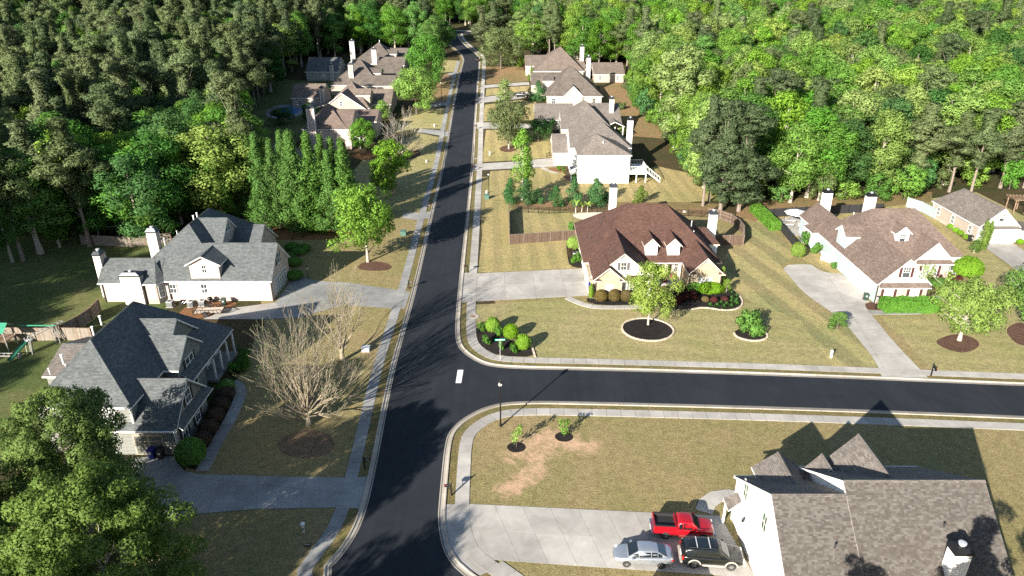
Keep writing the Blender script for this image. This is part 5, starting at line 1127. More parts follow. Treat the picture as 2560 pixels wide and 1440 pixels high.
# the pines and the pale tree at the back of the right yards
for i, (px, py, row, w_, q) in enumerate([(1757, 515, 238, 120, 'leftmost dark pine with long bare pale trunk'), (1772, 505, 258, 110, 'dark pine close behind the long bare trunk'), (1800, 530, 246, 165, 'broad dark pine in the middle of the pine clump'), (1846, 528, 258, 175, 'broadest dark pine on the right of the pine clump'), (1830, 500, 268, 160, 'rear dark pine of the clump behind the yard')]):
    ptree(('pine' if i < 2 else 'fullpine', i % 2), px, py, row, w_, q, name='pine_tree', leaf='needle_dark', group='clump of dark pines')
ptree(('oval', 0), 1688, 372, 112, 150, 'tall pale yellow tree with white trunk at the wood edge', leaf='leaf_pale')
for i, (px, py, row, w_, q) in enumerate([(2372, 480, 280, 130, 'first'), (2425, 490, 270, 130, 'second'), (2500, 470, 250, 150, 'third'), (2560, 470, 262, 150, 'last')]):
    ptree(('pine', i % 3), px, py, row, w_, '%s tall pine behind the beige garage-fronted house, from the left' % q, name='pine_tree', leaf='needle')
# two big trees at the lower left corner, and the ones outside the picture whose shade falls in it
tree(('near', 0), -28.2, 36.3, 13.4, 13.0, 'large leafy tree filling the lower left corner', leaf='leaf_near'); tree(('near', 1), -36.8, 47.3, 12.6, 11.2, 'leafy tree hiding the garage of the dark-roofed house', leaf='leaf_near')
tree(('near', 1), -40.5, 36.5, 12.0, 12.5, 'leafy tree at the left edge, lowest of three', leaf='leaf_near')
for x, y, h_, k in ((-25, 17, 14, ('round', 0)), (-31, 8, 19, ('oval', 1)), (-39, 13, 21, ('oval', 2)), (-47, 20, 20, ('oval', 1)), (-46, 6, 22, ('oval', 0)), (-20, 10, 14, ('round', 2))): tree(k, x, y, h_, 10.5, 'leafy tree below the picture whose shade crosses the road and lawn', name='forest_tree', leaf='leaf_mid', group='trees outside the lower edge')
for i, (x, y, h_) in enumerate([(23.5, 24.0, 15.0), (14.0, 21.0, 13.5), (29, 19, 20), (33, 27, 14)]): tree(('pine', i % 3), x, y, h_, 7.5, 'pine below the picture whose shade falls on the roof', name='pine_tree', group='pines outside the lower edge')
rr_ = random.Random(31)
for y in range(4, 100, 8):
    for x in range(-130, -82, 8):
        tree(('round', rr_.randrange(4)), x+rr_.uniform(-3, 3), y+rr_.uniform(-3, 3), rr_.uniform(17, 21.5), rr_.uniform(10, 13), 'tall tree left of the picture whose shade covers the back lawns', name='forest_tree', leaf='leaf_mid', group='tall trees outside the left edge')
# leafless tree
def bare_tree(name, x, y, h, spread, label, seed, bark, stems=13, depth=5, buds=None, lowlimbs=True):
    r = random.Random(seed); mb = MB(); tips = []
    def grow(p, d, L, rad, lev):
        n = 3; pts = [p]; rr = [rad]; q = p.copy(); dd = d.copy()
        for k in range(n):
            dd = (dd+Vector((r.uniform(-.09, .09), r.uniform(-.09, .09), r.uniform(-.05, .10)))).normalized(); q = q+dd*L/n; pts.append(q.copy()); rr.append(max(.013, rad*(1-.40*(k+1)/n)))
        mb.tube(pts, rr, 5 if lev < 2 else (4 if lev < 3 else 3), caps=False)
        if lev >= depth: tips.append(pts[-1]); return
        m = r.choice((2, 3, 3)) if lev < 4 else r.choice((2, 3))
        for k in range(m):
            a = d.orthogonal().normalized(); a.rotate(Matrix.Rotation(r.uniform(0, 6.28), 3, dd)); w_ = r.uniform(.14, .46)
            i = r.choice((1, 2, 3)) if k else 3
            nd = (dd+a*w_+Vector((0, 0, .10))).normalized(); grow(pts[i], nd, L*r.uniform(.62, .86), max(.013, rr[i]*r.uniform(.52, .70)), lev+1)
    R0 = h*.021; mb.tube([(0, 0, -.1), (0, 0, h*.07), (.05, .02, h*.14)], [R0*1.3, R0*1.05, R0*.95], 9, caps=False)
    for k in range(stems):
        a = k*2.399; tilt = math.radians(8+64*(k/(stems-1))**.95)*spread
        d = Vector((math.cos(a)*math.sin(tilt), math.sin(a)*math.sin(tilt), math.cos(tilt)))
        grow(Vector((0, 0, h*(.07+.08*(1-k/stems)))), d, h*.29*(1-.36*k/stems), R0*r.uniform(.34, .52), 1)
    zt = max(p.z for p in tips); s = h/zt
    t = thing(name, label, 'tree', (x, y, g(y)), 0); t.scale = (s, s, s)
    link('trunk', mb.mesh('trunk', M[bark], uv=False), t)
    if buds:
        Cn = [tuple(p) for p in tips for _ in (0,)]; v = leaf_cloud(Cn, [.16]*len(Cn), len(Cn)*2, .045, seed=seed); link('crown', cloud_mesh('crown', v, M[buds]), t)
    return t
X, Y = at(772, 1062); bare_tree('tree', X, Y, 13.6, 1.0, 'big leafless tree with many spreading pale branches, lower left lawn', 8, 'bark_bare', 30, 5, 'leaf_pale')
X, Y = at(842, 945); bare_tree('tree', X-.2, Y+4, 12.5, .62, 'slimmer leafless tree close behind the big leafless one', 12, 'bark_bare', 12, 5, 'leaf_pale')
X, Y = at(1006, 392); bare_tree('tree', X, Y, 12.5, 1.05, 'grey leafless tree by the road in the left row', 15, 'bark_pale', 14, 5)
# saplings on the bare patch
for px, py, row, q in ((1291, 1118, 1062, 'left'), (1410, 1092, 1048, 'right')):
    X, Y = at(px, py); r = random.Random(px); hh = top_of(px, py, row); t = thing('sapling', '%s hand sapling of two staked young trees on the bare red soil' % q if False else ('young sapling on the %s of two, on a dark mulch patch by bare red soil' % q), 'sapling', (X, Y, 0), 0, 'saplings on the bare soil')
    mb = MB(); mb.tube([(0, 0, 0), (.05, .02, hh*.5), (.0, .05, hh*.95)], [.03, .022, .012], 5); link('trunk', mb.mesh('trunk', M['bark_dark'], uv=False), t)
    Cn = [(r.uniform(-.45, .45), r.uniform(-.4, .4), hh*r.uniform(.25, .98)) for _ in range(16)]; link('crown', cloud_mesh('crown', leaf_cloud(Cn, [.26]*16, 260, .11, seed=px), M['leaf_bright']), t)
    structure(sheet('mulch_patch', smooth([(X+1.0*math.cos(a), Y+.9*math.sin(a)) for a in [i*math.pi/4 for i in range(8)]], 1, True), .02, M['mulch_dark']))
# clipped and loose shrubs
SHR = {}
def shrub_mesh(key, leaf, seed, kind):
    r = random.Random(seed)
    if kind == 'ball':
        n = 5200; q = np.random.default_rng(seed); d = q.normal(size=(n, 3)); d /= np.linalg.norm(d, axis=1)[:, None]; d[:, 2] = np.where(d[:, 2] < -.6, -d[:, 2], d[:, 2])
        nz = 1+.05*np.sin(d[:, 0]*7+seed)*np.cos(d[:, 1]*6)+.03*q.normal(size=n); pos = d*nz[:, None]*np.array([1, 1, 1])
        nn = d+q.normal(size=(n, 3))*.45; nn /= np.linalg.norm(nn, axis=1)[:, None]; t = np.cross(nn, q.normal(size=(n, 3))); t /= np.linalg.norm(t, axis=1)[:, None]; b = np.cross(nn, t); s = .062*(.6+.8*q.random(n))[:, None]
        v = np.stack([pos-t*s, pos-b*s*.7, pos+t*s, pos+b*s*.7], 1).reshape(-1, 3); v[:, 2] = v[:, 2]*.5+.5
        return cloud_mesh('foliage', v, M[leaf])
    if kind == 'tuft':
        q = np.random.default_rng(seed); n = 700; a = q.random(n)*6.28; e = .25+1.2*q.random(n); d = np.stack([np.cos(a)*np.cos(e), np.sin(a)*np.cos(e), np.sin(e)], 1); L = (.7+.4*q.random(n))[:, None]
        s = np.cross(d, np.array([0, 0, 1.0])); s /= np.linalg.norm(s, axis=1)[:, None]+1e-6; p0 = d*.05; p1 = d*L*.6+np.array([0, 0, .05]); p2 = d*L+np.array([0, 0, -.12])*(np.cos(e)[:, None])
        v = np.stack([p0, p1-s*.05, p2, p1+s*.05], 1).reshape(-1, 3); return cloud_mesh('foliage', v, M[leaf])
    Cn = [(r.gauss(0, .42), r.gauss(0, .42), r.uniform(.18, .82)) for _ in range(26)]; Cn = [c for c in Cn if math.hypot(c[0], c[1]) < .85]
    return cloud_mesh('foliage', leaf_cloud(Cn, [r.uniform(.22, .36) for _ in Cn], 2200, .085, seed=seed, narrow=.4, up=.4), M[leaf])
def shrub(x, y, w_, h_, kind, leaf, label, group=None, name='shrub', cat='shrub', d_=None):
    k = (kind,)
    if k not in SHR:
        mb = MB(); mb.tube([(0, 0, -.02), (0, 0, .45)], [.05, .03], 5); SHR[k] = (shrub_mesh(k, 'box_leaf', len(SHR)+300, kind), mb.mesh('stem', M['bark_dark'], uv=False))
    t = thing(name, label, cat, (x, y, g(y)), random.uniform(0, 6.28) if d_ is None else 0, group); t.scale = (w_/2, (d_ or w_)/2, h_)
    f = link('foliage', SHR[k][0], t); f.material_slots[0].link = 'OBJECT'; f.material_slots[0].material = M[leaf]; link('stem', SHR[k][1], t); return t
def pshrub(px, py, wpx, h_, kind, leaf, label, **kw):
    X, Y = at(px, py); d = Y*cp-(g(Y)-HC)*sp; return shrub(X, Y+wpx/FP*d*.3, wpx/FP*d, h_, kind, leaf, label, **kw)
for i, (px, py, q) in enumerate([(1232, 836, 'farthest'), (1277, 853, 'middle'), (1308, 880, 'nearest')]): pshrub(px, py, 37, 2.1, 'ball', 'box_leaf', '%s of three clipped round shrubs in the corner bed' % q, group='clipped round shrubs in the corner bed')
for px, py, w_, q in ((1204, 830, 24, 'loose green shrub at the left end of the corner bed'), (1246, 842, 22, 'loose green shrub between two clipped round ones'), (1218, 864, 26, 'loose shrub left of the street sign'), (1254, 877, 17, 'small yellow-green shrub just behind the street sign'), (1286, 885, 24, 'loose shrub before the nearest clipped round one')): pshrub(px, py, w_, 1.1, 'bush', 'hedge_leaf', q)
for i, (px, py, q) in enumerate([(1503, 758, 'left'), (1536, 757, 'middle'), (1566, 758, 'right')]): pshrub(px, py, 33-i*2, 1.75, 'ball', 'red_leaf', '%s of the red-tipped clipped shrubs under the buff brick gable' % q, group='red-tipped clipped shrubs')
pshrub(1477, 753, 12, 2.6, 'ball', 'arbor', 'thin upright shrub at the front corner of the brick gable'); pshrub(1804, 720, 12, 3.3, 'ball', 'arbor', 'thin upright shrub at the right corner of the brick gable')
pshrub(1433, 590, 27, 2.2, 'bush', 'hedge_leaf', 'green shrub where the brown fence meets the house'); pshrub(1434, 628, 33, 2.3, 'ball', 'leaf_yellow', 'golden rounded shrub beside the left wall of the brown-roofed house'); pshrub(1426, 645, 16, 1.6, 'bush', 'brown_leaf', 'brownish shrub below the golden one'); pshrub(1441, 662, 34, 1.7, 'bush', 'hedge_leaf', 'green shrub in front of the air conditioner by the left wall'); pshrub(1460, 652, 12, 1.2, 'bush', 'pink_leaf', 'red-flowered shrub against the left wall')
X, Y = at(1778, 742); shrub(X, Y+1.2, 3.9, 1.7, 'ball', 'box_leaf', 'large clipped oval shrub in front of the right brick gable', d_=2.6); pshrub(1737, 735, 36, 1.6, 'ball', 'hedge_leaf', 'shaded clipped shrub left of the large oval one')
for i, (px, py) in enumerate([(1764, 757), (1786, 758), (1812, 756)]): pshrub(px, py, 19, .8, 'ball', ['red_leaf', 'purple_leaf', 'purple_leaf'][i], ['reddish-green low shrub, first of three in the bed', 'purple low shrub, second of three in the bed', 'purple low shrub, third of three in the bed'][i], group='low dark shrubs in the bed')
for i, (px, py) in enumerate([(1713, 755), (1735, 752), (1700, 735), (1695, 762)]): pshrub(px, py, 28, 1.2, 'bush', 'purple_leaf', ['rightmost', 'farther right', 'farthest back', 'nearest'][i]+' dark purple shrub in the shade of the young tree', group='dark purple shrubs')
for px, py in [(1776, 767), (1793, 768), (1803, 762), (1811, 772), (1817, 765), (1829, 770), (1830, 750), (1829, 758), (1842, 745), (1842, 756), (1843, 764), (1830, 737), (1839, 761)]: pshrub(px, py, 16, .55, 'tuft', 'grass_tuft', 'grass-like green tuft in the dark mulch bed', group='grass-like tufts', name='grass_tuft', cat='plant')
X, Y = at(1815, 732); t = tree(('slim', 0), X, Y, 2.3, 1.5, 'small flat-topped tree with pale stems by the right brick gable', leaf='arbor')
pshrub(1681, 706, 18, 1.3, 'bush', 'pink_leaf', 'pink azalea between the young tree and the porch'); pshrub(1662, 712, 16, 1.2, 'bush', 'pink_leaf', 'second pink azalea, partly hidden by the young tree')
X, Y = at(1882, 845); shrub(X, Y+1.2, 4.4, 2.7, 'bush', 'hedge_leaf', 'round loose shrub in a stone edge alone on the lawn', d_=3.6)
X, Y = at(2252, 772); 
def hedge(x0, x1, y0, y1, h_, leaf, label, seed, size=.11, wob=.12):
    """a clipped block of leaves between two points, rounded on top"""
    q = np.random.default_rng(seed); L, W = x1-x0, y1-y0; A = 2*(L+W)*h_+L*W; n = int(min(26000, A*190)); u = q.random((n, 3)); f = q.random(n)*A; v = np.zeros((n, 3)); nn = np.zeros((n, 3))
    c = [L*h_, L*h_, W*h_, W*h_, L*W]; e = np.cumsum(c)
    for k in range(5):
        m = (f < e[k]) & (f >= (e[k-1] if k else 0)); a, b = u[m, 0], u[m, 1]
        if k == 0: v[m] = np.stack([a*L, 0*a, b*h_], 1); nn[m] = (0, -1, .1)
        if k == 1: v[m] = np.stack([a*L, 0*a+W, b*h_], 1); nn[m] = (0, 1, .1)
        if k == 2: v[m] = np.stack([0*a, a*W, b*h_], 1); nn[m] = (-1, 0, .1)
        if k == 3: v[m] = np.stack([0*a+L, a*W, b*h_], 1); nn[m] = (1, 0, .1)
        if k == 4: v[m] = np.stack([a*L, b*W, 0*a+h_], 1); nn[m] = (0, 0, 1)
    tz = v[:, 2]/h_; s_ = np.clip((tz-.6)/.4, 0, 1)**2*.16; v[:, 0] += (L/2-v[:, 0])*s_*min(1, W/L); v[:, 1] += (W/2-v[:, 1])*s_
    v += nn*(wob*np.sin(v[:, :1]*2.3+seed)*np.cos(v[:, 1:2]*2.9+1)+q.normal(size=(n, 1))*.05); nn = nn+q.normal(size=(n, 3))*.5; nn /= np.linalg.norm(nn, axis=1)[:, None]
    t = np.cross(nn, q.normal(size=(n, 3))); t /= np.linalg.norm(t, axis=1)[:, None]; b = np.cross(nn, t); s = size*(.6+.8*q.random(n))[:, None]
    o = tag(link('hedge', cloud_mesh('hedge', np.stack([v-t*s, v-b*s*.6, v+t*s, v+b*s*.6], 1).reshape(-1, 3), M[leaf]), None, (x0, y0, 0)), label, 'hedge')
    return o
hedge(51.3, 58.9, 87.3, 89.2, 1.75, 'hedge_leaf', 'long clipped green hedge in front of the pale blue house', 1)
o = hedge(0, 11.0, -.95, .95, 1.7, 'hedge_leaf', 'long dense hedge beside the black fence on the right', 2); a, b = at(1951, 577), at(1898, 528); o.location = (a[0], a[1], 0); o.rotation_euler = (0, 0, math.atan2(b[1]-a[1], b[0]-a[0]))
pshrub(2425, 702, 66, 3.3, 'ball', 'box_leaf', 'very large round clipped shrub at the right corner of the pale blue house'); X, Y = at(2362, 722); shrub(X, Y+1, 4.6, 1.0, 'ball', 'hedge_leaf', 'low flat clipped shrub before the blue house porch', d_=3); pshrub(2301, 694, 12, 2.1, 'ball', 'arbor', 'thin pointed shrub by the gable of the blue house')
for i, (px, py) in enumerate([(2330, 703), (2352, 700), (2376, 698), (2398, 704)]): pshrub(px, py, 24, .8, 'bush', 'purple_leaf', ['first', 'second', 'third', 'last'][i]+' low dark red shrub from the left along the blue house front', group='low dark red shrubs')
for i, (px, py) in enumerate([(2378, 573), (2391, 583), (2403, 590), (2417, 600)]): pshrub(px, py, 16, .9, 'ball', 'box_leaf', ['first', 'second', 'third', 'fourth'][i]+' clipped ball from the back along the beige wall', group='clipped balls along the beige wall')
pshrub(1996, 648, 34, 2.6, 'ball', 'arbor', 'rounded cone shrub on the lawn beside the blue house'); pshrub(2043, 635, 33, 1.5, 'bush', 'hedge_leaf', 'green shrub against the pale blue wall'); pshrub(2020, 618, 34, 2.3, 'bush', 'hedge_leaf', 'arching vine shrub by the gate of the blue house'); pshrub(2085, 672, 18, .9, 'bush', 'hedge_leaf', 'small shrub behind the white screen panels'); pshrub(2552, 612, 16, .9, 'ball', 'box_leaf', 'clipped shrub at the right edge by the shed')
for i, (px, py) in enumerate([(560, 995), (548, 1022), (534, 1050), (519, 1080), (502, 1110)]): pshrub(px, py+10, 48, 1.35, 'ball', 'brown_leaf', ['farthest', 'second', 'middle', 'fourth', 'nearest'][i]+' brown clipped shrub in the row under the shuttered windows', group='brown clipped shrubs under the windows')
pshrub(563, 985, 44, 1.3, 'ball', 'hedge_leaf', 'green clipped shrub heading the brown row'); pshrub(474, 1172, 72, 2.7, 'ball', 'hedge_leaf', 'big dark green egg-shaped shrub at the garage corner')
for px, py, w_, q in ((605, 905, 40, 'shaded loose shrub by the porch of the dark-roofed house'), (590, 935, 46, 'larger shaded shrub at the porch end'), (612, 930, 30, 'yellow-green shrub in the shade by the path')): pshrub(px, py, w_, 1.4, 'bush', 'hedge_leaf', q)
for i, (px, py) in enumerate([(720, 655), (745, 640), (728, 628), (757, 632), (735, 668)]): pshrub(px, py, 34, 1.2, 'ball', 'hedge_leaf', ['lower middle', 'upper left', 'leftmost', 'rightmost', 'nearest'][i]+' round clipped shrub in the shade by the garage gable', group='round shrubs by the left garage gable')
pshrub(735, 702, 40, 1.3, 'ball', 'hedge_leaf', 'dark low shrub beside the left garage door')
for px, py, w_, q in ((1398, 428, 12, 'little green shrub by the white house steps'), (1409, 431, 10, 'smaller green shrub next to the white house steps'), (1435, 450, 22, 'shrub at the corner of the white house')): pshrub(px, py, w_, 1.2, 'bush', 'hedge_leaf', q)
X, Y = at(1640, 345); pshrub(1545, 345, 70, 2.5, 'bush', 'leaf_olive', 'dark shrub mass right of the white house chimney'); pshrub(1552, 275, 26, 1.8, 'bush', 'leaf_olive', 'round shrub behind the cream house'); pshrub(1318, 178, 26, 1.5, 'bush', 'purple_leaf', 'dark purple shrub at the farthest right house')
pshrub(1365, 330, 50, 3.2, 'bush', 'leaf_deep', 'dark shrub along the garage wing of the cream house'); pshrub(1385, 315, 34, 2.2, 'bush', 'hedge_leaf', 'brighter shrub before the cream house'); pshrub(1393, 305, 20, 3.2, 'bush', 'leaf_olive', 'tall thin shrub against the cream gable')
# banana plants
X, Y = at(1455, 533)
for k in range(3):
    t = thing('banana_plant', ['tallest banana plant on the white gravel circle', 'shorter banana plant on the left of the white gravel', 'banana plant leaning right on the white gravel'][k], 'plant', (X+(-1.2, 0, 1.0)[k], Y+(.3, .8, .4)[k], 0)); r = random.Random(k); hh = (2.4, 1.7, 2.0)[k]
    mb = MB(); mb.tube([(0, 0, 0), (.05, 0, hh*.6)], [.12, .07], 7); link('stem', mb.mesh('stem', M['rock'], uv=False), t)
    for j in range(6):
        a = j*1.05+r.random(); mb = MB(); c, s_ = math.cos(a), math.sin(a); pts = [(0, 0, hh*.58), (c*.5, s_*.5, hh*.92), (c*1.05, s_*1.05, hh*.98), (c*1.5, s_*1.5, hh*.78)]; wd = [.03, .18, .2, .02]
        for (p0, w0), (p1, w1) in zip(zip(pts, wd), zip(pts[1:], wd[1:])): mb.face([(p0[0]-s_*w0, p0[1]+c*w0, p0[2]), (p0[0]+s_*w0, p0[1]-c*w0, p0[2]), (p1[0]+s_*w1, p1[1]-c*w1, p1[2]), (p1[0]-s_*w1, p1[1]+c*w1, p1[2])])
        link('leaf', mb.mesh('leaf', M['leaf_yellow'], uv=False), t)
# ------------------------------------------------------------------ the woods
def inside(x, y, poly):
    c = False; n = len(poly)
    for i in range(n):
        (x1, y1), (x2, y2) = poly[i], poly[(i+1) % n]
        if (y1 > y) != (y2 > y) and x < (x2-x1)*(y-y1)/(y2-y1)+x1: c = not c
    return c
edgeR = [at(*p) for p in ((2575, 478), (2330, 478), (2290, 500), (2100, 512), (1900, 508), (1835, 505), (1790, 500), (1725, 438), (1690, 355), (1610, 290), (1578, 215))]
W_RIGHT = edgeR+[(38, 268), (6, 285), (2, 300), (14, 345), (26, 355), (26, 430), (340, 430), (330, 150)]
W_LEFT = [(-64, 114), (-52, 117), (-50, 138), (-61, 148), (-65, 178), (-78, 214), (-80, 275), (-66, 300), (-36, 304), (-33, 310), (-45, 345), (-62, 352), (-62, 430), (-330, 430), (-300, 100), (-140, 60), (-100, 62), (-80, 104)]
def scatter(poly, step, seed, jit=.42):
    r = random.Random(seed); xs_ = [p[0] for p in poly]; ys_ = [p[1] for p in poly]; out = []; y = min(ys_)
    row = 0
    while y < max(ys_):
        x = min(xs_)+(step/2 if row % 2 else 0)
        while x < max(xs_):
            q = (x+r.uniform(-jit, jit)*step, y+r.uniform(-jit, jit)*step)
            if inside(*q, poly): out.append(q)
            x += step
        y += step*.9; row += 1
    return out
def seen(x, y, h=12):
    dz = g(y)+h-HC; d = y*cp-dz*sp
    if d < 5: return False
    u = y*sp+dz*cp; px, py = 1280+FP*x/d, 720-FP*u/d
    return -110 < px < 2670 and -320 < py < 900
rw = random.Random(4); right = [q for q in scatter(W_RIGHT, 7.8, 1) if seen(*q)]; left = [q for q in scatter(W_LEFT, 7.2, 2) if seen(*q)]
right.sort(key=lambda q: math.hypot(q[0], q[1]) - (40 if q[1] < 175 else 0)); left.sort(key=lambda q: math.hypot(q[0], q[1]))
stuff = {}
MARKS = {'right': [(1330, 'the dark olive oak'), (1480, 'the farthest right-row house'), (1600, 'the beige garage'), (1720, 'the bare yard slope'), (1900, 'the dark pine clump'), (2100, 'the long hedge'), (2260, 'the pale blue house'), (2440, 'the beige house'), (9999, 'the right picture edge')],
         'left': [(150, 'the left picture edge'), (330, 'the shaded back lawn'), (480, 'the grey-roof chimneys'), (600, 'the grey roof peak'), (780, 'the blue pool'), (920, 'the left-row houses'), (9999, 'the left street trees')]}
PEND = {}
def place_label(o, what, side, x, y, h_):
    dz = g(y)+h_*.75-HC; d = y*cp-dz*sp; px, py = 1280+FP*x/d, 720-FP*(y*sp+dz*cp)/d
    mk = next(n for lim, n in MARKS[side] if px < lim); lv = next(n for lim, n in ((30, 'topmost'), (120, 'high up'), (220, 'midway up'), (330, 'lower down'), (9999, 'lowest')) if py < lim)
    PEND.setdefault((what, mk, lv), []).append((px, o))
ORD = ['first', 'second', 'third', 'fourth', 'fifth', 'sixth', 'seventh', 'eighth', 'ninth', 'tenth', 'eleventh', 'twelfth']
def settle_labels():
    for (what, mk, lv), L in PEND.items():
        L.sort(key=lambda q: q[0])
        for i, (px, o) in enumerate(L):
            o['label'] = '%s%s above %s, %s' % (what, '' if len(L) == 1 else '', mk, lv) if len(L) == 1 else '%s %s from the left above %s, %s' % (ORD[min(i, 11)], what, mk, lv)
LAB = {'leaf_bright': 'bright green', 'leaf_mid': 'mid green', 'leaf_deep': 'deep green', 'leaf_pale': 'pale cream-green', 'leaf_yellow': 'yellow-green', 'leaf_olive': 'olive green', 'needle': 'grey-green', 'needle_dark': 'dark'}
def wood(pts, side, nmax, pine_p):
    n = 0
    for i, (x, y) in enumerate(pts):
        pine = rw.random() < pine_p(x, y); hh = rw.uniform(.82, 1.12)
        if pine: key = ('pine', rw.randrange(3)); leaf = rw.choice(['needle', 'needle', 'needle_dark']); h_ = 25*hh*(1.0 if side == 'left' else .9); wd = rw.uniform(10.5, 14)
        else:
            key = rw.choice([('round', rw.randrange(4)), ('round', rw.randrange(4)), ('oval', rw.randrange(3))])
            if side == 'right': leaf = rw.choice(['leaf_bright']*6+['leaf_mid']*5+['leaf_yellow']*3+['leaf_pale']*2+['leaf_deep', 'leaf_olive'])
            else: leaf = rw.choice(['leaf_bright']*3+['leaf_mid']*5+['leaf_deep']*4+['leaf_yellow'])
            h_ = 19*hh if side == 'right' else 18*hh; wd = rw.uniform(10.5, 14.5)
        if n < nmax:
            kind = 'pine' if pine else 'broadleaf tree'
            o = tree(key, x, y, h_, wd, 'tall %s %s in the wood on the %s' % (LAB[leaf], kind, side), name='pine_tree' if pine else 'forest_tree', leaf=leaf, group='%s %ss of the %s wood' % (LAB[leaf], kind, side)); n += 1; place_label(o, '%s %s' % (LAB[leaf], kind), side, x, y, h_)
        else: stuff.setdefault((key, leaf), []).append((x, y, h_, wd))
Y0_ = at(1150, 74)[1]+7
wood(right, 'right', 165, lambda x, y: .10 if y > 170 else .16)
wood(left, 'left', 130, lambda x, y: .60 if x < -75 else .2)
for x, y in scatter([(-60, Y0_), (25, Y0_), (25, 440), (-60, 440)], 7.5, 8): lf = rw.choice(['leaf_bright', 'leaf_mid', 'leaf_deep', 'leaf_pale']); stuff.setdefault((('round', rw.randrange(4)), lf), []).append((x, y, rw.uniform(15, 20), rw.uniform(9, 12)))
# low growth along the wood edges
r = random.Random(9)
for (ax, ay), (bx, by) in zip(edgeR, edgeR[1:]):
    L = math.dist((ax, ay), (bx, by)); k = max(1, int(L/5.5))
    for i in range(k):
        t_ = (i+.5)/k; x, y = ax+(bx-ax)*t_+r.uniform(-1, 1), ay+(by-ay)*t_+r.uniform(.5, 3); lf = r.choice(['leaf_bright', 'leaf_mid', 'leaf_mid', 'leaf_olive', 'cedar'])
        o = tree(('understory', r.randrange(2)), x, y, r.uniform(4, 8.5), r.uniform(5, 7.5), 'low bushy growth at the edge of the right wood', name='understory_tree', leaf=lf, group='low growth at the right wood edge'); place_label(o, '%s low bush' % LAB.get(lf, 'cedar-green'), 'right', x, y, 4)
for i in range(26):
    x, y = (-60-r.uniform(0, 52), r.uniform(113, 127)) if i < 18 else (r.uniform(-66, -54), r.uniform(124, 142))
    lf = r.choice(['leaf_mid', 'leaf_bright', 'leaf_deep']); o = tree(('understory', r.randrange(2)), x, y, r.uniform(5, 10), r.uniform(5, 7.5), 'low leafy tree at the edge of the left wood', name='understory_tree', leaf=lf, group='low trees at the left wood edge'); place_label(o, '%s low tree' % LAB[lf], 'left', x, y, 5)
for px, py, row, w_, lf, q in ((32, 655, 330, 110, 'leaf_deep', 'leafy tree with pale leaning trunk at the left picture edge'), (150, 618, 420, 100, 'leaf_mid', 'dense shaded tree just beyond the shaded back lawn'), (250, 600, 430, 100, 'leaf_deep', 'dark shaded tree behind the grey-roof chimneys'), (365, 575, 335, 130, 'leaf_bright', 'round bright green tree standing out at the left wood edge'), (455, 560, 322, 96, 'leaf_bright', 'slender bright green tree left of the conifer row'), (548, 560, 405, 110, 'leaf_mid', 'leafy tree just behind the grey roof peak'), (40, 590, 300, 130, 'leaf_mid', 'leafy tree at the left picture edge of the wood')): ptree(('oval', 1) if w_ < 100 else ('round', 1), px, py, row, w_, q, leaf=lf)
settle_labels()
for px, py, row, w_, k, lf, q in ((1206, 128, 12, 74, ('fullpine', 0), 'needle', 'tall full pine just left of the dark olive oak'), (1262, 98, -8, 84, ('fullpine', 1), 'needle', 'tall full pine behind the dark olive oak'), (1234, 104, 2, 70, ('pine', 1), 'needle', 'slim pine between two full pines behind the dark oak'), (1112, 142, 50, 66, ('dark', 0), 'leaf_deep', 'dark tree at the left of the far road bend'), (1085, 150, 40, 70, ('round', 2), 'leaf_mid', 'green tree behind the dark one at the far left bend'), (1300, 118, 30, 70, ('oval', 2), 'leaf_pale', 'pale yellow tree right of the dark olive oak'), (1330, 112, 20, 76, ('round', 0), 'leaf_bright', 'bright tree just behind the farthest right-row house')): ptree(k, px, py, row, w_, q, leaf=lf, name='pine_tree' if 'pine' in k[0] else 'forest_tree')
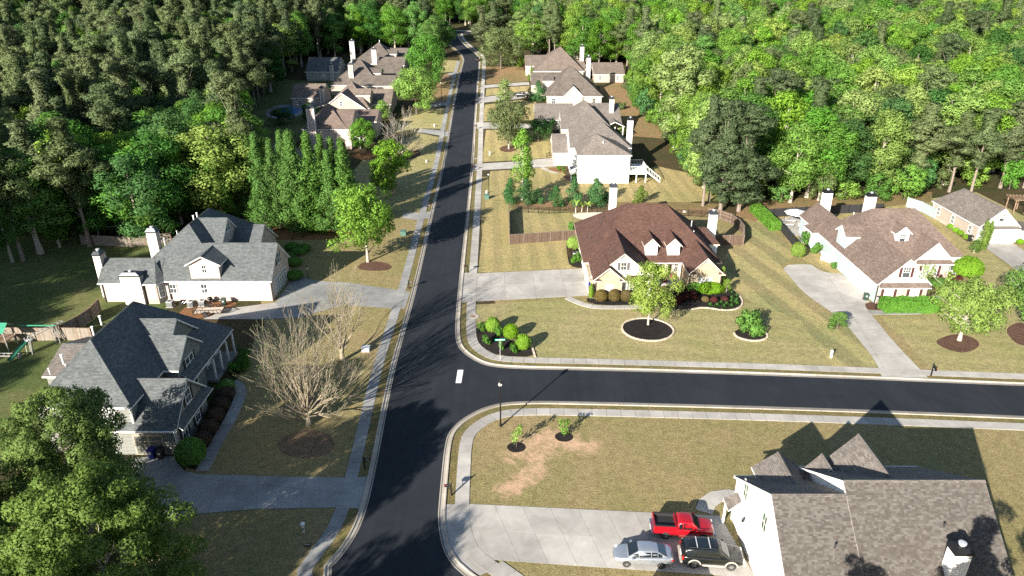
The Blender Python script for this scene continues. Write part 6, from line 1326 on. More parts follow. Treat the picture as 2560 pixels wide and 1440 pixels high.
# trees further off than the singled-out ones: one mass per kind of foliage
def far_wood(key, leaf, pts):
    tr, cr_, h0, R0 = PROTO[key]; lo = bpy.data.objects.new('far_crown', cr_.copy()); lo.data.materials.clear(); lo.data.materials.append(M[leaf]); tk = bpy.data.objects.new('far_trunk', tr)
    col = bpy.data.collections.new('far_tree_source'); col.objects.link(lo); col.objects.link(tk)
    me = bpy.data.meshes.new('woods'); me.from_pydata([(x, y, g(y)-.1) for x, y, h_, wd in pts], [], [])
    a = me.attributes.new('sc', 'FLOAT_VECTOR', 'POINT'); a.data.foreach_set('vector', [c for x, y, h_, wd in pts for c in (wd/2/R0, wd/2/R0, h_/h0)])
    b = me.attributes.new('rz', 'FLOAT_VECTOR', 'POINT'); b.data.foreach_set('vector', [c for _ in pts for c in (0, 0, rw.uniform(0, 6.28))])
    o = tag(link('woods', me), 'distant wood of many %s trees behind the nearer ones' % LAB[leaf], 'wood', None, 'stuff')
    ng = bpy.data.node_groups.new('woods', 'GeometryNodeTree'); ng.interface.new_socket('Geometry', in_out='INPUT', socket_type='NodeSocketGeometry'); ng.interface.new_socket('Geometry', in_out='OUTPUT', socket_type='NodeSocketGeometry')
    gi, go = ng.nodes.new('NodeGroupInput'), ng.nodes.new('NodeGroupOutput'); ip = ng.nodes.new('GeometryNodeInstanceOnPoints'); ci = ng.nodes.new('GeometryNodeCollectionInfo'); ci.inputs['Collection'].default_value = col
    ra, rb = ng.nodes.new('GeometryNodeInputNamedAttribute'), ng.nodes.new('GeometryNodeInputNamedAttribute'); ra.data_type = rb.data_type = 'FLOAT_VECTOR'; ra.inputs['Name'].default_value = 'sc'; rb.inputs['Name'].default_value = 'rz'
    lk = ng.links.new; lk(gi.outputs[0], ip.inputs['Points']); lk(ci.outputs[0], ip.inputs['Instance']); lk(ra.outputs[0], ip.inputs['Scale']); lk(rb.outputs[0], ip.inputs['Rotation']); lk(ip.outputs[0], go.inputs[0])
    m = o.modifiers.new('woods', 'NODES'); m.node_group = ng
for (key, leaf), pts in stuff.items(): far_wood(key, leaf, pts)
# ------------------------------------------------------------------ fences
def fence(name, label, line, h, mat, rail, panel=2.4, post_h=.1, pickets=True, face=1, cap=True, rails_show=False):
    """boarded fence along world points: a post and a panel of boards for every bay"""
    root = thing(name, label, 'fence', (*line[0], g(line[0][1])))
    for a, b in zip(line, line[1:]):
        L = math.dist(a, b); n = max(1, round(L/panel)); ux, uy = (b[0]-a[0])/L, (b[1]-a[1])/L; rz = math.atan2(uy, ux); w_ = L/n
        key = ('fp', round(w_, 3), h, mat, rails_show)
        if key not in WIN:
            mb = MB(); k = max(2, round(w_/.145)); r = random.Random(k)
            if pickets:
                for i in range(k): x = w_*i/k; mb.box(x+.004, x+w_/k-.004, -.012+r.uniform(-.004, .004), .012, .03, h+r.uniform(-.02, .015))
            else: mb.box(0, w_, -.01, .01, .03, h)
            pm = mb.mesh('panel', M[mat]); mb = MB()
            for z in ((.25, h*.55, h-.25) if not rails_show else (.3, h*.6, h-.2)): mb.box(0, w_, .013, .055, z-.05, z+.05)
            rm = mb.mesh('rail', M[rail], uv=False); mb = MB(); mb.box(-.055, .055, -.055, .055, -.05, h+post_h); po = mb.mesh('post', M[rail], uv=False); mb = MB(); mb.box(0, w_, -.06, .06, h+.0, h+.04); cm = mb.mesh('cap_rail', M[rail], uv=False)
            WIN[key] = (pm, rm, po, cm)
        pm, rm, po, cm = WIN[key]
        for i in range(n):
            x, y = a[0]+ux*w_*i, a[1]+uy*w_*i; q = (x-line[0][0], y-line[0][1], g(y)-g(line[0][1]))
            p = link('panel', pm, root, q, rz); ra = link('rail', rm, p)
            if cap: link('cap_rail', cm, p)
            off = .03; link('post', po, root, (q[0]-uy*off, q[1]+ux*off, q[2]), rz)
    x, y = line[-1]; link('post', po, root, (x-line[0][0], y-line[0][1], 0), rz)
    return root
def rail_fence(label, line, h=1.35, name='rail_fence'):
    root = thing(name, label, 'fence', (*line[0], g(line[0][1])))
    for a, b in zip(line, line[1:]):
        L = math.dist(a, b); n = max(1, round(L/2.4)); w_ = L/n; rz = math.atan2(b[1]-a[1], b[0]-a[0])
        key = ('rf', round(w_, 3), h)
        if key not in WIN:
            mb = MB(); mb.box(0, w_, -.02, .02, h-.05, h); mb.box(0, w_, -.02, .02, h-.3, h-.26); mb.box(0, w_, -.02, .02, .12, .16)
            k = int(w_/.12)
            for i in range(k): x = w_*(i+.5)/k; mb.box(x-.008, x+.008, -.008, .008, .1, h-.02)
            mb2 = MB(); mb2.box(-.04, .04, -.04, .04, -.05, h+.12); WIN[key] = (mb.mesh('rail_panel', M['metal_black'], uv=False), mb2.mesh('post', M['metal_black'], uv=False))
        for i in range(n+1):
            x, y = a[0]+(b[0]-a[0])*i/n-line[0][0], a[1]+(b[1]-a[1])*i/n-line[0][1]
            if i < n: link('rail_panel', WIN[key][0], root, (x, y, 0), rz)
            link('post', WIN[key][1], root, (x, y, 0), rz)
    return root
A = lambda *p: [at(*q) for q in p]
fence('board_fence', 'dark brown board fence joining the left side of the brown-roofed house', A((1273, 530), (1273, 560), (1274, 611))+A((1345, 606), (1438, 599)), 1.75, 'fence_brown', 'fence_brown_rail', 2.5)
fence('board_fence', 'dark brown board fence enclosing the small yard right of the chimney', [at(1752, 613), at(1858, 613), at(1858, 588), at(1846, 572), at(1826, 558), at(1800, 549), at(1770, 543)], 1.8, 'fence_brown', 'fence_brown_rail', 2.5, rails_show=True)
rail_fence('black metal rail fence along the cedar bed behind the brown-roofed house', A((1273, 528), (1296, 530), (1346, 534), (1372, 535), (1400, 533), (1440, 532), (1520, 531)))
rail_fence('black metal rail fence behind the right chimney of the brown roof', A((1690, 541), (1720, 541), (1752, 543), (1770, 544)))
fence('board_fence', 'weathered grey fence at the back of the grey-roofed house yard', A((205, 612), (330, 618), (430, 607)), 1.8, 'fence_grey', 'timber', 2.5)
fence('board_fence', 'sunlit weathered fence running from the grey-roofed house down to the play yard', A((252, 778), (232, 800), (200, 822), (155, 845)), 1.8, 'fence_grey', 'timber', 2.4)
fence('board_fence', 'long shaded fence behind the green playset', A((-60, 851), (0, 851), (50, 851), (100, 852), (157, 851), (232, 852)), 1.8, 'fence_grey', 'timber', 2.5)
fence('mesh_fence', 'black screened fence behind the chimneys of the pale blue house', A((1905, 546), (1960, 541), (2040, 537), (2120, 533), (2205, 530)), 1.7, 'fence_black', 'metal_black', 2.6, pickets=False, cap=False)
fence('mesh_fence', 'black screened fence beside the long hedge on the right', A((1951, 577), (1970, 600), (1988, 622)), 1.5, 'fence_black', 'metal_black', 2.4, pickets=False, cap=False)
fence('board_fence', 'pale blue-grey board fence between the two right-hand houses', A((2265, 517), (2300, 528), (2336, 547)), 1.9, 'fence_blue', 'fence_blue', 2.4)
rail_fence('short black railing at the end of the white house drive', A((1366, 393), (1374, 390), (1383, 393)), 1.0)
# ------------------------------------------------------------------ street furniture
mb = MB(); mb.box(-.06, .06, -.06, .06, -.05, 1.32); mb.lathe([(.06, 1.32), (.075, 1.36), (.03, 1.45), (0, 1.47)], 0, 0, 8); mb.box(-.05, .55, -.035, .035, .98, 1.04); mb.bar((.05, 0, .7), (.4, 0, 1.0), .04, .04); MPOST = mb.mesh('post', M['metal_black'], uv=False)
mb = MB(); prof = [(-.11, 1.05), (.11, 1.05), (.11, 1.19), (.075, 1.26), (0, 1.285), (-.075, 1.26), (-.11, 1.19)]; n = len(prof)
for i in range(n): (a, b), (c, d) = prof[i], prof[(i+1) % n]; mb.face([(.1, a, b), (.1, c, d), (.62, c, d), (.62, a, b)][::-1])
mb.face([(.1, a, b) for a, b in prof][::-1]); mb.face([(.62, a, b) for a, b in prof]); MBOX = mb.mesh('box', M['metal_black'], uv=False)
mb = MB(); mb.box(.22, .5, -.118, -.111, 1.11, 1.17); MNUM = mb.mesh('number_plate', M['metal_pale'], uv=False)
mb = MB(); mb.box(.5, .53, .112, .128, 1.15, 1.38); mb.box(.44, .53, .112, .128, 1.31, 1.38); MFLAG = mb.mesh('flag', M['lamp_red'], uv=False)
def mailbox(px, py, rz, label):
    X, Y = at(px, py); t = thing('mailbox', label, 'mailbox', (X, Y, g(Y)), rz, 'black mailboxes along the streets'); link('post', MPOST, t); b = link('box', MBOX, t); link('number_plate', MNUM, b); link('flag', MFLAG, b)
for px, py, rz, q in ((912, 1172, 0, 'black mailbox on the grass strip by the shaded lower left drive'), (1022.5, 722, 0, 'black mailbox at the left drive of the grey-roofed house'), (1129, 1239, math.pi, 'black mailbox on the narrow verge by the parked vehicles'), (1169.5, 681, math.pi, 'black mailbox at the drive of the brown-roofed house'), (2327, 940, -math.pi/2, 'black mailbox at the foot of the blue house drive'), (1069, 527, 0, 'black mailbox across the road from the black rail fence'), (1112, 339, 0, 'black mailbox by the drive next to the grey leafless tree'), (1192, 324, math.pi, 'black mailbox at the drive under the wide olive tree'), (1187, 426, math.pi, 'black mailbox at the drive of the white two-storey house'), (1194, 261, math.pi, 'black mailbox at the drive where a dark pickup stands'), (1126, 268, 0, 'black mailbox by the lighter green street tree'), (1197, 219, math.pi, 'farthest black mailbox on the right side')): mailbox(px, py, rz, q)
def lamp(px, py, h_, label):
    X, Y = at(px, py); t = thing('street_lamp', label, 'street lamp', (X, Y, g(Y)), 0, 'black lamp posts' if h_ > 3 else None); s = 1 if h_ > 3 else .62
    mb = MB(); mb.lathe([(.13*s, -.05), (.13*s, .35), (.085*s, .5), (.065*s, h_-.62), (.09*s, h_-.6), (.09*s, h_-.55)], 0, 0, 10); link('post', mb.mesh('post', M['metal_black'], uv=False), t)
    mb = MB(); mb.lathe([(.10*s, h_-.55), (.19*s, h_-.5), (.24*s, h_-.22), (.23*s, h_-.2)], 0, 0, 8); l = link('lantern', mb.mesh('lantern', M['lamp_clear'], uv=False), t)
    mb = MB(); mb.lathe([(.29*s, h_-.2), (.20*s, h_-.07), (.06*s, h_), (.02*s, h_+.1), (0, h_+.12)], 0, 0, 8)
    for k in range(4): a = k*math.pi/2; c, s_ = math.cos(a)*s, math.sin(a)*s; mb.bar((.2*c, .2*s_, h_-.5), (.25*c, .25*s_, h_-.2), .03, .03)
    link('hood', mb.mesh('hood', M['metal_black'], uv=False), l)
lamp(1251.5, 1066, 5.5, 'tall black lamp post on the corner lawn, its long shadow crossing the side street'); lamp(1222.5, 497, 5.5, 'tall black lamp post beside a green utility box'); lamp(1104, 248, 5.4, 'tall black lamp post beyond the street trees on the left')
lamp(770.5, 697, 2.1, 'short black yard lamp by the left garage door'); lamp(2188, 772, 2.0, 'short black yard lamp in front of the long hedge')
# street name sign
X, Y = at(1250.5, 901); t = thing('street_sign', 'green street name sign on a thin pale pole at the corner bed', 'sign', (X, Y, 0))
mb = MB(); mb.tube([(0, 0, 0), (0, 0, 2.75)], .03, 8); link('post', mb.mesh('post', M['metal_pale'], uv=False), t)
mb = MB(); mb.box(-.62, .62, -.012, .012, 2.72, 2.96); b = link('sign_blade', mb.mesh('sign_blade', M['sign_green'], uv=False), t, (0, -.0, 0), R(4))
mb = MB(); r = random.Random(2)
for x0, n_ in ((-.52, 5), (-.06, 5), (.40, 2)):
    for i in range(n_): x = x0+i*.082; hh = r.choice((.10, .13, .13)); mb.box(x, x+.05, -.018, -.013, 2.78, 2.78+hh)
link('lettering', mb.mesh('lettering', M['paint_white'], uv=False), b)
# utility boxes, pedestals, covers
def ubox(px, py, w_, d_, h_, mat, label, name='utility_box', cat='utility box', rz=0):
    X, Y = at(px, py); t = thing(name, label, cat, (X, Y, g(Y)), rz); mb = MB(); mb.box(-w_/2, w_/2, -d_/2, d_/2, 0, h_*.86); link('body', mb.mesh('body', M[mat], uv=False), t)
    mb = MB(); i = len(mb.v); q = .03; mb.prism([(-w_/2-q, -d_/2-q), (w_/2+q, -d_/2-q), (w_/2+q, d_/2+q), (-w_/2-q, d_/2+q)], h_*.862, lambda x, y: h_*.9+(.1*h_ if y > 0 else 0)); link('lid', mb.mesh('lid', M[mat], uv=False), t)
ubox(1217, 497, .9, .8, .95, 'box_green', 'green utility box at the foot of the tall lamp post'); ubox(1009, 588, .95, .8, .9, 'box_green', 'green utility box in the tree shade by the left pavement'); ubox(915, 877, .95, .75, .6, 'metal_pale', 'white utility box on the grass beside the leafless trees'); ubox(1222, 300, .7, .6, .8, 'box_green', 'pale green utility box by the wide olive tree')
for px, py, h_, q in ((1216, 484, .7, 'white marker post behind the green utility box'), (2077, 894, 1.0, 'white marker post on the striped lawn by the side street'), (1086, 317, .8, 'white marker post on the lawn by the left drive'), (1066, 406, .6, 'small white marker post near the left pavement'), (1224, 388, 1.0, 'white marker post on the lawn below the wide olive tree')): ubox(px, py, .22, .18, h_, 'white_pipe', q, 'marker_post', 'post')
X, Y = at(759, 1330); t = thing('marker_post', 'pale round-topped post on the shaded lower left lawn', 'post', (X, Y, 0)); mb = MB(); mb.lathe([(.12, 0), (.12, .75), (.2, .8), (.2, .95), (.08, 1.05), (0, 1.07)], 0, 0, 12); link('body', mb.mesh('body', M['metal_pale'], uv=False), t)
mb = MB(); mb.box(-.1, .1, -.13, -.1, .3, .5); link('plate', mb.mesh('plate', M['box_green'], uv=False), t)
def cover(px, py, r_, mat, label, collar=None):
    X, Y = at(px, py); t = thing('manhole_cover', label, 'manhole cover', (X, Y, g(Y)))
    if collar: mb = MB(); mb.lathe([(0, .058), (collar, .062), (collar, .03)], 0, 0, 24); link('collar', mb.mesh('collar', M['kerb'], uv=False), t)
    mb = MB(); mb.lathe([(r_, .03), (r_, .07), (0, .072)], 0, 0, 20); link('lid', mb.mesh('lid', M[mat], uv=False), t)
cover(1183, 792, .36, 'timber', 'rusty round manhole cover in the pavement by the corner bed', .75); cover(1096, 395, .4, 'timber', 'round manhole cover on the left verge near the bare tree', .6); cover(1189, 396, .4, 'timber', 'round manhole cover on the verge at the white house drive', .6)
X, Y = at(769, 1364); t = thing('valve_lid', 'small red-brown lid lying in the lower left grass', 'lid', (X, Y, 0)); mb = MB(); mb.box(-.26, .26, -.16, .16, 0, .12); link('lid', mb.mesh('lid', M['mulch_red'], uv=False), t); mb = MB(); mb.box(-.2, .2, -.02, .02, .121, .14); link('handle', mb.mesh('handle', M['metal_pale'], uv=False), t)
# edging rings of small stones
def edging(label, line, closed, w_=.22, h_=.16, step=.30, name='stone_edging'):
    pts = resample(line+([line[0]] if closed else []), step); root = thing(name, label, 'edging', (pts[0][0], pts[0][1], 0)); r = random.Random(len(pts)); mb = MB(); mb.box(-step*.46, step*.46, -w_/2, w_/2, 0, h_); me = mb.mesh('brick', M['stone'], uv=False)
    for a, b in zip(pts, pts[1:]):
        o = link('brick', me, root, ((a[0]+b[0])/2-pts[0][0], (a[1]+b[1])/2-pts[0][1], r.uniform(-.03, .01)), math.atan2(b[1]-a[1], b[0]-a[0])+r.uniform(-.06, .06))
X, Y = at(1619, 824); ring = [(X+3.35*math.cos(a), Y+3.2*math.sin(a)) for a in [i*math.pi/24 for i in range(48)]]; structure(sheet('planting_bed', ring, .02, M['mulch_dark'])); edging('ring of pale edging stones around the young front tree', ring, True)
X, Y = at(1882, 845); ring = [(X+2.1*math.cos(a), Y+.9+1.75*math.sin(a)) for a in [math.pi*.93+i*math.pi/24 for i in range(29)]]; structure(sheet('planting_bed', [(X+2.1*math.cos(a), Y+.9+1.75*math.sin(a)) for a in [i*math.pi/16 for i in range(32)]], .02, M['mulch_dark'])); edging('curved stone edge under the round loose shrub', ring, False)
edging('wavy pale stone edge of the large front bed', smooth(A((1720, 776), (1760, 768), (1812, 778), (1850, 772), (1858, 754), (1846, 736)), 2), False, .2, .14, .4); edging('short stone edge at the right end of the corner bed', A((1338, 893), (1330, 868)), False); edging('curved pale stone edge under the wide olive tree', smooth(A((1250, 367), (1250, 374), (1262, 379), (1290, 384)), 2), False, .25, .18, .4)
# boulders near the back slope
for px, py, q in ((2300, 462, 'pale boulder at the foot of the right pines'), (1712, 530, 'small boulder among the red soil behind the brown roof')):
    X, Y = at(px, py); r = random.Random(px); t = thing('boulder', q, 'rock', (X, Y, g(Y))); bm = bmesh.new(); bmesh.ops.create_icosphere(bm, subdivisions=2, radius=1.1 if px > 2000 else .5)
    for v in bm.verts: v.co *= r.uniform(.8, 1.15); v.co.z = max(-.1, v.co.z*.6)
    me = bpy.data.meshes.new('rock'); bm.to_mesh(me); bm.free(); me.materials.append(M['rock']); link('rock', me, t)
# ------------------------------------------------------------------ yard things
def bin_(x, y, rz, mat, label, z=0):
    t = thing('wheeled_bin', label, 'bin', (x, y, z), rz); mb = MB(); b0 = [(-.24, -.26), (.24, -.26), (.24, .24), (-.24, .24)]; b1 = [(-.30, -.34), (.30, -.34), (.30, .32), (-.30, .32)]
    mb.face([(*p, .03) for p in b0][::-1])
    for i in range(4): j = (i+1) % 4; mb.face([(*b0[i], .03), (*b0[j], .03), (*b1[j], .98), (*b1[i], .98)])
    mb.face([(*p, .98) for p in b1]); link('body', mb.mesh('body', M[mat], uv=False), t)
    mb = MB(); mb.prism([(-.33, -.39), (.33, -.39), (.33, .34), (-.33, .34)], .985, lambda X_, Y_: 1.03+(.06 if Y_ > 0 else 0)); link('lid', mb.mesh('lid', M[mat], uv=False), t)
    mb = MB(); mb.tube([(-.28, .40, 1.0), (.28, .40, 1.0)], .025, 6); link('handle', mb.mesh('handle', M[mat], uv=False), t)
    for s in (-1, 1): mb = MB(); mb.tube([(s*.25, .24, .12), (s*.32, .24, .12)], .12, 10); link('wheel', mb.mesh('wheel', M['tyre'], uv=False), t)
    mb = MB(); mb.box(-.12, .12, -.345, -.31, .62, .84); link('label_plate', mb.mesh('label_plate', M['metal_pale'], uv=False), t)
X, Y = at(2163, 750); bin_(X, Y, R(-10), 'bin_green', 'dark green wheeled bin at the garage corner of the pale blue house'); X, Y = at(561, 763); bin_(X, Y, R(5), 'bin_green', 'dark green wheeled bin against the long pink wall')
X, Y = at(383, 1144); bin_(X, Y, R(-8), 'bin_blue', 'blue wheeled bin in front of the crossed garage door'); X, Y = at(404, 1145); bin_(X, Y, R(6), 'bin_black', 'black wheeled bin beside the blue one'); X, Y = at(2424, 603); bin_(X, Y, R(20), 'bin_black', 'dark wheeled bin at the corner of the beige wall')
def ac(x, y, label, s=1):
    t = thing('air_conditioner', label, 'air conditioner', (x, y, 0), 0); t.scale = (s, s, s); mb = MB(); mb.box(-.4, .4, -.4, .4, .06, .8); link('body', mb.mesh('body', M['grey_panel'], uv=False), t)
    mb = MB()
    for k in range(9): mb.box(-.41, .41, -.41, .41, .12+k*.07, .15+k*.07)
    link('louvres', mb.mesh('louvres', M['metal_dark'], uv=False), t); mb = MB(); mb.box(-.42, .42, -.42, .42, .802, .86); l = link('top', mb.mesh('top', M['metal_pale'], uv=False), t)
    mb = MB(); mb.lathe([(.28, .862), (.28, .885), (.05, .885), (.05, .9), (0, .9)], 0, 0, 16); link('fan_guard', mb.mesh('fan_guard', M['metal_dark'], uv=False), l); mb = MB(); mb.box(-.5, .5, -.5, .5, 0, .06); link('pad', mb.mesh('pad', M['concrete'], uv=False), t)
for (px, py), q in zip(((427, 766), (479, 766), (507, 764)), ('first', 'second', 'third')): X, Y = at(px, py); ac(X, Y, '%s air conditioner from the left along the long pink wall' % q)
X, Y = at(1437, 643); ac(X, Y, 'air conditioner among shrubs at the left wall of the brown-roofed house', .95); X, Y = at(2006, 604); ac(X, Y, 'air conditioner by the side door of the pale blue house', 1.3)
# bicycle frame and covered grill near the pink wall
X, Y = at(462, 763); t = thing('bicycle', 'small bicycle leaning between two air conditioners', 'bicycle', (X, Y, 0), R(20))
for k in (-.42, .42): mb = MB(); mb.lathe([(.27, -.02), (.31, -.02), (.31, .02), (.27, .02)], k, 0, 16, axis='y', c0=.31); link('wheel', mb.mesh('wheel', M['tyre'], uv=False), t)
mb = MB(); [mb.tube([a, b], .022, 6) for a, b in (((-.42, 0, .31), (-.1, 0, .62)), ((-.1, 0, .62), (.35, 0, .66)), ((.35, 0, .66), (.42, 0, .31)), ((-.05, 0, .3), (-.12, 0, .75)), ((-.05, 0, .3), (.34, 0, .62)), ((-.42, 0, .31), (-.05, 0, .3)))]; link('frame', mb.mesh('frame', M['paint_silver'], uv=False), t)
mb = MB(); mb.tube([(.33, -.22, .82), (.33, .22, .82)], .02, 6); mb.tube([(.35, 0, .64), (.33, 0, .82)], .02, 6); link('handlebar', mb.mesh('handlebar', M['metal_black'], uv=False), t); mb = MB(); mb.box(-.25, .02, -.06, .06, .75, .8); link('saddle', mb.mesh('saddle', M['metal_black'], uv=False), t)
X, Y = at(527, 759); t = thing('grill', 'black kettle grill with a pale lid handle beside the air conditioners', 'grill', (X, Y, 0)); mb = MB(); mb.lathe([(.12, .5), (.33, .68), (.36, .8), (.30, .98), (.12, 1.08), (0, 1.1)], 0, 0, 14); link('bowl', mb.mesh('bowl', M['metal_black'], uv=False, smooth=True), t)
for k in range(3): a = k*2.094; mb = MB(); mb.tube([(.1*math.cos(a), .1*math.sin(a), .55), (.34*math.cos(a), .34*math.sin(a), 0)], .018, 5); link('leg', mb.mesh('leg', M['metal_pale'], uv=False), t)
mb = MB(); mb.tube([(-.06, 0, 1.1), (-.06, 0, 1.16), (.06, 0, 1.16), (.06, 0, 1.1)], .015, 5); link('handle', mb.mesh('handle', M['metal_pale'], uv=False), t)
# utility trailer
X, Y = at(520, 787); t = thing('utility_trailer', 'open utility trailer with wooden bed, railed sides and raised mesh ramp', 'trailer', (X, Y+.3, 0), R(6))
mb = MB(); n = 7
for k in range(n): y0 = -.85+1.7*k/n; b = MB(); b.box(-1.7, 1.9, y0+.006, y0+1.7/n-.006, .52, .57); link('plank', b.mesh('plank', M['stone'], uv=False), t)
mb = MB(); [mb.bar(p, q, .06, .09) for p, q in (((-1.75, -.9, .5), (1.95, -.9, .5)), ((-1.75, .9, .5), (1.95, .9, .5)), ((-1.75, -.9, .5), (-1.75, .9, .5)), ((1.95, -.9, .5), (1.95, .9, .5)), ((1.95, -.9, .5), (3.05, 0, .5)), ((1.95, .9, .5), (3.05, 0, .5)))]; link('frame', mb.mesh('frame', M['metal_black'], uv=False), t)
for s in (-1, 1):
    mb = MB(); mb.bar((-1.75, s*.9, .98), (1.95, s*.9, .98), .05, .05)
    for k in range(8): x = -1.75+3.7*k/7; mb.bar((x, s*.9, .5), (x, s*.9, .98), .045, .045)
    link('side_rail', mb.mesh('side_rail', M['metal_black'], uv=False), t)
mb = MB()
for y in (-.85, -.42, 0, .42, .85): mb.bar((-1.78, y, .55), (-1.98, y, 1.75), .04, .04)
for z in (.55, 1.15, 1.75): mb.bar((-1.78-.2*(z-.55)/1.2, -.87, z), (-1.78-.2*(z-.55)/1.2, .87, z), .045, .045)
link('ramp', mb.mesh('ramp', M['metal_black'], uv=False), t)
for s in (-1, 1):
    mb = MB(); mb.lathe([(.17, -.1), (.30, -.1), (.33, -.05), (.33, .05), (.30, .1), (.17, .1)], -.1, s*1.08, 18, axis='y', c0=.33); w_ = link('wheel', mb.mesh('wheel', M['tyre'], uv=False), t); mb = MB(); mb.lathe([(.0, -.085), (.06, -.09), (.175, -.06), (.175, .06), (.06, .09), (0, .085)], -.1, s*1.08, 14, axis='y', c0=.33); link('rim', mb.mesh('rim', M['paint_pale'], uv=False), w_)
    mb = MB(); [mb.box(-.1+a, -.1+a+.17, s*1.08-.14, s*1.08+.14, z, z+.03) for a, z in ((-.45, .66), (-.28, .72), (-.11, .74), (.06, .72), (.23, .66))]; link('mudguard', mb.mesh('mudguard', M['metal_black'], uv=False), t)
mb = MB(); mb.tube([(3.0, 0, .0), (3.0, 0, .75)], .035, 6); mb.tube([(2.9, 0, .5), (3.25, 0, .5)], .05, 6); link('jack', mb.mesh('jack', M['metal_dark'], uv=False), t)
# playset in the shaded yard
X, Y = at(60, 880); t = thing('playset', 'green and grey garden playset with slide, ladder and green-roofed tower', 'playset', (X, Y, 0), 0)
def pbar(nm, p, q, w_, mat): mb = MB(); mb.bar(p, q, w_, w_); return link(nm, mb.mesh(nm, M[mat], uv=False), t)
pbar('swing_beam', (-1.8, 2.6, 2.35), (3.0, 2.6, 2.35), .12, 'green_tin')
for x in (2.6, 3.1): pbar('leg', (x-.1, 2.6, 2.35), (x+.35, 1.9 if x < 3 else 3.2, 0), .09, 'grey_timber'); pbar('leg', (x-.1, 2.6, 2.3), (x+.1, 3.4 if x < 3 else 2.2, 0), .09, 'grey_timber')
mb = MB(); mb.bar((.6, .6, 1.9), (3.0, 3.6, 2.5), .07, .07); mb.bar((1.2, .3, 1.9), (3.6, 3.4, 2.5), .07, .07)
for k in range(9): f = k/8; mb.bar((.6+2.4*f, .6+3.0*f, 1.9+.6*f), (1.2+2.4*f, .3+3.1*f, 1.9+.6*f), .05, .05)
link('monkey_bars', mb.mesh('monkey_bars', M['grey_timber'], uv=False), t)
for p in ((.6, .6), (1.2, .3), (.5, .1), (1.35, -.2)): pbar('leg', (p[0], p[1], 1.95), (p[0]+.15, p[1]-.5, 0), .08, 'grey_timber')
mb = MB(); pts = [(.85, .1, 1.55), (.65, -.6, 1.25), (.3, -1.4, .8), (.05, -2.1, .35), (-.05, -2.6, .22)]
for a, b in zip(pts, pts[1:]):
    for k0, k1, z0, z1 in ((-.3, -.24, .2, .0), (-.24, .24, 0, 0), (.24, .3, 0, .2)): mb.face([(a[0]+k0, a[1], a[2]+z0), (a[0]+k1, a[1], a[2]+z1), (b[0]+k1, b[1], b[2]+z1), (b[0]+k0, b[1], b[2]+z0)][::-1])
link('slide', mb.mesh('slide', M['green_plastic'], uv=False), t); mb = MB(); mb.box(.45, 1.25, .0, .5, 1.5, 1.6); link('platform', mb.mesh('platform', M['metal_pale'], uv=False), t)
for x, y in ((-3.6, .2), (-2.0, .2), (-3.6, 2.0), (-2.0, 2.0)): pbar('post', (x, y, 0), (x, y, 2.6), .1, 'grey_timber')
mb = MB(); mb.box(-3.7, -1.9, .1, 2.1, 1.3, 1.4); link('deck', mb.mesh('deck', M['timber'], uv=False), t); mb = MB(); mb.face([(-3.8, -.1, 2.6), (-1.8, -.1, 2.6), (-1.8, 1.1, 3.5), (-3.8, 1.1, 3.5)]); mb.face([(-1.8, 2.3, 2.6), (-3.8, 2.3, 2.6), (-3.8, 1.1, 3.5), (-1.8, 1.1, 3.5)]); link('canopy', mb.mesh('canopy', M['green_tin'], uv=False), t)
X, Y = at(15, 895); t = thing('ladder', 'grey wooden climbing frame lying low on the shaded lawn', 'ladder', (X, Y, 0)); mb = MB()
for y in (-.3, .35): mb.bar((-2.2, y, .45), (1.9, y, .45), .1, .1); link('rail', mb.mesh('rail', M['grey_timber'], uv=False), t); mb = MB()
for k in range(7): b = MB(); b.bar((-1.9+k*.6, -.3, .45), (-1.9+k*.6, .35, .45), .08, .08); link('rung', b.mesh('rung', M['grey_timber'], uv=False), t)
for x in (-2, 1.7): b = MB(); b.box(x-.05, x+.05, -.35, .4, 0, .4); link('foot', b.mesh('foot', M['grey_timber'], uv=False), t)
# patio of the blue house
X, Y = at(1985, 562); t = thing('patio_umbrella', 'large white patio umbrella leaning on a side pole by the hedge', 'umbrella', (X, Y, .03)); mb = MB(); ap = (0, 0, 3.0); ring = [(2.0*math.cos(k*math.pi/4+.4), 2.0*math.sin(k*math.pi/4+.4), 2.4) for k in range(8)]
for k in range(8): a, b = ring[k], ring[(k+1) % 8]; mb.face([a, b, ap]); mb.face([b, a, (a[0], a[1], 2.25), (b[0], b[1], 2.25)])
link('canopy', mb.mesh('canopy', M['fabric_white'], uv=False), t); mb = MB()
for k in range(8): mb.bar((ring[k][0]*.98, ring[k][1]*.98, 2.39), (0, 0, 2.93), .03, .03)
link('ribs', mb.mesh('ribs', M['metal_dark'], uv=False), t); mb = MB(); mb.tube([(-2.1, -.4, 0), (-2.2, -.4, 2.6), (-1.2, -.2, 3.3), (0, 0, 3.05)], .05, 6); link('pole', mb.mesh('pole', M['metal_dark'], uv=False), t); mb = MB(); mb.box(-2.6, -1.6, -.9, .1, 0, .1); link('base', mb.mesh('base', M['concrete'], uv=False), t)
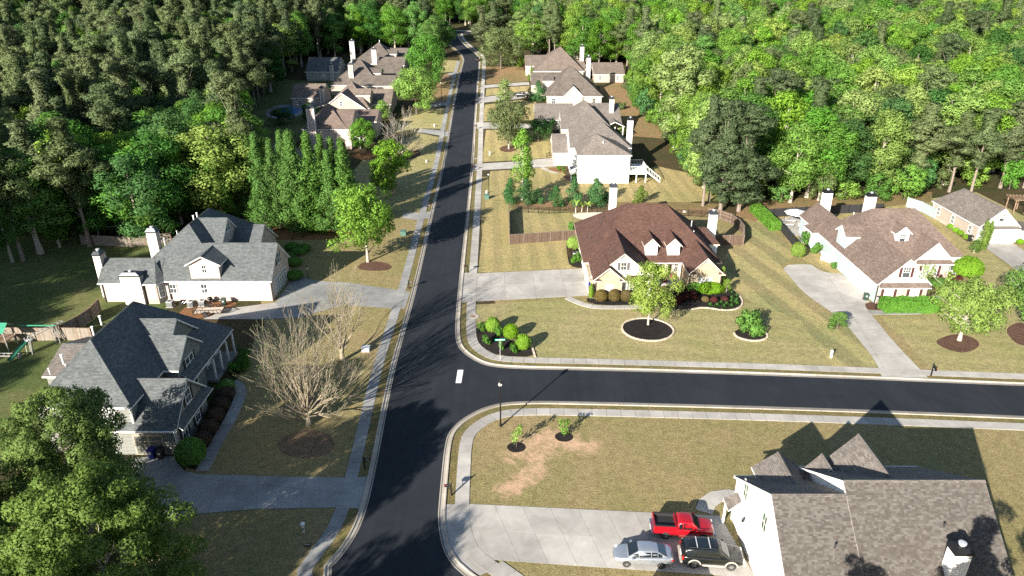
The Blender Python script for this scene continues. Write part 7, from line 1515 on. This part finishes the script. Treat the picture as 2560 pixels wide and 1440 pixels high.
def lounger(px, py, rz, label):
    X, Y = at(px, py); t = thing('sun_lounger', label, 'sun lounger', (X, Y, .03), rz, 'sun loungers on the patio'); b = MB(); b.box(-.3, .3, -.95, .35, .3, .34); link('seat', b.mesh('seat', M['fabric_white'], uv=False), t); b = MB(); b.bar((0, .35, .33), (0, .95, .75), .58, .04); link('backrest', b.mesh('backrest', M['fabric_white'], uv=False), t)
    b = MB(); [b.bar((s*.33, -1, .3), (s*.33, .4, .3), .04, .04) for s in (-1, 1)]; link('frame', b.mesh('frame', M['metal_dark'], uv=False), t)
    for x, y in ((-.32, -.9), (.32, -.9), (-.32, .3), (.32, .3)): b = MB(); b.box(x-.02, x+.02, y-.02, y+.02, 0, .3); link('leg', b.mesh('leg', M['metal_dark'], uv=False), t)
lounger(1975, 556, R(80), 'farther of the two sun loungers beside the white umbrella'); lounger(1970, 566, R(84), 'nearer of the two sun loungers beside the white umbrella')
X, Y = at(2000, 571); t = thing('patio_chair', 'white patio chair by the back wing of the pale blue house', 'chair', (X, Y, .03), R(40)); b = MB(); b.box(-.28, .28, -.28, .28, .4, .45); link('seat', b.mesh('seat', M['fabric_white'], uv=False), t); b = MB(); b.box(-.28, .28, .25, .3, .45, .95); link('backrest', b.mesh('backrest', M['fabric_white'], uv=False), t)
for x, y in ((-.25, -.25), (.25, -.25), (-.25, .25), (.25, .25)): b = MB(); b.box(x-.02, x+.02, y-.02, y+.02, 0, .4); link('leg', b.mesh('leg', M['metal_dark'], uv=False), t)
# white screens by the blue wall
X, Y = at(2052, 650); t = thing('screen_panel', 'two white slatted screen panels on the lawn by the pale blue wall', 'screen', (X, Y, 0))
for k, (dx, dy, rz) in enumerate(((0, 0, R(-62)), (.9, -2.6, R(12)))):
    for i in range(9): b = MB(); b.box(0, 2.4, -.02, .02, .1+i*.15, .2+i*.15); link('slat', b.mesh('slat', M['trim'], uv=False), t, (dx, dy, 0), rz)
    for x in (0, 2.4): b = MB(); b.box(x-.05, x+.05, -.05, .05, 0, 1.5); link('post', b.mesh('post', M['trim'], uv=False), t, (dx, dy, 0), rz)
# shed and pergola at the right edge
X, Y = at(2548, 606); t = thing('shed', 'blue-grey panel shed with tattered roof at the right edge', 'shed', (X, Y, 0), R(-12)); b = MB(); b.box(-1.4, 3.6, 0, 3, 0, 2.3); link('wall', b.mesh('wall', M['fence_blue']), t)
for x in (-1.4, 0, 1.4, 2.8): b = MB(); b.box(x-.06, x+.06, -.06, -.002, 0, 2.3); link('post', b.mesh('post', M['grey_panel'], uv=False), t)
b = MB(); b.prism([(-1.7, -.4), (3.9, -.4), (3.9, 3.3), (-1.7, 3.3)], lambda x, y: 2.32+.1*y+.05, lambda x, y: 2.4+.1*y+.05); link('roof', b.mesh('roof', M['roof_worn']), t)
X, Y = at(2560, 535); t = thing('pergola', 'dark wooden pergola at the right edge behind the beige house', 'pergola', (X, Y, 0), R(-8))
for x in (-2, 0, 2): 
    for y in (0, 3): b = MB(); b.box(x-.09, x+.09, y-.09, y+.09, 0, 2.7); link('post', b.mesh('post', M['timber'], uv=False), t)
for k in range(9): b = MB(); b.box(-2.4+k*.6, -2.3+k*.6, -.4, 3.4, 2.78, 2.93); link('beam', b.mesh('beam', M['timber'], uv=False), t)
for y in (0, 3): b = MB(); b.box(-2.4, 2.6, y-.05, y+.05, 2.62, 2.775); link('header', b.mesh('header', M['timber'], uv=False), t)
# flag at the garage corner
t = thing('flag', 'small striped flag on a pole at the garage corner of the brown-roofed house', 'flag', (11.3, 92.6, 0)); b = MB(); b.tube([(.2, 0, 1.9), (-.5, -.5, 2.7)], .02, 6); link('pole', b.mesh('pole', M['metal_pale'], uv=False), t)
for k in range(7): b = MB(); z0, z1 = 2.55-.17*k, 2.55-.17*(k+1); b.face([(-.42, -.42, z1), (.06, -.1, z1-.12), (.06, -.1, z0-.12), (-.42, -.42, z0)]); b.face([(-.42, -.42, z1), (.06, -.1, z1-.12), (.06, -.1, z0-.12), (-.42, -.42, z0)][::-1]); link('stripe', b.mesh('stripe', M['lamp_red' if k % 2 == 0 else 'fabric_white'], uv=False), t)
b = MB(); b.box(-.43, -.15, -.45, -.43, 1.95, 2.56); link('canton', b.mesh('canton', M['bin_blue'], uv=False), t)
# ------------------------------------------------------------------ vehicles
def loft(rings, mat, m=0, cap=True):
    mb = MB(); n = len(rings[0])
    for r_ in rings: mb.v += [tuple(p) for p in r_]
    for i in range(len(rings)-1):
        for j in range(n): k = (j+1) % n; mb.f.append((i*n+j, (i+1)*n+j, (i+1)*n+k, i*n+k)); mb.m.append(m)
    if cap: mb.f.append(tuple(range(n-1, -1, -1))[::-1]); mb.m.append(m); o = (len(rings)-1)*n; mb.f.append(tuple(o+j for j in range(n-1, -1, -1))); mb.m.append(m)
    return mb
def car_mesh(name, rings, mats, sub=2):
    mb = loft(rings, mats); me = mb.mesh(name, mats, uv=False, smooth=True); bm = bmesh.new(); bm.from_mesh(me); bmesh.ops.recalc_face_normals(bm, faces=bm.faces[:]); bm.to_mesh(me); bm.free(); return me
def wheel(t, x, y, r_, s, w_=.22, spokes=5):
    mb = MB(); mb.lathe([(r_*.62, -w_/2), (r_*.93, -w_/2), (r_, -w_/2+.04), (r_, w_/2-.04), (r_*.93, w_/2), (r_*.62, w_/2)], 0, 0, 22, axis='y', c0=0); q = link('wheel', mb.mesh('wheel', M['tyre'], uv=False, smooth=False), t, (x, y, r_))
    mb = MB(); e = s*(w_/2-.02); mb.lathe([(r_*.55, -.012), (r_*.66, -.012), (r_*.66, .012), (r_*.55, .012)], 0, e, 22, axis='y', c0=0); mb.lathe([(0, -.02), (r_*.16, -.02), (r_*.16, .02), (0, .02)], 0, e, 12, axis='y', c0=0)
    for k in range(spokes):
        a = 2*math.pi*k/spokes; mb.bar((r_*.1*math.cos(a), e, r_*.1*math.sin(a)), (r_*.6*math.cos(a), e, r_*.6*math.sin(a)), .05, .05)
    link('rim', mb.mesh('rim', M['rim'], uv=False), q); mb = MB(); mb.lathe([(0, -.01), (r_*.62, -.01), (r_*.62, .01), (0, .01)], 0, e-s*.05, 16, axis='y', c0=0); link('hub', mb.mesh('hub', M['tyre'], uv=False), q)
def vehicle(name, label, cat, px, py, rz, L, W, prof, cabin, mats, wr, axles, group=None, paint_m='paint_silver', lower=None, roofm=None, base=None):
    """prof: (x, z low, z shoulder, half width, z deck) stations from tail to nose; cabin: (x, z roof, half width at roof)"""
    X, Y = at(px, py); t = thing(name, label, cat, (X, Y, g(Y)+.045), rz, group); rings = []
    for x, zl, zs, hw, zd in prof:
        pr = [(0, zl), (hw*.82, zl), (hw*.97, zl+.08), (hw, zl+(zs-zl)*.45), (hw*.985, zs-.08), (hw*.93, zs), (hw*.75, zd-.012), (hw*.4, zd), (0, zd+.006)]; rings.append([(x, -y, z) for y, z in pr]+[(x, y, z) for y, z in reversed(pr[1:-1])])
    body = link('body', car_mesh('body', rings, M[paint_m]), t)
    rings = []
    for x, zb_, zr, hb, hr in cabin:
        zr = max(zr, zb_+.01); pr = [(hb, zb_), (hb-(hb-hr)*.5, zb_+(zr-zb_)*.55), (hr, zr-.05), (hr*.85, zr-.008), (hr*.4, zr+.012), (0, zr+.016)]; rings.append([(x, -y, z) for y, z in pr]+[(x, y, z) for y, z in reversed(pr[:-1])])
    link('cabin', car_mesh('cabin', rings, M[roofm or paint_m]), t)
    return t, cabin
def glass_side(t, c, i0, i1, s, lo=.1, hi=.82, inset=(.06, .06), name='side_window', mat='car_glass'):
    """pane along one side of the cabin between two stations"""
    def P_(c0, f): 
        x, zb_, zr, hb, hr = c0; z = zb_+(zr-zb_)*f; y = hb+(hr-hb)*(.5*min(1, f/.55)+(.5*max(0, (f-.55)/.4) if f > .55 else 0)); return Vector((x, s*(y+.012), z))
    a, b = c[i0], c[i1]; A0, A1, B0, B1 = P_(a, lo), P_(a, hi), P_(b, lo), P_(b, hi); d0 = (B0-A0).normalized(); d1 = (B1-A1); d1 = d1.normalized() if d1.length > .01 else d0
    q = [A0+d0*inset[0], B0-d0*inset[1], B1-d1*inset[1], A1+d1*inset[0]]; mb = MB(); mb.face(q if s < 0 else q[::-1]); o = Vector((0, -s*.02, 0)); mb.face([p+o for p in q][::-1] if s < 0 else [p+o for p in q]); return link(name, mb.mesh(name, M[mat], uv=False), t)
def glass_end(t, a, b, lo, hi, name, shrink=.08, mat='car_glass'):
    """pane across the car between the stations a (low) and b (high)"""
    (xa, _z, za, ha, _2), (xb, _3, zb_, _4, hb) = a, b; za += .012; zb_ += .012; A_, B_ = Vector((xa, 0, za)), Vector((xb, 0, zb_)); d = B_-A_; n = Vector((-d.z, 0, d.x)).normalized(); n = n if n.z > 0 else -n
    p0, p1 = A_+d*lo+n*.022, A_+d*hi+n*.022; w0 = ha+(hb-ha)*lo-shrink; w1 = ha+(hb-ha)*hi-shrink; q = [p0+Vector((0, -w0, 0)), p0+Vector((0, w0, 0)), p1+Vector((0, w1, 0)), p1+Vector((0, -w1, 0))]
    mb = MB(); mb.face(q); mb.face([v-n*.012 for v in q][::-1]); me = mb.mesh(name, M[mat], uv=False); return link(name, me, t)
def bx(t, name, x0, x1, y0, y1, z0, z1, mat, mesh_only=False): mb = MB(); mb.box(x0, x1, y0, y1, z0, z1, 0); return link(name, mb.mesh(name, M[mat], uv=False), t)
# silver saloon, nose to the left
prof = [(-2.33, .42, .78, .60, .82), (-2.25, .32, .93, .78, .98), (-1.9, .24, .98, .87, 1.02), (-1.3, .2, .96, .89, .98), (-.3, .2, .93, .895, .94), (.7, .2, .90, .89, .91), (1.3, .22, .86, .88, .89), (1.9, .26, .76, .83, .80), (2.22, .32, .64, .70, .68), (2.36, .42, .58, .5, .60)]
cab = [(-1.82, .98, 1.0, .70, .64), (-1.05, .96, 1.40, .76, .55), (-.55, .95, 1.46, .785, .585), (.15, .93, 1.46, .79, .59), (.42, .92, 1.43, .79, .57), (1.30, .89, .91, .74, .66)]
t, c = vehicle('sedan_car', 'silver saloon car parked nose to the left on the wide drive', 'car', 1606, 1400, math.pi-R(3), 4.7, 1.78, prof, cab, None, .32, None, 'vehicles on the near right drive')
for s in (-1, 1):
    for x in (-1.36, 1.36): wheel(t, x, s*.80, .325, s)
    glass_side(t, c, 0, 1, s, .12, .80, (.42, .03)); glass_side(t, c, 1, 3, s, .12, .82, (.03, .03)) if False else None
    glass_side(t, c, 1, 2, s, .12, .84, (.02, .02)); glass_side(t, c, 2, 4, s, .12, .84, (.04, .04)); glass_side(t, c, 4, 5, s, .12, .78, (.02, .5))
    mb = MB(); mb.face([(1.9, s*.80, .60), (2.25, s*.62, .56), (2.24, s*.60, .70), (1.86, s*.79, .74)][::s]); o = link('headlight', mb.mesh('headlight', M['lamp_clear'], uv=False), t); bx(t, 'headlight_lens', 1.98, 2.22, min(s*.60, s*.76), max(s*.60, s*.76), .64, .735, 'lamp_clear'); bx(t, 'tail_light', -2.28, -2.12, min(s*.5, s*.80), max(s*.5, s*.80), .72, .86, 'lamp_red'); bx(t, 'mirror', .82, 1.0, min(s*.84, s*1.02), max(s*.84, s*1.02), .93, 1.06, 'paint_silver')
    for x in (-.75, .25): bx(t, 'door_handle', x, x+.18, min(s*.88, s*.915), max(s*.88, s*.915), .76, .79, 'chrome')
glass_end(t, c[5], c[4], .1, .92, 'windscreen', .06); glass_end(t, c[0], c[1], .12, .92, 'rear_window', .06); bx(t, 'grille', 2.3, 2.375, -.3, .3, .44, .56, 'metal_black'); bx(t, 'number_plate', -2.36, -2.33, -.26, .26, .55, .68, 'paint_white')
# red pickup
prof = [(-2.55, .52, .98, .82, 1.0), (-2.5, .45, 1.02, .87, 1.04), (-1.9, .38, 1.02, .89, 1.04), (-.62, .36, 1.02, .89, 1.04), (.5, .36, 1.02, .885, 1.04), (1.05, .36, 1.02, .88, 1.05), (1.7, .38, 1.0, .86, 1.03), (2.2, .42, .95, .82, .97), (2.45, .5, .82, .72, .86)]
cab = [(-.66, 1.03, 1.05, .82, .80), (-.58, 1.03, 1.60, .83, .66), (-.2, 1.03, 1.66, .835, .67), (.45, 1.03, 1.66, .835, .67), (.62, 1.03, 1.62, .835, .65), (1.28, 1.03, 1.05, .80, .72)]
t, c = vehicle('pickup_truck', 'red pickup truck with open black-lined bed at the edge of the drive', 'pickup truck', 1706, 1332, -R(4), 5.1, 1.78, prof, cab, None, .36, None, 'vehicles on the near right drive', 'paint_red')
mb = MB(); x0, x1, y0, y1 = -2.44, -.78, -.70, .70; z0, z1 = 1.047, 1.09       # bed: black liner let down below raised rails
bx(t, 'bed_floor', x0, x1, y0, y1, 1.043, 1.05, 'liner')
for s in (-1, 1): bx(t, 'bed_rail', x0-.02, x1, min(s*.70, s*.88), max(s*.70, s*.88), .9, 1.32, 'paint_red'); bx(t, 'rail_cap', x0, x1, min(s*.70, s*.86), max(s*.70, s*.86), 1.322, 1.35, 'liner'); bx(t, 'bed_liner', x0, x1, min(s*.685, s*.699), max(s*.685, s*.699), 1.05, 1.32, 'liner')
bx(t, 'tailgate', -2.55, -2.46, -.86, .86, .62, 1.32, 'paint_red'); bx(t, 'rear_bumper', -2.72, -2.56, -.84, .84, .42, .6, 'chrome'); bx(t, 'front_bumper', 2.42, 2.58, -.80, .80, .42, .64, 'chrome'); bx(t, 'bed_front', -.80, -.70, -.86, .86, 1.0, 1.34, 'paint_red'); bx(t, 'number_plate', -2.745, -2.722, -.24, .24, .44, .58, 'paint_white')
for s in (-1, 1):
    for x in (-1.55, 1.6): wheel(t, x, s*.80, .365, s, .25, 6)
    glass_side(t, c, 1, 2, s, .1, .8, (.08, .02)); glass_side(t, c, 2, 4, s, .1, .82, (.08, .05)); bx(t, 'tail_light', -2.56, -2.45, min(s*.78, s*.885), max(s*.78, s*.885), .8, 1.15, 'lamp_red'); bx(t, 'headlight', 2.3, 2.46, min(s*.5, s*.78), max(s*.5, s*.78), .68, .86, 'lamp_clear'); bx(t, 'mirror', .85, 1.02, min(s*.86, s*1.08), max(s*.86, s*1.08), 1.1, 1.28, 'paint_red'); bx(t, 'running_board', -.5, 1.0, min(s*.84, s*.98), max(s*.84, s*.98), .34, .39, 'chrome'); bx(t, 'door_handle', -.05, .12, min(s*.875, s*.91), max(s*.875, s*.91), .86, .9, 'metal_black')
glass_end(t, c[5], c[4], .08, .92, 'windscreen', .06); bx(t, 'rear_window', -.69, -.655, -.55, .55, 1.2, 1.52, 'car_glass'); bx(t, 'grille', 2.4, 2.47, -.46, .46, .66, .84, 'metal_black')
# black sport utility with tan arches
prof = [(-2.42, .5, 1.02, .80, 1.04), (-2.36, .4, 1.1, .88, 1.12), (-1.8, .34, 1.1, .91, 1.12), (-.5, .32, 1.08, .92, 1.1), (.5, .32, 1.06, .92, 1.08), (1.1, .32, 1.05, .91, 1.08), (1.8, .36, 1.02, .89, 1.05), (2.25, .42, .95, .82, .98), (2.44, .5, .82, .70, .86)]
cab = [(-2.36, 1.1, 1.14, .84, .82), (-2.2, 1.1, 1.72, .85, .68), (-1.4, 1.1, 1.78, .86, .70), (-.3, 1.08, 1.80, .865, .70), (.35, 1.07, 1.78, .865, .69), (.55, 1.07, 1.74, .86, .67), (1.32, 1.06, 1.08, .82, .74)]
t, c = vehicle('sport_utility_car', 'black sport utility car with roof bars and tan wheel arches, beside the silver saloon', 'car', 1776, 1403, -R(5), 4.9, 1.85, prof, cab, None, .38, None, 'vehicles on the near right drive', 'paint_black')
for s in (-1, 1):
    for x in (-1.45, 1.42):
        wheel(t, x, s*.83, .375, s, .25, 6); mb = MB()
        for k in range(9):
            a0, a1 = math.pi*k/9, math.pi*(k+1)/9
            for ra, rb in ((.43, .53),): mb.face([(x+ra*math.cos(a0), s*.945, .375+ra*math.sin(a0)), (x+rb*math.cos(a0), s*.94, .375+rb*math.sin(a0)), (x+rb*math.cos(a1), s*.94, .375+rb*math.sin(a1)), (x+ra*math.cos(a1), s*.945, .375+ra*math.sin(a1))][::-s]); mb.face([(x+rb*math.cos(a0), s*.94, .375+rb*math.sin(a0)), (x+rb*math.cos(a0), s*.80, .375+rb*math.sin(a0)), (x+rb*math.cos(a1), s*.80, .375+rb*math.sin(a1)), (x+rb*math.cos(a1), s*.94, .375+rb*math.sin(a1))][::-s])
        link('wheel_arch', mb.mesh('wheel_arch', M['cladding'], uv=False), t)
    for i0, i1, ins in ((1, 2, (.1, .03)), (2, 3, (.05, .04)), (3, 5, (.05, .06))): glass_side(t, c, i0, i1, s, .1, .82, ins)
    mb = MB(); mb.bar((-1.9, s*.60, 1.87), (.1, s*.60, 1.87), .05, .05); [mb.bar((x, s*.60, 1.78), (x, s*.60, 1.87), .05, .05) for x in (-1.9, -.9, .1)]; link('roof_rail', mb.mesh('roof_rail', M['metal_dark'], uv=False), t)
    bx(t, 'tail_light', -2.43, -2.3, min(s*.72, s*.9), max(s*.72, s*.9), .82, 1.12, 'lamp_red'); bx(t, 'headlight', 2.28, 2.44, min(s*.48, s*.78), max(s*.48, s*.78), .7, .9, 'lamp_clear'); bx(t, 'mirror', .82, 1.0, min(s*.9, s*1.1), max(s*.9, s*1.1), 1.12, 1.3, 'paint_black'); bx(t, 'side_skirt', -.85, .85, min(s*.88, s*.955), max(s*.88, s*.955), .32, .46, 'cladding')
for x in (-1.3, -.3): mb = MB(); mb.bar((x, -.6, 1.88), (x, .6, 1.88), .07, .035); link('roof_bar', mb.mesh('roof_bar', M['metal_pale'], uv=False), t)
glass_end(t, c[6], c[5], .08, .92, 'windscreen', .06); glass_end(t, c[0], c[1], .15, .9, 'rear_window', .1); bx(t, 'rear_bumper', -2.56, -2.38, -.86, .86, .42, .62, 'cladding'); bx(t, 'front_bumper', 2.36, 2.54, -.8, .8, .42, .64, 'cladding'); bx(t, 'number_plate', -2.45, -2.42, -.26, .26, .72, .86, 'paint_white'); bx(t, 'sunroof', -1.2, -.4, -.45, .45, 1.80, 1.822, 'car_glass')
# pale van whose roof shows at the bottom edge
prof = [(-2.4, .45, 1.1, .85, 1.12), (-2.3, .36, 1.15, .93, 1.17), (0, .3, 1.12, .95, 1.14), (1.4, .32, 1.1, .93, 1.12), (2.1, .4, .95, .84, .98), (2.4, .5, .8, .7, .84)]
cab = [(-2.34, 1.14, 1.18, .88, .84), (-2.15, 1.14, 1.72, .89, .74), (0, 1.12, 1.78, .90, .76), (.7, 1.12, 1.74, .9, .74), (1.6, 1.1, 1.12, .84, .78)]
t, c = vehicle('minivan', 'pale blue-white minivan, only its roof showing at the bottom edge', 'van', 1690, 1507, -R(4), 4.9, 1.9, prof, cab, None, .34, None, 'vehicles on the near right drive', 'paint_pale')
for s in (-1, 1):
    for x in (-1.45, 1.45): wheel(t, x, s*.84, .34, s)
    for i0, i1 in ((1, 2), (2, 3)): glass_side(t, c, i0, i1, s, .1, .82)
    mb = MB(); mb.bar((-1.8, s*.64, 1.83), (.2, s*.64, 1.83), .05, .05); link('roof_rail', mb.mesh('roof_rail', M['metal_black'], uv=False), t)
glass_end(t, c[4], c[3], .08, .92, 'windscreen'); glass_end(t, c[0], c[1], .15, .9, 'rear_window')
# far vehicles
prof = [(-2.6, .5, 1.02, .84, 1.04), (-2.5, .42, 1.04, .90, 1.06), (-.6, .38, 1.04, .91, 1.06), (1.1, .38, 1.04, .9, 1.07), (2.2, .44, .96, .84, .99), (2.5, .5, .84, .74, .88)]
cab = [(-.66, 1.05, 1.07, .84, .80), (-.55, 1.05, 1.68, .85, .68), (.55, 1.05, 1.72, .85, .68), (.72, 1.05, 1.66, .85, .66), (1.35, 1.05, 1.07, .82, .74)]
t, c = vehicle('pickup_truck', 'distant black pickup truck parked on the drive of the worn brown house', 'pickup truck', 1304, 243, -R(14), 5.3, 1.85, prof, cab, None, .38, None, None, 'paint_black'); t.location.z += .03
for s in (-1, 1):
    for x in (-1.55, 1.6): wheel(t, x, s*.82, .38, s)
    glass_side(t, c, 1, 3, s, .1, .82)
glass_end(t, c[4], c[3], .08, .92, 'windscreen'); bx(t, 'bed_liner', -2.45, -.75, -.7, .7, 1.05, 1.075, 'liner')
prof = [(-2.2, .42, .9, .7, .92), (-2.1, .3, .98, .85, 1.0), (0, .22, .95, .88, .97), (1.4, .24, .88, .86, .9), (2.0, .3, .72, .78, .76), (2.2, .4, .6, .6, .64)]
cab = [(-1.9, .98, 1.0, .76, .7), (-1.1, .96, 1.44, .8, .6), (.2, .95, 1.48, .82, .62), (.5, .94, 1.44, .82, .6), (1.3, .9, .92, .76, .68)]
t, c = vehicle('distant_car', 'dark car driving away at the far end of the main road', 'car', 1193, 152, R(95), 4.4, 1.75, prof, cab, None, .32, None, None, 'paint_black')
for s in (-1, 1):
    for x in (-1.3, 1.3): wheel(t, x, s*.78, .32, s)
    glass_side(t, c, 1, 3, s, .1, .82); bx(t, 'tail_light', -2.2, -2.05, min(s*.5, s*.8), max(s*.5, s*.8), .72, .88, 'lamp_red')
glass_end(t, c[4], c[3], .08, .92, 'windscreen'); glass_end(t, c[0], c[1], .1, .9, 'rear_window'); bx(t, 'rear_bumper', -2.3, -2.1, -.7, .7, .4, .62, 'chrome')
